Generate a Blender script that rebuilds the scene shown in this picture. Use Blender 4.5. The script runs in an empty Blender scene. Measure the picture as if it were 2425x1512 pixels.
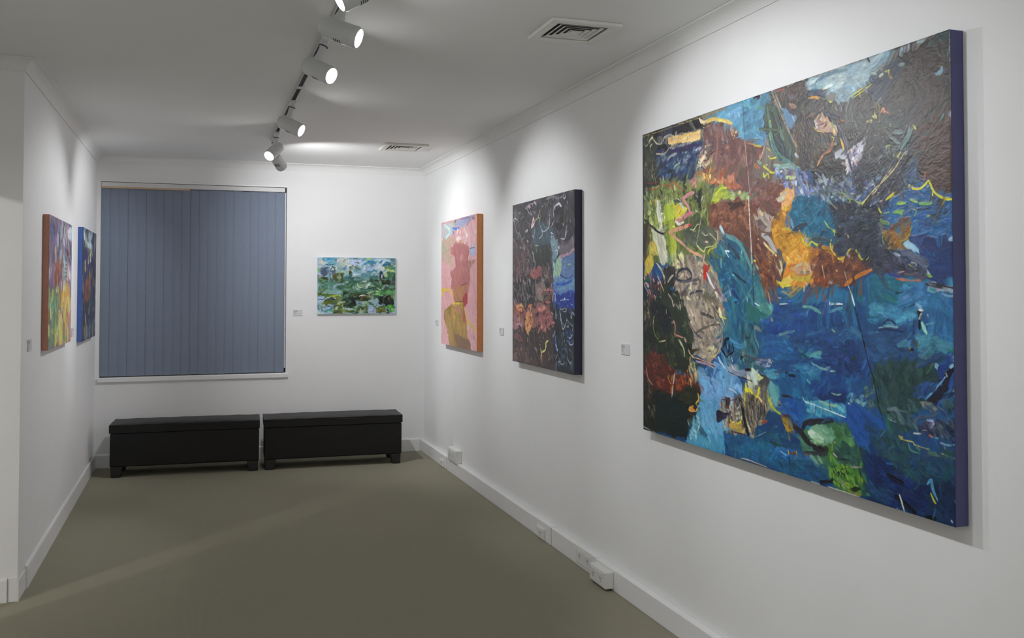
import bpy, bmesh, math, random
from mathutils import Vector, Matrix

C = bpy.context.scene.collection
random.seed(4)
sc = bpy.context.scene
sc.view_settings.view_transform = 'Standard'
sc.view_settings.look = 'None'
GAM = 1.2
sc.view_settings.gamma = GAM

# room, metres: x to the right along the end wall, y into the room, z up
XR, XL, YB, H = 2.0704, -0.8315, 8.7945, 2.70
YC = 5.20            # outer corner of the left partition
XD, YD = -1.30, 4.40  # wall with the doorway to the side room, out of the picture
WX0, WX1, WZ0, WZ1 = -0.80, 0.773, 0.775, 2.478   # window opening


def lin(c, k=1.0):
    return tuple(((v / 255 + .055) / 1.055) ** 2.4 * k if v > 10 else v / 255 / 12.92 * k for v in c)


# ------------------------------------------------------------------ materials
def mat(name, col, rough=.6, metal=0, var=.04, scale=30, bump=0, bscale=200, spec=.5):
    m = bpy.data.materials.new(name); m.use_nodes = True
    n, l = m.node_tree.nodes, m.node_tree.links
    b = n['Principled BSDF']
    b.inputs['Roughness'].default_value = rough; b.inputs['Metallic'].default_value = metal
    b.inputs['Specular IOR Level'].default_value = spec
    tc = n.new('ShaderNodeTexCoord')
    ns = n.new('ShaderNodeTexNoise'); ns.inputs['Scale'].default_value = scale; ns.inputs['Detail'].default_value = 4
    l.new(tc.outputs['Object'], ns.inputs['Vector'])
    r = n.new('ShaderNodeValToRGB')
    r.color_ramp.elements[0].position = .3; r.color_ramp.elements[1].position = .7
    r.color_ramp.elements[0].color = tuple(max(0, v * (1 - var)) for v in col) + (1,)
    r.color_ramp.elements[1].color = tuple(min(1, v * (1 + var)) for v in col) + (1,)
    l.new(ns.outputs['Fac'], r.inputs['Fac']); l.new(r.outputs['Color'], b.inputs['Base Color'])
    if bump:
        nb = n.new('ShaderNodeTexNoise'); nb.inputs['Scale'].default_value = bscale; nb.inputs['Detail'].default_value = 3
        l.new(tc.outputs['Object'], nb.inputs['Vector'])
        bp = n.new('ShaderNodeBump'); bp.inputs['Strength'].default_value = bump; bp.inputs['Distance'].default_value = .002
        l.new(nb.outputs['Fac'], bp.inputs['Height']); l.new(bp.outputs['Normal'], b.inputs['Normal'])
    return m


def emit(name, col, s):
    m = bpy.data.materials.new(name); m.use_nodes = True
    n, l = m.node_tree.nodes, m.node_tree.links
    n.remove(n['Principled BSDF']); e = n.new('ShaderNodeEmission')
    e.inputs['Color'].default_value = col + (1,); e.inputs['Strength'].default_value = s
    l.new(e.outputs[0], n['Material Output'].inputs['Surface'])
    return m


def carpet_mat():
    m = mat('loop_carpet', lin((141, 137, 118)), .95, 0, .10, 260, spec=.1)
    n, l = m.node_tree.nodes, m.node_tree.links
    b = n['Principled BSDF']; tc = next(x for x in n if x.type == 'TEX_COORD')
    base = b.inputs['Base Color'].links[0].from_socket
    hs = []
    for d, s in (('X', 62), ('Y', 50)):
        w = n.new('ShaderNodeTexWave'); w.bands_direction = d; w.inputs['Scale'].default_value = s
        w.inputs['Distortion'].default_value = .6; w.inputs['Detail'].default_value = 1
        l.new(tc.outputs['Object'], w.inputs['Vector']); hs.append(w.outputs['Fac'])
    mu = n.new('ShaderNodeMath'); mu.operation = 'MULTIPLY'; l.new(hs[0], mu.inputs[0]); l.new(hs[1], mu.inputs[1])
    mx = n.new('ShaderNodeMix'); mx.data_type = 'RGBA'; mx.blend_type = 'MULTIPLY'
    mx.inputs['Factor'].default_value = .35
    l.new(base, mx.inputs[6])
    rr = n.new('ShaderNodeValToRGB'); rr.color_ramp.elements[0].color = (.55, .55, .52, 1)
    l.new(hs[0], rr.inputs['Fac']); l.new(rr.outputs['Color'], mx.inputs[7])
    l.new(mx.outputs[2], b.inputs['Base Color'])
    bp = n.new('ShaderNodeBump'); bp.inputs['Strength'].default_value = .5; bp.inputs['Distance'].default_value = .003
    l.new(mu.outputs[0], bp.inputs['Height']); l.new(bp.outputs['Normal'], b.inputs['Normal'])
    return m


M = dict(
    wall=mat('wall_paint', (.80, .80, .80), .55, 0, .012, 5, .05, 350, .35),
    ceil=mat('ceiling_paint', (.76, .76, .745), .8, 0, .012, 3, .04, 300, .2),
    trim=mat('gloss_trim', (.78, .78, .78), .35, 0, .012, 8, .02, 120),
    rail=mat('rail_enamel', (.42, .42, .41), .6, 0, .02, 10, spec=.2),
    white=mat('white_metal', (.62, .62, .61), .4, 0, .01, 10),
    lamp=mat('lamp_enamel', (.60, .61, .62), .38, 0, .012, 12),
    plastic=mat('white_plastic', (.70, .70, .68), .35, 0, .015, 20),
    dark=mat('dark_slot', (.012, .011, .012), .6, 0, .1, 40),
    slot=mat('track_slot', (.030, .027, .030), .9, 0, .1, 40, spec=.1),
    leather=mat('black_leather', (.0024, .0021, .0023), .52, 0, .25, 60, .35, 260, .30),
    leg=mat('black_leg', (.003, .0028, .003), .5, 0, .2, 30),
    fabric=mat('vane_fabric', lin((116, 127, 146)), .85, 0, .05, 90, .25, 700, .15),
    tan=mat('tan_strip', lin((196, 160, 120)), .35, 0, .08, 30),
    vent=mat('vent_enamel', (.66, .66, .60), .4, 0, .02, 20),
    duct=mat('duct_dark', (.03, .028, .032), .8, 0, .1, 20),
    card=mat('label_card', (.60, .60, .62), .6, 0, .01, 50),
    ink=mat('grey_print', (.24, .24, .26), .7, 0, .1, 300),
    bronze=mat('socket_brown', (.10, .09, .07), .5, 0, .1, 30),
    carpet=carpet_mat(),
    beam=emit('lit_lens', (1, 1, 1), 60),
)
gl = bpy.data.materials.new('window_glass'); gl.use_nodes = True
_b = gl.node_tree.nodes['Principled BSDF']; _b.inputs['Roughness'].default_value = .03
_b.inputs['Transmission Weight'].default_value = 1; _b.inputs['Base Color'].default_value = (.85, .9, .9, 1)
M['glass'] = gl


# ------------------------------------------------------------------ builders
def add_box(bm, lo, hi, mtx=None):
    x0, y0, z0 = lo; x1, y1, z1 = hi
    v = [Vector(p) for p in ((x0, y0, z0), (x1, y0, z0), (x1, y1, z0), (x0, y1, z0), (x0, y0, z1), (x1, y0, z1), (x1, y1, z1), (x0, y1, z1))]
    if mtx:
        v = [mtx @ p for p in v]
    v = [bm.verts.new(p) for p in v]
    for f in ((0, 3, 2, 1), (4, 5, 6, 7), (0, 1, 5, 4), (1, 2, 6, 5), (2, 3, 7, 6), (3, 0, 4, 7)):
        bm.faces.new([v[i] for i in f])
    return v


def add_lathe(bm, prof, mtx, n=40, cap0=False, cap1=False):
    """profile [(radius, along z)] turned about z, then placed"""
    rings = []
    for r, z in prof:
        rings.append([bm.verts.new(mtx @ Vector((r * math.cos(2 * math.pi * i / n), r * math.sin(2 * math.pi * i / n), z))) for i in range(n)])
    for a, b in zip(rings, rings[1:]):
        for i in range(n):
            bm.faces.new((a[i], a[(i + 1) % n], b[(i + 1) % n], b[i]))
    if cap0:
        bm.faces.new(list(reversed(rings[0])))
    if cap1:
        bm.faces.new(rings[-1])


def add_run(bm, prof, path, closed=True):
    """sweep a profile given at every station as a list of 3-D points"""
    st = [[bm.verts.new(p) for p in s] for s in path]
    k = len(st[0])
    for a, b in zip(st, st[1:]):
        for i in range(k if closed else k - 1):
            bm.faces.new((a[i], a[(i + 1) % k], b[(i + 1) % k], b[i]))
    if closed:
        bm.faces.new(list(reversed(st[0]))); bm.faces.new(st[-1])


def link(name, bm, m, parent=None, bevel=0, smooth=False, loc=None, seg=2):
    bmesh.ops.recalc_face_normals(bm, faces=bm.faces)
    me = bpy.data.meshes.new(name); bm.to_mesh(me); bm.free()
    me.materials.append(M[m] if isinstance(m, str) else m)
    o = bpy.data.objects.new(name, me); C.objects.link(o)
    if parent:
        o.parent = parent
    if loc:
        o.location = loc
    if bevel:
        md = o.modifiers.new('edge', 'BEVEL'); md.width = bevel; md.segments = seg; md.limit_method = 'ANGLE'; md.angle_limit = .6
    if smooth:
        for p in me.polygons:
            p.use_smooth = True
        if not bevel:
            md = o.modifiers.new('split', 'EDGE_SPLIT'); md.split_angle = .7
    return o


def boxobj(name, lo, hi, m, parent=None, bevel=0, mtx=None, seg=2):
    bm = bmesh.new(); add_box(bm, lo, hi, mtx)
    return link(name, bm, m, parent, bevel, seg=seg)


def struct(o):
    o['kind'] = 'structure'
    return o


def thing(name, label, cat, loc=(0, 0, 0), rz=0, group=None):
    o = bpy.data.objects.new(name, None); C.objects.link(o)
    o.empty_display_size = .05
    o.location = loc; o.rotation_euler = (0, 0, rz); o['label'] = label; o['category'] = cat
    if group:
        o['group'] = group
    return o


def dup(root, loc, rz, label):
    r = root.copy(); C.objects.link(r); r.location = loc; r.rotation_euler = (0, 0, rz); r['label'] = label
    for ch in list(root.children):
        c = ch.copy(); C.objects.link(c); c.parent = r
        for g in ch.children:
            d = g.copy(); C.objects.link(d); d.parent = c
    return r


# ------------------------------------------------------------------ the room
T = .12
struct(boxobj('floor', (-4.6, -2.6, -.1), (XR + T, YB + T, 0), 'carpet'))
struct(boxobj('ceiling', (-4.6, -2.6, H), (XR + T, YB + T, H + .1), 'ceil'))
struct(boxobj('wall_right', (XR, -2.6, 0), (XR + T, YB + T, H), 'wall'))
struct(boxobj('wall_left', (XL - T, YC + T, 0), (XL, YB + T, H), 'wall'))
struct(boxobj('wall_partition', (XD - T, YC, 0), (XL, YC + T, H), 'wall'))
struct(boxobj('wall_rear', (-4.6, -2.6, 0), (XR, -2.5, H), 'wall'))
struct(boxobj('wall_side', (-4.6, -2.5, 0), (-4.5, YC + T, H), 'wall'))
struct(boxobj('wall_end', (-4.5, YC, 0), (XD - T, YC + T, H), 'wall'))
bm = bmesh.new()                                      # wall with the doorway into the side room
add_box(bm, (XD - T, -2.5, 0), (XD, YD, H)); add_box(bm, (XD - T, YD, 2.128), (XD, YC, H))
struct(link('wall_doorway', bm, 'wall'))
bm = bmesh.new()                                      # end wall around the window opening
add_box(bm, (XL, YB, 0), (XR, YB + T, WZ0)); add_box(bm, (XL, YB, WZ1), (XR, YB + T, H))
add_box(bm, (XL, YB, WZ0), (WX0, YB + T, WZ1)); add_box(bm, (WX1, YB, WZ0), (XR, YB + T, WZ1))
struct(link('wall_back', bm, 'wall'))

# cove cornice
def cove(p, q, nrm, m0=0, m1=0, r=.056):
    """cornice from p to q; nrm points into the room; m0/m1 = mitre at the ends (+ inside corner, - outside corner)"""
    p, q, nrm = Vector(p), Vector(q), Vector(nrm); d = (q - p).normalized()
    prof = [(0, 0), (r + .006, 0), (r + .006, -.007)]
    for i in range(7):
        a = math.pi / 2 * i / 6
        prof.append((r - (r - .006) * math.sin(a), -.007 - (r - .006) * (1 - math.cos(a))))
    prof += [(.006, -r - .006), (0, -r - .006)]
    st = []
    for e, s, mm in ((p, 1, m0), (q, -1, m1)):
        st.append([e + nrm * u + Vector((0, 0, H + w)) + d * s * mm * u for u, w in prof])
    bm = bmesh.new(); add_run(bm, None, st)
    return bm
e = .0005
struct(link('trim_1', cove((XR - e, -2.4, -e), (XR - e, YB, -e), (-1, 0, 0), 0, 1), 'ceil'))
struct(link('trim_2', cove((XL, YB - e, -e), (XR, YB - e, -e), (0, -1, 0), 1, 1), 'ceil'))
struct(link('trim_3', cove((XL + e, YC, -e), (XL + e, YB, -e), (1, 0, 0), -1, 1), 'ceil'))
struct(link('trim_4', cove((XD, YC - e, -e), (XL, YC - e, -e), (0, -1, 0), 0, -1), 'ceil'))

# skirting
def skirt(p, q, nrm, h=.118, t=.013):
    p, q, nrm = Vector(p), Vector(q), Vector(nrm)
    prof = [(0, 0), (t, 0), (t, h - .012), (t * .75, h - .004), (t * .3, h), (0, h)]
    bm = bmesh.new(); add_run(bm, None, [[e_ + nrm * (u + .0005) + Vector((0, 0, w)) for u, w in prof] for e_ in (p, q)])
    return bm
struct(link('baseboard_left', skirt((XL, 5.40, 0), (XL, YB, 0), (1, 0, 0)), 'trim'))
struct(link('baseboard_back', skirt((XL + .014, YB, 0), (XR - .04, YB, 0), (0, -1, 0)), 'trim'))
struct(link('baseboard_partition', skirt((XD, YC, 0), (-.876, YC, 0), (0, -1, 0)), 'trim'))
struct(boxobj('trim_5', (-.872, YC - .006, 0), (XL + .001, YC - .0005, .118), 'trim'))
struct(boxobj('trim_6', (XL + .0005, YC - .006, 0), (XL + .006, 5.397, .10), 'trim'))
# power trunking along the right wall: long lengths with joint covers
TB, TH = .038, .108
bm = bmesh.new()
for y0, y1 in ((-2.4, 5.290), (5.302, 7.782), (7.804, 8.79)):
    add_box(bm, (XR - TB, y0, 0), (XR - .0005, y1, TH))
o = struct(link('baseboard_right', bm, 'trim', bevel=.004))
struct(boxobj('trim_7', (XR - TB - .002, 5.308, .001), (XR - .0005, 5.60, TH + .003), 'trim', bevel=.003))
struct(boxobj('trim_8', (XR - TB - .002, 4.63, .001), (XR - .0005, 4.93, TH + .003), 'trim', bevel=.003))

struct(boxobj('gap_shade_1', (XR - TB + .012, 7.779, 0), (XR - .001, 7.807, TH - .008), 'duct'))  # dark box added inside the joint gap so it reads as shaded
struct(boxobj('gap_shade_2', (XR - TB + .010, 5.288, 0), (XR - .001, 5.304, TH - .006), 'duct'))  # same dark filler standing in for shade in the nearer gap

# ------------------------------------------------------------------ window and blind
fr = thing('window_1', 'x', 'window'); del fr['label'], fr['category']; fr['kind'] = 'structure'
bm = bmesh.new()
for a in ((WX0, WZ0, WX1, WZ0 + .04), (WX0, WZ1 - .04, WX1, WZ1), (WX0, WZ0, WX0 + .04, WZ1), (WX1 - .04, WZ0, WX1, WZ1), (-.03, WZ0, .01, WZ1)):
    add_box(bm, (a[0], YB + .085, a[1]), (a[2], YB + .119, a[3]))
link('window_frame', bm, 'trim', fr)
boxobj('window_pane', (WX0 + .02, YB + .10, WZ0 + .02), (WX1 - .02, YB + .104, WZ1 - .02), 'glass', fr)
bm = bmesh.new()
add_box(bm, (-.812, YB - .020, .735), (.793, YB - .0005, .772)); add_box(bm, (WX0 + .001, YB - .001, .748), (WX1 - .001, YB + .08, .7745))
link('window_sill', bm, 'trim', fr, bevel=.004)
bm = bmesh.new()
add_box(bm, (WX0 - .008, YB - .010, WZ1), (WX1 + .012, YB - .0005, WZ1 + .016))
link('window_head_trim', bm, 'trim', fr, bevel=.002)

vb = thing('vertical_blind', 'closed grey-blue fabric vertical blind covering the window in the end wall', 'blind', (0, YB + .016, 0))
boxobj('headrail', (WX0 + .003, -.024, 2.434), (.757, .022, 2.474), 'white', vb, bevel=.004)
boxobj('rail_strip', (WX0 + .004, -.027, 2.421), (-.07, -.012, 2.4338), 'tan', vb, bevel=.001)['label'] = 'thin tan strip under the left half of the headrail'  # thin tan strip along the underside of the headrail
NV = 21; W0, W1 = WX0 + .006, .752; stp = (W1 - W0) / NV
bm = bmesh.new(); w = stp * 1.12
front = []; back = []
for z in (.786, 2.43):
    for i in range(7):
        t = i / 6 - .5
        front.append(bm.verts.new((t * w, -.004 * (1 - 4 * t * t), z))); back.append(bm.verts.new((t * w, -.004 * (1 - 4 * t * t) + .0012, z)))
for i in range(6):
    bm.faces.new((front[i], front[i + 1], front[i + 8], front[i + 7])); bm.faces.new((back[i + 1], back[i], back[i + 7], back[i + 8]))
bm.faces.new((front[0], front[7], back[7], back[0])); bm.faces.new((front[6], back[6], back[13], front[13]))
for k in (0, 7):
    bm.faces.new([front[k + i] for i in range(7)] + [back[k + i] for i in range(6, -1, -1)])
v0 = link('vane', bm, 'fabric', vb, smooth=True)
for i in range(NV):
    v = v0 if i == 0 else v0.copy()
    if i:
        C.objects.link(v); v.parent = vb
    v.location = (W0 + stp * (i + .5), .004 * random.uniform(-.3, .3), random.uniform(-.002, .002))
    v.rotation_euler = (0, random.uniform(-.0008, .0008), math.radians(3.6 + random.uniform(-.7, .7)))
bm = bmesh.new()                                       # bead chain linking the vane feet
for i in range(NV * 6):
    x = W0 + (W1 - W0) * (i + .5) / (NV * 6)
    add_box(bm, (x - .002, .006, .792), (x + .002, .010, .796))
bm.free()

# ------------------------------------------------------------------ benches
BW, BD, BH = 1.188, .40, .437
def make_bench(label, loc, rz):
    t = thing('storage_bench', label, 'bench', loc, rz, 'black leather benches under the window wall')
    x, y = BW / 2, BD / 2
    bm = bmesh.new(); add_box(bm, (-x, -y, BH - .072), (x, y, BH))
    bmesh.ops.subdivide_edges(bm, edges=bm.edges[:], cuts=12, use_grid_fill=True)
    for v in bm.verts:                                  # a cushion: crowned top, faint sag and creases
        if v.co.z > BH - .02:
            u, w_ = v.co.x / x, v.co.y / y
            v.co.z += .012 * (1 - u ** 6) * (1 - w_ ** 4) - .006 + .0015 * math.sin(u * 23 + w_ * 5)
    link('lid', bm, 'leather', t, bevel=.030, smooth=True, seg=5)
    boxobj('body', (-x + .006, -y + .006, .088), (x - .006, y - .006, BH - .075), 'leather', t, bevel=.010)
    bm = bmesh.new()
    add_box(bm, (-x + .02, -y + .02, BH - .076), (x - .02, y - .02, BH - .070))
    link('hinge_shadow_gap', bm, 'dark', t).name = 'lid_gap_shade'  # dark sheet filling the gap under the lid in place of its shade
    for sx in (-1, 1):
        for sy in (-1, 1):
            bm = bmesh.new(); cx, cy = sx * (x - .058), sy * (y - .058)
            v = add_box(bm, (cx - .046, cy - .046, .001), (cx + .046, cy + .046, .089))
            for q in v[:4]:
                q.co.x = cx + (q.co.x - cx) * .78 + sx * .006; q.co.y = cy + (q.co.y - cy) * .78 + sy * .006
            link('leg', bm, 'leg', t, bevel=.006)
    return t
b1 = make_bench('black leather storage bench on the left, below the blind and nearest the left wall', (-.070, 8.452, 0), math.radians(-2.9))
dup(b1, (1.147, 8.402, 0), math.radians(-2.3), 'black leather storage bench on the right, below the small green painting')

# ------------------------------------------------------------------ ceiling vents
def make_vent(label, cx, cy, s):
    t = thing('ceiling_vent', label, 'vent', (cx, cy, H), 0, 'square ceiling air diffusers')
    h = s / 2
    def ring(bm, a, za, b, zb, th=.003):
        P_ = [(-1, -1), (1, -1), (1, 1), (-1, 1)]
        A = [bm.verts.new((a * px, a * py, za)) for px, py in P_]; B = [bm.verts.new((b * px, b * py, zb)) for px, py in P_]
        A2 = [bm.verts.new(((a - th) * px, (a - th) * py, za)) for px, py in P_]; B2 = [bm.verts.new(((b - th) * px, (b - th) * py, zb)) for px, py in P_]
        for i in range(4):
            j = (i + 1) % 4
            bm.faces.new((A[i], A[j], B[j], B[i])); bm.faces.new((A2[j], A2[i], B2[i], B2[j]))
            bm.faces.new((A[j], A[i], A2[i], A2[j])); bm.faces.new((B[i], B[j], B2[j], B2[i]))
    bm = bmesh.new()
    w_ = .042
    for lo, hi in (((-h, -h), (h, -h + w_)), ((-h, h - w_), (h, h)), ((-h, -h + w_), (-h + w_, h - w_)), ((h - w_, -h + w_), (h, h - w_))):
        add_box(bm, (lo[0], lo[1], -.016), (hi[0], hi[1], -.0005))
    link('frame', bm, 'vent', t, bevel=.004)
    boxobj('backing', (-h + w_, -h + w_, -.0022), (h - w_, h - w_, -.0008), 'duct', t)
    r = h - w_
    for i in range(4):
        bm = bmesh.new(); a = r * (.86 - .20 * i)
        ring(bm, a - .012, -.0075, a, -.0125)
        link('louvre', bm, 'vent', t)
    boxobj('centre_plate', (-r * .13, -r * .13, -.0125), (r * .13, r * .13, -.007), 'vent', t)
    return t
make_vent('square white ceiling vent nearest the camera, above the dark and big paintings', 1.577, 3.822, .325)
make_vent('square white ceiling vent far down the room near the end wall cornice', 1.575, 7.432, .345)

# ------------------------------------------------------------------ lighting track and spotlights
tr = thing('lighting_track', 'long thin white ceiling track with a dark slot carrying the row of spotlights', 'track', (.535, 0, H))
boxobj('rail', (-.0145, 1.0, -.020), (.0145, 7.36, -.0005), 'rail', tr, bevel=.002)
boxobj('power_slot', (-.0105, 1.02, -.0215), (.0105, 7.33, -.019), 'slot', tr)
boxobj('end_cap', (-.016, 7.36, -.022), (.016, 7.385, -.0005), 'white', tr, bevel=.002)
boxobj('joint_cover', (-.0150, 5.30, -.0235), (.0150, 5.36, -.0195), 'rail', tr, bevel=.001)


def frame_of(d):
    d = Vector(d).normalized(); s = Vector((0, 0, 1)).cross(d).normalized(); u = d.cross(s)
    return Matrix((s, u, d)).transposed().to_4x4()


R0, LN = .042, .150
def spotlight(label, lens, d, power=0, size=110, blend=1.0, aim=None, lit=True):
    d = Vector(d).normalized(); lens = Vector(lens)
    c = lens - d * (LN * .55)                         # pivot
    base = Vector((.535, c.y, H))
    t = thing('track_spotlight', label, 'spotlight', base, 0, 'white spotlights on the ceiling track')
    F = Matrix.Translation(c - base) @ frame_of(d)
    # adapter clipped into the track
    bm = bmesh.new(); add_box(bm, (-.016, -.075, -.044), (.016, .075, -.0225)); link('adapter', bm, 'lamp', t, bevel=.004)
    # solid swivel neck from the adapter into the side of the housing
    bm = bmesh.new(); p = c - base
    a0 = Vector((0, 0, -.043)); a1 = p - d * .012 + Vector((0, 0, R0 * .5))
    v = a1 - a0; G = Matrix.Translation(a0) @ (frame_of(v) if abs(v.normalized().z) < .9995 else Matrix.Rotation(math.pi, 4, 'X'))
    add_lathe(bm, [(.020, 0), (.020, .010), (.015, .016), (.016, v.length * .55), (.024, v.length * .8), (.024, v.length)], G, 24, True, True)
    link('swivel', bm, 'lamp', t, smooth=True)
    bm = bmesh.new(); add_lathe(bm, [(.0205, .0105), (.0215, .0115), (.0215, .0150), (.0205, .0160)], G, 24)
    link('locking_ring', bm, 'dark', t, smooth=True)
    # housing
    bm = bmesh.new(); z0, z1 = -LN * .45, LN * .55
    add_lathe(bm, [(.018, z0 - .012), (.026, z0 - .010), (.030, z0), (.030, z0 + .004), (R0, z0 + .012), (R0, z1 - .012), (R0 - .004, z1), (R0 - .0060, z1), (R0 - .0062, z1 - .006)], F, 44, True)
    hs = link('housing', bm, 'lamp', t, smooth=True)
    bm = bmesh.new()
    for k in range(4):
        zz = z0 + LN * (.42 + .055 * k)
        for a in (-1.95, -1.57, -1.19):
            G = F @ Matrix.Rotation(a, 4, 'Z')
            add_box(bm, (R0 - .002, -.0070, zz), (R0 + .0006, .0070, zz + .0038), G)
    link('vent_slots', bm, 'dark', hs)
    bm = bmesh.new(); add_lathe(bm, [(R0 + .0008, z1 - .018), (R0 + .0012, z1 - .012), (R0 - .003, z1 + .001), (R0 - .0062, z1 + .001)], F, 44)
    link('bezel', bm, 'lamp', hs, smooth=True)
    bm = bmesh.new()
    n = 40; r = R0 - .0062
    ring = [bm.verts.new(F @ Vector((r * math.cos(2 * math.pi * i / n), r * math.sin(2 * math.pi * i / n), z1 - .002))) for i in range(n)]
    bm.faces.new(ring)
    link('lens', bm, 'beam' if lit else 'dark', t)
    if power:
        spot('beam', lens + d * .012, aim or d, power, size, blend)
    return t


def spot(name, loc, d, power, size=110, blend=1.0, col=(.965, .98, 1.0), rad=.018):
    L = bpy.data.lights.new(name, 'SPOT'); L.energy = power; L.spot_size = math.radians(size); L.spot_blend = blend
    L.shadow_soft_size = rad; L.color = col
    o = bpy.data.objects.new(name, L); C.objects.link(o); o.location = loc
    o.rotation_euler = Vector(d).to_track_quat('-Z', 'Y').to_euler()
    return o

spotlight('white spotlight at the top edge of the picture, its bright lens turned to the left', (.435, 3.087, 2.50), (-.857, -.016, -.515), 40, 90)
spotlight('white spotlight second from the top with dark cooling slots, lens facing the big painting', (.573, 3.53, 2.50), (.834, -.414, -.364), 45, 84, .5, (.8, -.08, -.48))
spotlight('white spotlight third from the top, its round lens half facing the camera', (.560, 4.197, 2.50), (.648, -.631, -.427), 26, 80, .8, (.55, -.7, -.45))
spotlight('white spotlight fourth from the top, past the longest stretch of bare dark track', (.585, 5.723, 2.50), (.778, -.456, -.433), 58, 78, .7, (.8, -.10, -.50))
spotlight('white spotlight at the far end of the track, round lens facing left and down', (.478, 6.896, 2.50), (-.53, -.61, -.589), 46, 84, .7, (-.75, -.38, -.60))
spotlight('white spotlight mostly hidden behind the last lamp, aimed away at the end wall', (.60, 7.26, 2.47), (.45, .72, -.52), 66, 130, .9, (.58, .7, -.36), False)
# lamps farther along the same track and in the side room, then an added fill light
spot('beam', (.60, 7.15, 2.52), (.8, .08, -.48), 58, 84, .7)
spot('beam', (.60, 2.45, 2.52), (.8, .18, -.5), 22, 84, .6)
spot('beam', (.60, 1.2, 2.52), (.8, .0, -.5), 3, 84, .6)
spot('beam', (.50, 7.25, 2.52), (-.75, .35, -.46), 46, 84, .7)
L = bpy.data.lights.new('side_room_lamp', 'POINT'); L.energy = 110; L.shadow_soft_size = .05; L.color = (1, .97, .90)
o = bpy.data.objects.new('side_room_lamp', L); C.objects.link(o); o.location = (-3.3, 2.55, 2.62)
L = bpy.data.lights.new('rear_fill', 'POINT'); L.energy = 26; L.shadow_soft_size = .12; L.color = (1, .98, .94)  # added fill light behind the camera, no fixture belongs to it
o = bpy.data.objects.new('rear_fill', L); C.objects.link(o); o.location = (.3, -1.6, 2.45)
# area lights added to brighten the ceiling; no lamp heads stand there
for yy, pw in ((2.35, 2.4), (1.2, 1.2)):
    L = bpy.data.lights.new('ceiling_fill', 'AREA'); L.shape = 'DISK'; L.size = .07; L.energy = pw; L.color = (.965, .98, 1)
    o = bpy.data.objects.new('ceiling_fill', L); C.objects.link(o); o.location = (.60, yy, 2.53)
    o.rotation_euler = Vector((.8, .05, -.42)).to_track_quat('-Z', 'Y').to_euler()


# ------------------------------------------------------------------ power outlets on the trunking
def socket(name, label, y0, y1, z0, z1, t, slots, above=False):
    """box on the front of the trunking (or standing on it against the wall)"""
    th = thing(name, label, 'power outlet', (XR - (0 if above else TB), (y0 + y1) / 2, z0), 0, 'white power outlets along the right skirting')
    hy, h = (y1 - y0) / 2, z1 - z0
    boxobj('outlet_box', (-t, -hy, .0005), (-.0008, hy, h), 'plastic', th, bevel=.005)
    f = boxobj('faceplate', (-t - .003, -hy * .82, h * .12), (-t + .001, hy * .82, h * .88), 'plastic', th, bevel=.0015)
    for cy, cz in slots:
        bm = bmesh.new()
        for dy, ang in ((-.008, .5), (.008, -.5)):
            add_box(bm, (-.0006, -.0019, -.006), (.0006, .0019, .006), Matrix.Translation((-t - .0032, cy + dy, h * cz + .004)) @ Matrix.Rotation(ang, 4, 'X'))
        add_box(bm, (-.0006, -.0016, -.006), (.0006, .0016, .003), Matrix.Translation((-t - .0032, cy, h * cz - .009)))
        link('pin_slots', bm, 'dark', f)
        bm = bmesh.new(); add_box(bm, (-t - .0065, cy - .004, h * .74), (-t - .0028, cy + .004, h * .84))
        link('switch', bm, 'plastic', f, bevel=.001)
    return th
socket('power_outlet', 'white surface outlet box standing on top of the skirting trunking near the far corner', 7.44, 7.70, TH + .001, TH + .105, .052, [(-.05, .45), (.05, .45)], True)
socket('power_outlet', 'small white outlet beside the trunking joint cover, below the dark tree painting', 5.385, 5.52, .004, .075, .012, [(0, .45)])
socket('power_outlet', 'bulky white outlet box near the bottom of the picture, below the big blue painting', 4.40, 4.60, .012, .098, .05, [(-.05, .5), (.045, .5)])
socket('power_outlet', 'flush white double outlet on the trunking with a dark stain beneath its left socket', 4.68, 4.90, .012, .098, .004, [(-.06, .55), (.05, .55)])
socket('power_outlet', 'small discoloured outlet low on the trunking in the far corner, left of the trunking gap', 7.86, 7.99, .002, .066, .010, [(0, .5)])

# ------------------------------------------------------------------ wall labels
def label_card(label, p, axis, w_, h):
    """axis: 'R' on the right wall, 'L' on the left wall, 'B' on the end wall; p = lower left corner seen from the room"""
    G = {'R': Matrix(((0, 0, -1), (-1, 0, 0), (0, 1, 0))), 'L': Matrix(((0, 0, 1), (1, 0, 0), (0, 1, 0))), 'B': Matrix(((1, 0, 0), (0, 0, -1), (0, 1, 0)))}[axis]
    th = thing('wall_label', label, 'label', p, 0, 'printed cards beside the paintings')
    th.rotation_euler = G.to_euler()
    boxobj('card', (0, 0, .0005), (w_, h, .006), 'card', th, bevel=.0006)
    bm = bmesh.new(); r = random.Random(len(label))
    for i, (z, l_, k) in enumerate(((.80, .42, .05), (.68, .40, .035), (.56, .2, .03), (.44, .25, .03), (.30, .22, .03))):
        x = .06
        while x < .06 + l_:
            d_ = r.uniform(.03, .09)
            add_box(bm, (x * w_, (z - k) * h, .0060), ((x + d_) * w_, (z + k) * h, .0063)); x += d_ + .022
    link('print', bm, 'ink', th)
    return th
label_card('white printed card on the right wall between the dark and the big blue paintings', (XR, 4.375, 1.213), 'R', .090, .054)
label_card('white printed card on the right wall between the pink and the dark paintings', (XR, 6.418, 1.217), 'R', .090, .052)
label_card('small white card on the right wall left of the pink painting, near the far corner', (XR, 8.318, 1.212), 'R', .088, .050)
label_card('white printed card on the end wall between the blind and the small green painting', (.836, YB, 1.299), 'B', .084, .054)
label_card('greyish card on the left wall between the partition corner and the orange-edged painting', (XL, 5.385, 1.222), 'L', .105, .060)
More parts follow.
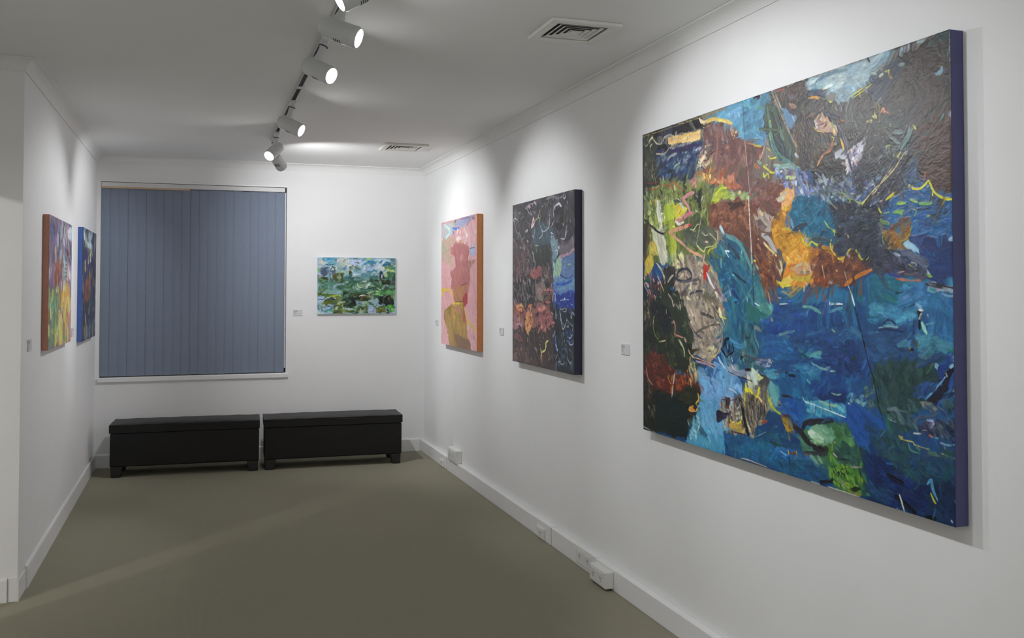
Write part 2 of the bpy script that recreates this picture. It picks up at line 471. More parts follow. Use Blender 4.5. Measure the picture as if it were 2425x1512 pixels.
label_card('greyish card on the left wall between the two left paintings', (XL, 7.150, 1.212), 'L', .105, .060)
# ---------------------------------------------------------------- oil paint on canvas
# Every canvas is painted stroke by stroke on a grid; the grid becomes a mesh whose
# vertices carry the pigment (a colour attribute) and the relief of the impasto.
import numpy as np


def vnoise(x, y, seed):
    xi = np.floor(x).astype(np.int64); yi = np.floor(y).astype(np.int64)
    fx = x - xi; fy = y - yi
    fx = fx * fx * (3 - 2 * fx); fy = fy * fy * (3 - 2 * fy)

    def h(a, b):
        n = (a * 374761393 + b * 668265263 + seed * 1442695041) & 0xFFFFFFFF
        n = ((n ^ (n >> 13)) * 1274126177) & 0xFFFFFFFF
        return ((n ^ (n >> 16)) & 0xFFFF) / 65535.0
    a = h(xi, yi); b = h(xi + 1, yi); c = h(xi, yi + 1); d = h(xi + 1, yi + 1)
    return (a * (1 - fx) + b * fx) * (1 - fy) + (c * (1 - fx) + d * fx) * fy


def sstep(a, b, x):
    t = np.clip((x - a) / (b - a), 0, 1)
    return t * t * (3 - 2 * t)


def smooth_line(p, n=6):
    p = np.array(p, float)
    if len(p) < 3:
        return p
    q = np.vstack([2 * p[0] - p[1], p, 2 * p[-1] - p[-2]])
    out = []
    for i in range(1, len(q) - 2):
        for k in range(n):
            t = k / n
            out.append(.5 * (2 * q[i] + (q[i + 1] - q[i - 1]) * t + (2 * q[i - 1] - 5 * q[i] + 4 * q[i + 1] - q[i + 2]) * t * t
                             + (3 * q[i] - q[i - 1] - 3 * q[i + 1] + q[i + 2]) * t ** 3))
    out.append(p[-1])
    return np.array(out)


class Canvas:
    """units: 1000 = the canvas height"""

    def __init__(self, aspect, rows, ground, seed):
        self.nh = rows; self.nw = int(rows * aspect)
        self.k = rows / 1000.0; self.aspect = aspect
        self.rgb = np.zeros((self.nh, self.nw, 3)) + np.array(ground) / 255.0
        self.ht = np.zeros((self.nh, self.nw))
        self.sat = .84; self.seed = seed; self.rng = np.random.default_rng(seed)

    def box(self, lo, hi, pad):
        x0 = max(0, int((lo[0] - pad) * self.k)); x1 = min(self.nw, int((hi[0] + pad) * self.k) + 2)
        y0 = max(0, int((lo[1] - pad) * self.k)); y1 = min(self.nh, int((hi[1] + pad) * self.k) + 2)
        if x1 <= x0 or y1 <= y0:
            return None
        Y, X = np.mgrid[y0:y1, x0:x1].astype(float)
        return (slice(y0, y1), slice(x0, x1)), X / self.k, Y / self.k

    def lay(self, sl, a, col, h):
        self.rgb[sl] = self.rgb[sl] * (1 - a[..., None]) + col * a[..., None]
        self.ht[sl] = self.ht[sl] * (1 - .6 * a) + h * a

    def poly(self, pts, c1, c2=None, edge=10, fea=2, ang=0, st=1., al=1.):
        p = np.array(pts, float); self.seed += 7; s = self.seed
        b = self.box(p.min(0), p.max(0), edge * 1.5 + 4)
        if b is None:
            return
        sl, X, Y = b
        e = edge
        wx = X + e * 1.6 * (vnoise(X / (e * 3 + 6), Y / (e * 3 + 6), s) - .5) + e * 1.1 * (vnoise(X / (e + 3), Y / (e + 3), s + 1) - .5)
        wy = Y + e * 1.6 * (vnoise(X / (e * 3 + 6), Y / (e * 3 + 6), s + 2) - .5) + e * 1.1 * (vnoise(X / (e + 3), Y / (e + 3), s + 3) - .5)
        d = np.full(X.shape, 1e9); ins = np.zeros(X.shape, bool)
        for i in range(len(p)):
            ax, ay = p[i - 1]; bx, by = p[i]
            ex, ey = bx - ax, by - ay
            t = np.clip(((wx - ax) * ex + (wy - ay) * ey) / (ex * ex + ey * ey + 1e-9), 0, 1)
            d = np.minimum(d, (wx - ax - t * ex) ** 2 + (wy - ay - t * ey) ** 2)
            if ay != by:
                ins ^= ((ay > wy) != (by > wy)) & (wx < ex * (wy - ay) / (by - ay) + ax)
        d = np.sqrt(d); d = np.where(ins, -d, d)
        a = sstep(fea, -fea, d) * al
        ca, sa = np.cos(ang), np.sin(ang)
        u = X * ca + Y * sa; v = -X * sa + Y * ca
        g = .55 * vnoise(u / (70 * st), v / (16 * st), s + 4) + .3 * vnoise(u / (30 * st), v / (5 * st), s + 5) + .15 * vnoise(u / 12, v / 2.2, s + 6)
        t = np.clip((g - .5) * 2.4 + .5, 0, 1)[..., None]
        c1 = np.array(c1) / 255.; c2 = c1 * .82 if c2 is None else np.array(c2) / 255.
        self.lay(sl, a, c1 * (1 - t) + c2 * t, .25 + .9 * g + .5 * np.exp(-(d / 5) ** 2))

    def stroke(self, pts, w, c1, c2=None, dry=.0, taper=.25, al=1., curve=True):
        p = smooth_line(pts) if curve else np.array(pts, float)
        self.seed += 7; s = self.seed
        b = self.box(p.min(0), p.max(0), w + 3)
        if b is None:
            return
        sl, X, Y = b
        j = w * .25
        X = X + j * (vnoise(X / (w + 4), Y / (w + 4), s) - .5); Y = Y + j * (vnoise(X / (w + 4), Y / (w + 4), s + 1) - .5)
        D = np.full(X.shape, 1e9); S = np.zeros(X.shape); V = np.zeros(X.shape); L = 0.
        for i in range(len(p) - 1):
            a, e = p[i], p[i + 1] - p[i]; l = np.hypot(*e) + 1e-9
            t = np.clip(((X - a[0]) * e[0] + (Y - a[1]) * e[1]) / l ** 2, 0, 1)
            dd = np.hypot(X - a[0] - t * e[0], Y - a[1] - t * e[1])
            sg = (e[0] * (Y - a[1]) - e[1] * (X - a[0])) / l
            m = dd < D
            D = np.where(m, dd, D); S = np.where(m, L + t * l, S); V = np.where(m, np.sign(sg) * dd, V)
            L += l
        r = w * .5 * (1 - taper * (1 - np.minimum(1, np.minimum(S, L - S) / (w * 1.5 + .1)))) * (.8 + .4 * vnoise(S / (w * 1.2 + 3), S * 0, s + 2))
        f = max(.7 / self.k, w * .08)
        a = sstep(r + f, r - f, D)
        br = .6 * vnoise(S / (w * 2.5 + 10), V / (w * .09 + .8), s + 3) + .4 * vnoise(S / (w + 5), V / (w * .25 + .8), s + 4)
        if dry > 0:
            a = a * sstep(dry - .12, dry + .12, br + .25 * (vnoise(X / 3, Y / 3, s + 5) - .5))
        c1 = np.array(c1) / 255.; c2 = c1 * .85 if c2 is None else np.array(c2) / 255.
        t = np.clip((br - .5) * 2 + .5, 0, 1)[..., None]
        self.lay(sl, a * al, c1 * (1 - t) + c2 * t, .7 + .8 * br + .5 * np.clip(D / (r + .01), 0, 1) ** 3)

    def dab(self, x, y, l, w, ang, col, dry=.25, al=.95):
        self.seed += 1; s = self.seed
        pad = max(l, w)
        b = self.box((x, y), (x, y), pad)
        if b is None:
            return
        sl, X, Y = b
        ca, sa = np.cos(ang), np.sin(ang)
        u = (X - x) * ca + (Y - y) * sa; v = -(X - x) * sa + (Y - y) * ca
        v = v + .25 * w * (vnoise(u / (l * .6 + 2), v * 0, s) - .5) * 2
        m = (np.abs(u) / (l * .5)) ** 3 + (np.abs(v) / (w * .5)) ** 2
        br = vnoise(u / (l * .5 + 3), v / (w * .12 + .7), s + 1)
        a = sstep(1.35, .45, m + .7 * (br - .5) + .5 * (vnoise(X / (w * .5 + 2), Y / (w * .5 + 2), s + 2) - .5)) * sstep(dry - .2, dry + .2, br) * al
        self.lay(sl, a, np.clip(col * (.86 + .28 * br[..., None]), 0, 1), .5 + .9 * br)

    def dabs(self, pts, cols, n, l, w, ang, spread=.4, dry=.25, al=.95):
        p = np.array(pts, float); lo, hi = p.min(0), p.max(0); r = self.rng; c = 0
        cols = np.array(cols, float) / 255.
        while c < n:
            c += 1
            for _ in range(30):
                q = lo + r.random(2) * (hi - lo); ins = False
                for i in range(len(p)):
                    (ax, ay), (bx, by) = p[i - 1], p[i]
                    if (ay > q[1]) != (by > q[1]) and q[0] < (bx - ax) * (q[1] - ay) / (by - ay) + ax:
                        ins = not ins
                if ins:
                    break
            k = r.uniform(.55, 1.5)
            self.dab(q[0], q[1], l * k * r.uniform(.8, 1.3), w * 1.9 * k * r.uniform(.7, 1.3), ang + r.normal() * spread,
                     np.clip(cols[r.integers(len(cols))] * r.uniform(.88, 1.12), 0, 1), dry, al * r.uniform(.35, .95))

    def rework(self, n, l, w, jit=.06, bias=None, spread=.6, off=1., al=.9):
        """strokes that drag the wet colour already there"""
        r = self.rng; A = self.aspect * 1000
        for _ in range(n):
            x, y = r.random() * A, r.random() * 1000
            g = vnoise(np.array([x / 180.]), np.array([y / 180.]), 991)[0]
            ang = (g * 2 - .5) * np.pi if bias is None else bias + r.normal() * spread
            ll = l * r.uniform(.5, 1.5)
            sx = int(np.clip((x - np.cos(ang) * ll * .5 * off) * self.k, 0, self.nw - 1)); sy = int(np.clip((y - np.sin(ang) * ll * .5 * off) * self.k, 0, self.nh - 1))
            col = np.clip(self.rgb[sy, sx] * (1 + r.normal() * jit) + r.normal(size=3) * jit * .25, 0, 1)
            self.dab(x, y, ll, w * r.uniform(.5, 1.5), ang, col, .35, al)

    def finish(self):
        Y, X = np.mgrid[0:self.nh, 0:self.nw].astype(float)
        X /= self.k; Y /= self.k
        g = vnoise(X / 2.2, Y / 2.2, 5) - .5
        self.rgb *= (1 + .09 * g[..., None] + .06 * (vnoise(X / 9, Y / 9, 6) - .5)[..., None])
        lum = self.rgb @ np.array([.3, .59, .11])
        self.rgb = lum[..., None] + (self.rgb - lum[..., None]) * self.sat
        self.rgb = np.clip(self.rgb + (self.rgb - .36) * .16, .015, .97)
        self.ht += .25 * g


def paint(ops, aspect, rows, ground, seed):
    cv = Canvas(aspect, rows, ground, seed)
    for o in ops:
        k = o[0]
        if k == 'P':
            cv.poly(*o[1:])
        elif k == 'S':
            cv.stroke(*o[1:])
        elif k == 'D':
            cv.dabs(*o[1:])
        elif k == 'R':
            cv.rework(*o[1:])
    cv.finish()
    return cv


# strokes of every canvas, in canvas units (1000 = canvas height, y down):
# P = area of paint, S = brush stroke, D = field of dabs, R = reworking of the wet paint
ART = {}
ART['big'] = ([
('P',[(-17,389),(1402,443),(1395,1017),(-29,1047)],(36,88,138),(34,74,122),4,3,0.07,1.6,1.0),
('P',[(397,14),(650,-4),(786,3),(761,41),(723,78),(722,117),(739,143),(700,143),(648,118),(584,99),(576,64),(499,34)],(82,136,166),(100,158,188),6,3,-0.01,1.2,1.0),
('P',[(762,8),(910,0),(924,47),(1028,89),(1137,71),(1243,24),(1389,-6),(1408,7),(1399,341),(1355,345),(1304,302),(1250,297),(1181,338),(1096,340),(935,238),(861,225),(751,150),(718,97)],(76,70,68),(60,60,62),6,2,-0.24,1.2,1.0),
('P',[(1263,181),(1357,181),(1391,201),(1394,341),(1380,347),(1335,332),(1309,303),(1273,260),(1251,218)],(88,62,55),(70,52,50),8,3,-0.83,1,1.0),
('P',[(1196,90),(1287,30),(1379,10),(1387,185),(1263,185),(1184,153)],(82,74,72),(68,64,64),10,4,-0.69,1,1.0),
('P',[(942,239),(1072,236),(1136,145),(1241,146),(1251,218),(1194,275),(1134,310),(1070,321)],(52,62,68),(64,66,68),10,4,-0.88,1,1.0),
('P',[(899,4),(1009,5),(1132,2),(1287,3),(1319,3),(1276,12),(1249,18),(1226,26),(1203,31),(1197,46),(1144,39),(1134,58),(1093,71),(1061,86),(1028,85),(1015,69),(1032,48),(981,56),(946,38),(906,28)],(122,152,168),(160,182,190),5,3,-0.07,1.3,1.0),
('P',[(-5,0),(100,1),(118,63),(128,183),(58,188),(11,238),(-2,169)],(60,70,60),(42,48,44),6,3,1.38,1,1.0),
('P',[(61,1),(391,3),(412,44),(240,35),(93,27)],(36,36,46),(48,46,58),6,2,0.06,1,1.0),
('P',[(86,68),(390,68),(405,149),(340,185),(190,186),(110,157)],(50,78,122),(32,42,68),8,3,-0.45,1,1.0),
('P',[(412,28),(489,30),(571,61),(605,105),(719,142),(704,178),(669,213),(750,239),(818,253),(782,282),(698,265),(573,246),(496,220),(414,206),(394,145)],(124,90,86),(102,72,72),8,2,0.89,1,1.0),
('P',[(8,207),(128,177),(414,206),(455,269),(438,348),(488,383),(452,423),(357,431),(185,444),(7,439)],(124,136,70),(86,98,56),10,4,1.21,1,1.0),
('P',[(434,273),(572,271),(654,278),(699,255),(818,250),(857,275),(829,319),(764,348),(760,391),(807,454),(798,501),(765,544),(724,539),(678,460),(607,388),(503,352),(433,342)],(130,86,66),(100,64,58),8,2,0.72,1,1.0),
('P',[(845,267),(857,284),(822,328),(812,370),(874,387),(922,419),(1003,420),(1012,451),(1065,444),(1128,458),(1131,481),(1055,509),(974,518),(887,522),(802,508),(807,454),(755,386),(764,343),(806,299)],(204,142,44),(176,114,38),8,2,0.39,1,1.0),
('P',[(849,291),(905,287),(970,308),(1007,350),(1013,394),(996,422),(922,419),(874,385),(836,371),(827,338)],(34,112,142),(44,92,122),8,3,0.36,1.2,1.0),
('P',[(1163,341),(1250,308),(1314,301),(1345,338),(1399,348),(1398,440),(1302,455),(1237,433),(1174,390)],(38,104,160),(44,90,136),6,3,0.14,1.4,1.0),
('P',[(1237,414),(1302,413),(1398,425),(1396,539),(1327,532),(1301,497),(1237,453)],(40,72,128),(38,58,104),8,3,0.1,1.4,1.0),
('P',[(1010,407),(1021,356),(970,312),(854,224),(943,234),(1025,311),(1093,331),(1194,257),(1240,223),(1268,182),(1276,222),(1234,271),(1172,338),(1157,377),(1174,431),(1237,465),(1301,493),(1296,511),(1214,496),(1143,477),(1125,454),(1069,433),(1029,453),(1006,444)],(58,66,84),(44,50,62),8,3,1.18,1,1.0),
('P',[(1036,460),(1062,433),(1125,460),(1143,475),(1125,487),(1055,511),(994,520),(931,520),(932,444),(989,424)],(108,70,60),(90,58,52),8,2,-0.04,1,1.0),
('P',[(1171,402),(1215,375),(1263,370),(1257,411),(1206,441),(1183,431)],(150,102,40),(120,82,38),4,2,-0.29,0.7,1.0),
('P',[(774,524),(1000,514),(1070,528),(1142,485),(1285,503),(1391,508),(1389,665),(1316,655),(1226,581),(1035,555),(756,569)],(44,116,156),(40,100,140),10,5,0.05,1.6,1.0),
('P',[(1063,523),(1142,489),(1274,507),(1256,540),(1102,567)],(34,112,134),(36,98,120),10,4,0.07,1,1.0),
('P',[(721,574),(1069,555),(1227,577),(1134,644),(962,667),(772,648)],(38,84,146),(34,72,124),12,6,-0.1,1.6,1.0),
('P',[(999,574),(1238,581),(1316,663),(1164,698),(1086,792),(884,796),(947,677)],(40,72,122),(36,84,132),14,8,0.13,1.6,1.0),
('P',[(1126,718),(1183,684),(1316,678),(1337,716),(1270,791),(1187,818),(1144,777)],(44,76,78),(40,64,66),10,5,0.83,1.4,1.0),
('P',[(1045,792),(1150,819),(1234,858),(1386,885),(1395,1002),(1278,1005),(1116,993),(1084,902)],(36,76,98),(30,56,88),12,6,0.25,1.6,1.0),
('P',[(1049,789),(1144,815),(1180,866),(1149,905),(1071,873)],(36,88,160),(38,78,140),6,3,0.62,1.2,1.0),
('P',[(1091,901),(1174,901),(1279,932),(1396,944),(1395,1006),(1267,1011),(1122,996)],(26,48,92),(28,58,92),12,5,0.16,1.5,1.0),
('P',[(736,741),(1067,723),(1052,778),(884,800),(769,808)],(36,96,146),(40,108,150),10,5,0.03,1.4,1.0),
('P',[(786,806),(899,808),(922,824),(1045,823),(1058,839),(981,836),(883,858),(786,841)],(34,86,152),(36,96,160),6,3,0.0,1,1.0),
('P',[(884,800),(1052,796),(1052,823),(922,824)],(60,140,168),(84,160,180),8,3,0.14,0.8,1.0),
('P',[(464,956),(661,917),(716,884),(851,891),(882,939),(1001,952),(986,986),(957,996),(660,1001),(463,1006)],(36,96,132),(34,74,122),8,3,0.05,1.4,1.0),
('P',[(446,434),(505,376),(594,386),(669,431),(705,488),(743,559),(760,589),(689,621),(670,684),(627,723),(535,716),(522,665),(513,600),(502,546),(463,485)],(44,108,132),(30,84,122),6,2,0.95,1.2,1.0),
('P',[(632,414),(687,457),(722,529),(760,584),(712,605),(667,601),(631,503),(594,433)],(72,130,136),(44,104,116),6,4,1.03,1,1.0),
('P',[(666,606),(702,641),(683,714),(718,752),(627,739),(618,676)],(48,86,96),(54,104,116),8,4,1.08,1,1.0),
('P',[(-4,479),(170,512),(274,565),(319,646),(353,725),(311,786),(190,772),(-2,735)],(52,60,46),(34,42,38),6,3,1.02,1,1.0),
('P',[(132,462),(318,419),(440,445),(477,485),(515,556),(519,638),(501,688),(467,730),(341,726),(314,646),(262,559)],(164,152,132),(122,110,102),6,2,0.91,0.8,1.0),
('P',[(2,738),(87,727),(252,791),(357,782),(345,818),(201,874),(3,850)],(104,48,38),(76,40,32),8,3,0.55,0.8,1.0),
('P',[(0,838),(125,857),(238,852),(379,798),(379,838),(361,891),(309,920),(290,984),(109,995),(-3,995)],(28,40,38),(44,48,36),8,2,0.84,1.2,1.0),
('P',[(369,770),(446,747),(478,725),(509,748),(588,768),(612,793),(597,831),(507,852),(485,898),(515,954),(463,1009),(290,999),(349,921),(384,837)],(104,152,202),(84,146,184),6,2,0.89,1.6,1.0),
('P',[(296,992),(343,933),(505,945),(504,1011)],(60,136,172),(74,150,182),8,3,0.01,1,1.0),
('P',[(497,836),(587,819),(626,781),(664,736),(736,756),(744,810),(725,873),(661,923),(526,937),(464,901)],(150,142,120),(72,72,70),8,3,1.06,0.5,1.0),
('P',[(867,903),(906,855),(988,835),(1044,850),(1084,906),(1123,939),(1128,994),(1028,992),(986,977),(920,942),(874,935)],(70,122,92),(52,92,70),8,3,0.22,1,1.0),
('P',[(987,945),(1097,931),(1125,991),(1021,993)],(82,134,48),(56,98,46),10,3,0.75,0.6,1.0),
('R',700,70,26,0.06,None,0.7,1.2,0.6),
('R',900,46,13,0.08,None,0.6,1.0,0.9),
('P',[(180,37),(224,36),(387,46),(387,75),(288,71),(185,62)],(232,196,130),(206,160,88),5,2,0.05,0.6,1.0),
('S',[(202,54),(204,45)],1.1,(150,100,50),(127,85,42),0.2,0.3,1.0,1),
('S',[(213,54),(215,45)],1.1,(150,100,50),(127,85,42),0.2,0.3,1.0,1),
('S',[(224,55),(226,45)],1.1,(150,100,50),(127,85,42),0.2,0.3,1.0,1),
('S',[(234,56),(237,46)],1.1,(150,100,50),(127,85,42),0.2,0.3,1.0,1),
('S',[(245,56),(248,46)],1.0,(150,100,50),(127,85,42),0.2,0.3,1.0,1),
('S',[(256,57),(258,47)],1.0,(150,100,50),(127,85,42),0.2,0.3,1.0,1),
('S',[(267,57),(269,47)],1.0,(150,100,50),(127,85,42),0.2,0.3,1.0,1),
('S',[(277,58),(280,47)],1.0,(150,100,50),(127,85,42),0.2,0.3,1.0,1),
('S',[(288,59),(290,48)],1.0,(150,100,50),(127,85,42),0.2,0.3,1.0,1),
('S',[(298,59),(300,48)],1.0,(150,100,50),(127,85,42),0.2,0.3,1.0,1),
('S',[(309,60),(311,49)],1.0,(150,100,50),(127,85,42),0.2,0.3,1.0,1),
('S',[(319,61),(321,49)],1.0,(150,100,50),(127,85,42),0.2,0.3,1.0,1),
('S',[(329,61),(331,49)],1.0,(150,100,50),(127,85,42),0.2,0.3,1.0,1),
('S',[(339,62),(342,50)],1.0,(150,100,50),(127,85,42),0.2,0.3,1.0,1),
('S',[(349,62),(352,50)],1.0,(150,100,50),(127,85,42),0.2,0.3,1.0,1),
('S',[(360,63),(362,51)],1.0,(150,100,50),(127,85,42),0.2,0.3,1.0,1),
('S',[(370,64),(372,51)],1.0,(150,100,50),(127,85,42),0.2,0.3,1.0,1),
('S',[(379,64),(382,51)],1.0,(150,100,50),(127,85,42),0.2,0.3,1.0,1),
('S',[(218,53),(309,57),(384,60)],2.3,(240,214,160),(204,181,136),0.3,0.3,1.0,1),
('P',[(185,65),(334,75),(339,84),(201,78)],(150,150,140),(120,120,124),5,2,0.04,0.6,1.0),
('S',[(12,32),(33,41),(70,21),(102,43),(140,49),(163,31),(202,30),(213,39)],5.5,(206,192,158),(176,166,140),0.0,0.3,1.0,1),
('S',[(163,35),(202,31),(213,47)],9.1,(160,160,150),(130,134,128),0.0,0.3,1.0,1),
('S',[(101,78),(145,85),(173,82),(187,73)],4.9,(196,182,150),(160,150,130),0.0,0.3,1.0,1),
('S',[(116,61),(157,61),(173,74)],13.5,(28,28,32),(23,23,27),0.0,0.3,1.0,1),
('P',[(201,78),(329,82),(389,91),(389,98),(287,92),(217,92)],(70,52,110),(44,40,84),6,3,0.04,0.5,1.0),
('D',[(266,97),(389,96),(393,114),(308,118)],[(190,186,190),(160,160,180),(120,120,160)],22,17.8,5.1,-0.02,0.3,0.25,0.95),
('D',[(104,86),(359,109),(353,159),(221,181),(120,149)],[(40,66,116),(36,46,76),(58,100,150),(120,140,150),(60,90,120)],110,23.7,5.8,-0.45,0.35,0.25,0.95),
('S',[(178,107),(201,99),(239,96)],9.6,(170,172,176),(130,130,150),0.25,0.3,1.0,1),
('S',[(222,141),(238,133),(260,130)],7.9,(150,170,160),(127,144,136),0.3,0.3,1.0,1),
('S',[(178,150),(200,147),(205,166),(188,175)],9.1,(34,40,46),(28,34,39),0.15,0.3,1.0,1),
('S',[(275,184),(296,181),(285,198),(301,213)],11.9,(32,38,42),(70,74,70),0.2,0.3,1.0,1),
('D',[(369,110),(423,113),(455,151),(407,161),(368,151)],[(216,204,170),(200,186,150),(160,120,110)],30,17.5,5.5,-0.13,0.4,0.25,0.95),
('S',[(398,109),(423,98),(451,99)],6.4,(214,184,140),(170,120,100),0.25,0.3,1.0,1),
('S',[(403,150),(446,143),(470,124)],5.9,(196,160,130),(140,100,90),0.3,0.3,1.0,1),
('S',[(405,28),(448,25),(485,30),(531,43),(561,55)],10.7,(214,190,104),(196,160,84),0.1,0.3,1.0,1),
('S',[(485,31),(526,45)],7.2,(236,220,120),(200,187,102),0.0,0.3,1.0,1),
('S',[(380,9),(395,21),(424,28)],10.0,(222,210,180),(190,170,120),0.15,0.3,1.0,1),
('S',[(402,39),(414,43),(443,40)],2.2,(220,206,130),(187,175,110),0.0,0.3,1.0,1),
('S',[(400,47),(404,75),(401,105)],1.7,(210,190,120),(178,161,102),0.3,0.3,1.0,1),
('D',[(583,64),(604,88),(591,107),(530,98),(557,64)],[(190,160,110),(150,104,90)],24,9.4,3.8,0.4,0.6,0.25,0.95),
('D',[(409,41),(526,57),(582,106),(674,142),(673,197),(546,163),(455,142),(408,96)],[(134,98,92),(116,82,80),(150,112,104),(104,76,78)],110,26.3,7.2,1.1,0.6,0.25,0.95),
('S',[(480,69),(484,106),(476,149)],8.8,(160,116,110),(140,100,98),0.3,0.3,1.0,1),
('D',[(407,161),(524,170),(528,208),(610,245),(545,239),(430,208)],[(196,110,60),(166,88,54),(214,150,90),(140,80,60),(176,120,96)],80,19.3,5.3,-0.4,0.7,0.25,0.95),
('P',[(537,202),(572,194),(580,223),(614,246),(571,246),(545,229)],(196,128,100),(170,100,80),6,2,0.1,1.0,1.0),
('S',[(24,166),(73,175),(114,172)],3.3,(170,60,44),(144,51,37),0.0,0.3,1.0,1),
('S',[(21,184),(60,193),(108,194),(126,187),(160,187),(221,205)],3.8,(150,62,40),(190,80,50),0.0,0.3,1.0,1),
('S',[(194,190),(216,188),(243,199),(274,215),(306,226),(326,215),(347,189),(368,176),(397,181),(421,195)],3.3,(166,70,48),(196,90,70),0.0,0.3,1.0,1),
('S',[(358,170),(387,170),(422,172)],2.8,(176,90,66),(149,76,56),0.0,0.3,1.0,1),
('D',[(392,181),(454,193),(430,213),(392,199)],[(230,190,110),(220,150,80)],16,12.4,4.5,0.86,0.6,0.25,0.95),
('D',[(327,187),(387,196),(367,219),(321,207)],[(196,140,136),(180,110,110)],14,12.7,5.1,-0.73,0.5,0.25,0.95),
('D',[(6,187),(253,200),(274,239),(207,339),(9,328)],[(120,150,80),(170,190,90),(90,120,70),(206,206,150),(60,80,54),(196,170,70)],150,21.6,5.9,1.12,0.4,0.25,0.95),
('D',[(242,212),(454,220),(434,302),(314,345),(219,313)],[(90,100,56),(120,130,60),(70,80,50),(140,140,90),(50,60,46)],130,17.9,6.1,1.07,0.6,0.25,0.95),
('P',[(463,231),(500,222),(541,236),(571,265),(500,271),(467,275),(444,269)],(168,178,66),(124,146,64),8,2,-0.3,0.6,1.0),
('S',[(468,251),(500,235),(532,235)],5.3,(214,222,60),(181,188,51),0.0,0.3,1.0,1),
('S',[(453,267),(495,263),(472,273)],4.4,(204,214,50),(173,181,42),0.0,0.3,1.0,1),
('S',[(549,268),(564,262),(567,253)],3.8,(214,224,50),(181,190,42),0.0,0.3,1.0,1),
('D',[(536,248),(655,263),(663,278),(579,278)],[(150,170,110),(120,150,100),(180,190,110)],26,14.0,6.1,0.14,0.3,0.25,0.95),
('P',[(357,231),(396,227),(406,243),(391,264),(351,258)],(36,42,42),(66,68,60),8,2,1.07,0.6,1.0),
('S',[(373,268),(386,274),(376,280)],6.5,(40,44,44),(34,37,37),0.0,0.3,1.0,1),
('S',[(444,224),(463,221),(454,240)],9.8,(60,66,60),(90,100,80),0.2,0.3,1.0,1),
('P',[(159,255),(215,255),(236,275),(218,343),(157,340)],(180,196,60),(146,166,48),8,3,1.39,0.8,1.0),
('P',[(214,257),(263,259),(305,278),(283,299),(235,304)],(212,200,60),(186,170,50),8,2,-0.07,0.6,1.0),
('S',[(274,244),(306,235),(347,230)],11.3,(200,140,140),(176,116,120),0.0,0.3,1.0,1),
('S',[(277,245),(310,268),(325,291)],9.3,(204,146,146),(180,110,120),0.0,0.3,1.0,1),
('S',[(335,291),(299,298),(230,311)],14.5,(206,136,140),(180,104,116),0.0,0.3,1.0,1),
('S',[(320,292),(338,293)],10.2,(224,110,150),(190,93,127),0.0,0.3,1.0,1),
('S',[(224,335),(283,333),(325,325)],8.8,(190,130,120),(210,150,130),0.0,0.3,1.0,1),
('S',[(314,330),(324,333)],10.3,(226,90,120),(192,76,102),0.0,0.3,1.0,1),
('S',[(230,309),(251,321),(283,317)],10.5,(226,214,204),(192,181,173),0.2,0.3,1.0,1),
('S',[(324,338),(345,344),(365,330),(380,327)],3.0,(186,190,130),(158,161,110),0.0,0.3,1.0,1),
('P',[(104,237),(125,231),(141,281),(157,340),(123,338),(106,279)],(220,222,200),(190,196,170),6,2,1.29,0.6,1.0),
('S',[(247,242),(274,265),(284,273)],10.4,(200,206,200),(170,175,170),0.3,0.3,1.0,1),
('S',[(220,242),(263,251)],7.9,(80,90,90),(68,76,76),0.2,0.3,1.0,1),
('P',[(283,304),(375,303),(419,314),(433,355),(304,348)],(66,76,50),(90,96,66),10,3,0.83,0.6,1.0),
('S',[(116,219),(125,225)],6.5,(30,36,40),(25,30,34),0.0,0.3,1.0,1),
('S',[(131,199),(142,216)],8.1,(46,54,56),(39,45,47),0.2,0.3,1.0,1),
('D',[(425,267),(643,283),(671,308),(670,365),(452,348)],[(140,88,62),(112,70,58),(160,108,80),(96,62,54),(130,94,84)],110,21.2,5.7,-0.57,0.6,0.25,0.95),
('P',[(535,279),(626,282),(630,291),(588,299),(553,306)],(74,52,46),(90,60,54),6,2,0.13,0.6,1.0),
('S',[(502,97),(529,104)],1.9,(90,60,60),(76,51,51),0.0,0.3,1.0,1),
('S',[(43,1),(66,70)],1.9,(190,180,150),(161,153,127),0.25,0.3,1.0,0),
('S',[(71,93),(102,185)],2.2,(176,180,160),(149,153,136),0.3,0.3,1.0,0),
('S',[(105,196),(152,336)],3.3,(160,150,130),(90,80,70),0.15,0.3,1.0,0),
('S',[(621,14),(627,85)],1.4,(40,48,70),(34,40,59),0.1,0.3,1.0,0),
('S',[(627,112),(651,263)],3.7,(190,160,150),(150,110,104),0.2,0.3,1.0,0),
('S',[(643,274),(651,364)],2.1,(220,210,196),(187,178,166),0.2,0.3,1.0,0),
('S',[(651,263),(659,269)],3.7,(200,60,30),(170,51,25),0.0,0.3,1.0,1),
('S',[(461,91),(426,210)],2.0,(70,64,60),(59,54,51),0.3,0.3,1.0,0),
('S',[(412,241),(377,352)],1.5,(190,186,170),(161,158,144),0.35,0.3,1.0,0),
('S',[(387,123),(387,130)],4.0,(200,60,80),(170,51,68),0.0,0.3,1.0,1),
('S',[(599,33),(600,43)],6.1,(170,206,224),(144,175,190),0.0,0.3,1.0,1),
('S',[(582,99),(612,99),(629,94),(650,88),(670,98)],2.3,(120,180,210),(102,153,178),0.0,0.3,1.0,1),
('S',[(608,86),(621,107)],4.6,(130,180,200),(110,153,170),0.3,0.3,1.0,1),
('S',[(637,121),(678,133)],3.2,(200,160,100),(170,136,85),0.3,0.3,1.0,1),
('S',[(16,289),(58,308),(100,330),(128,343)],7.7,(34,38,36),(54,54,50),0.0,0.3,1.0,1),
('D',[(3,0),(46,3),(50,91),(6,158)],[(60,72,60),(44,50,48),(90,96,84)],40,22.4,5.0,1.38,0.25,0.25,0.95),
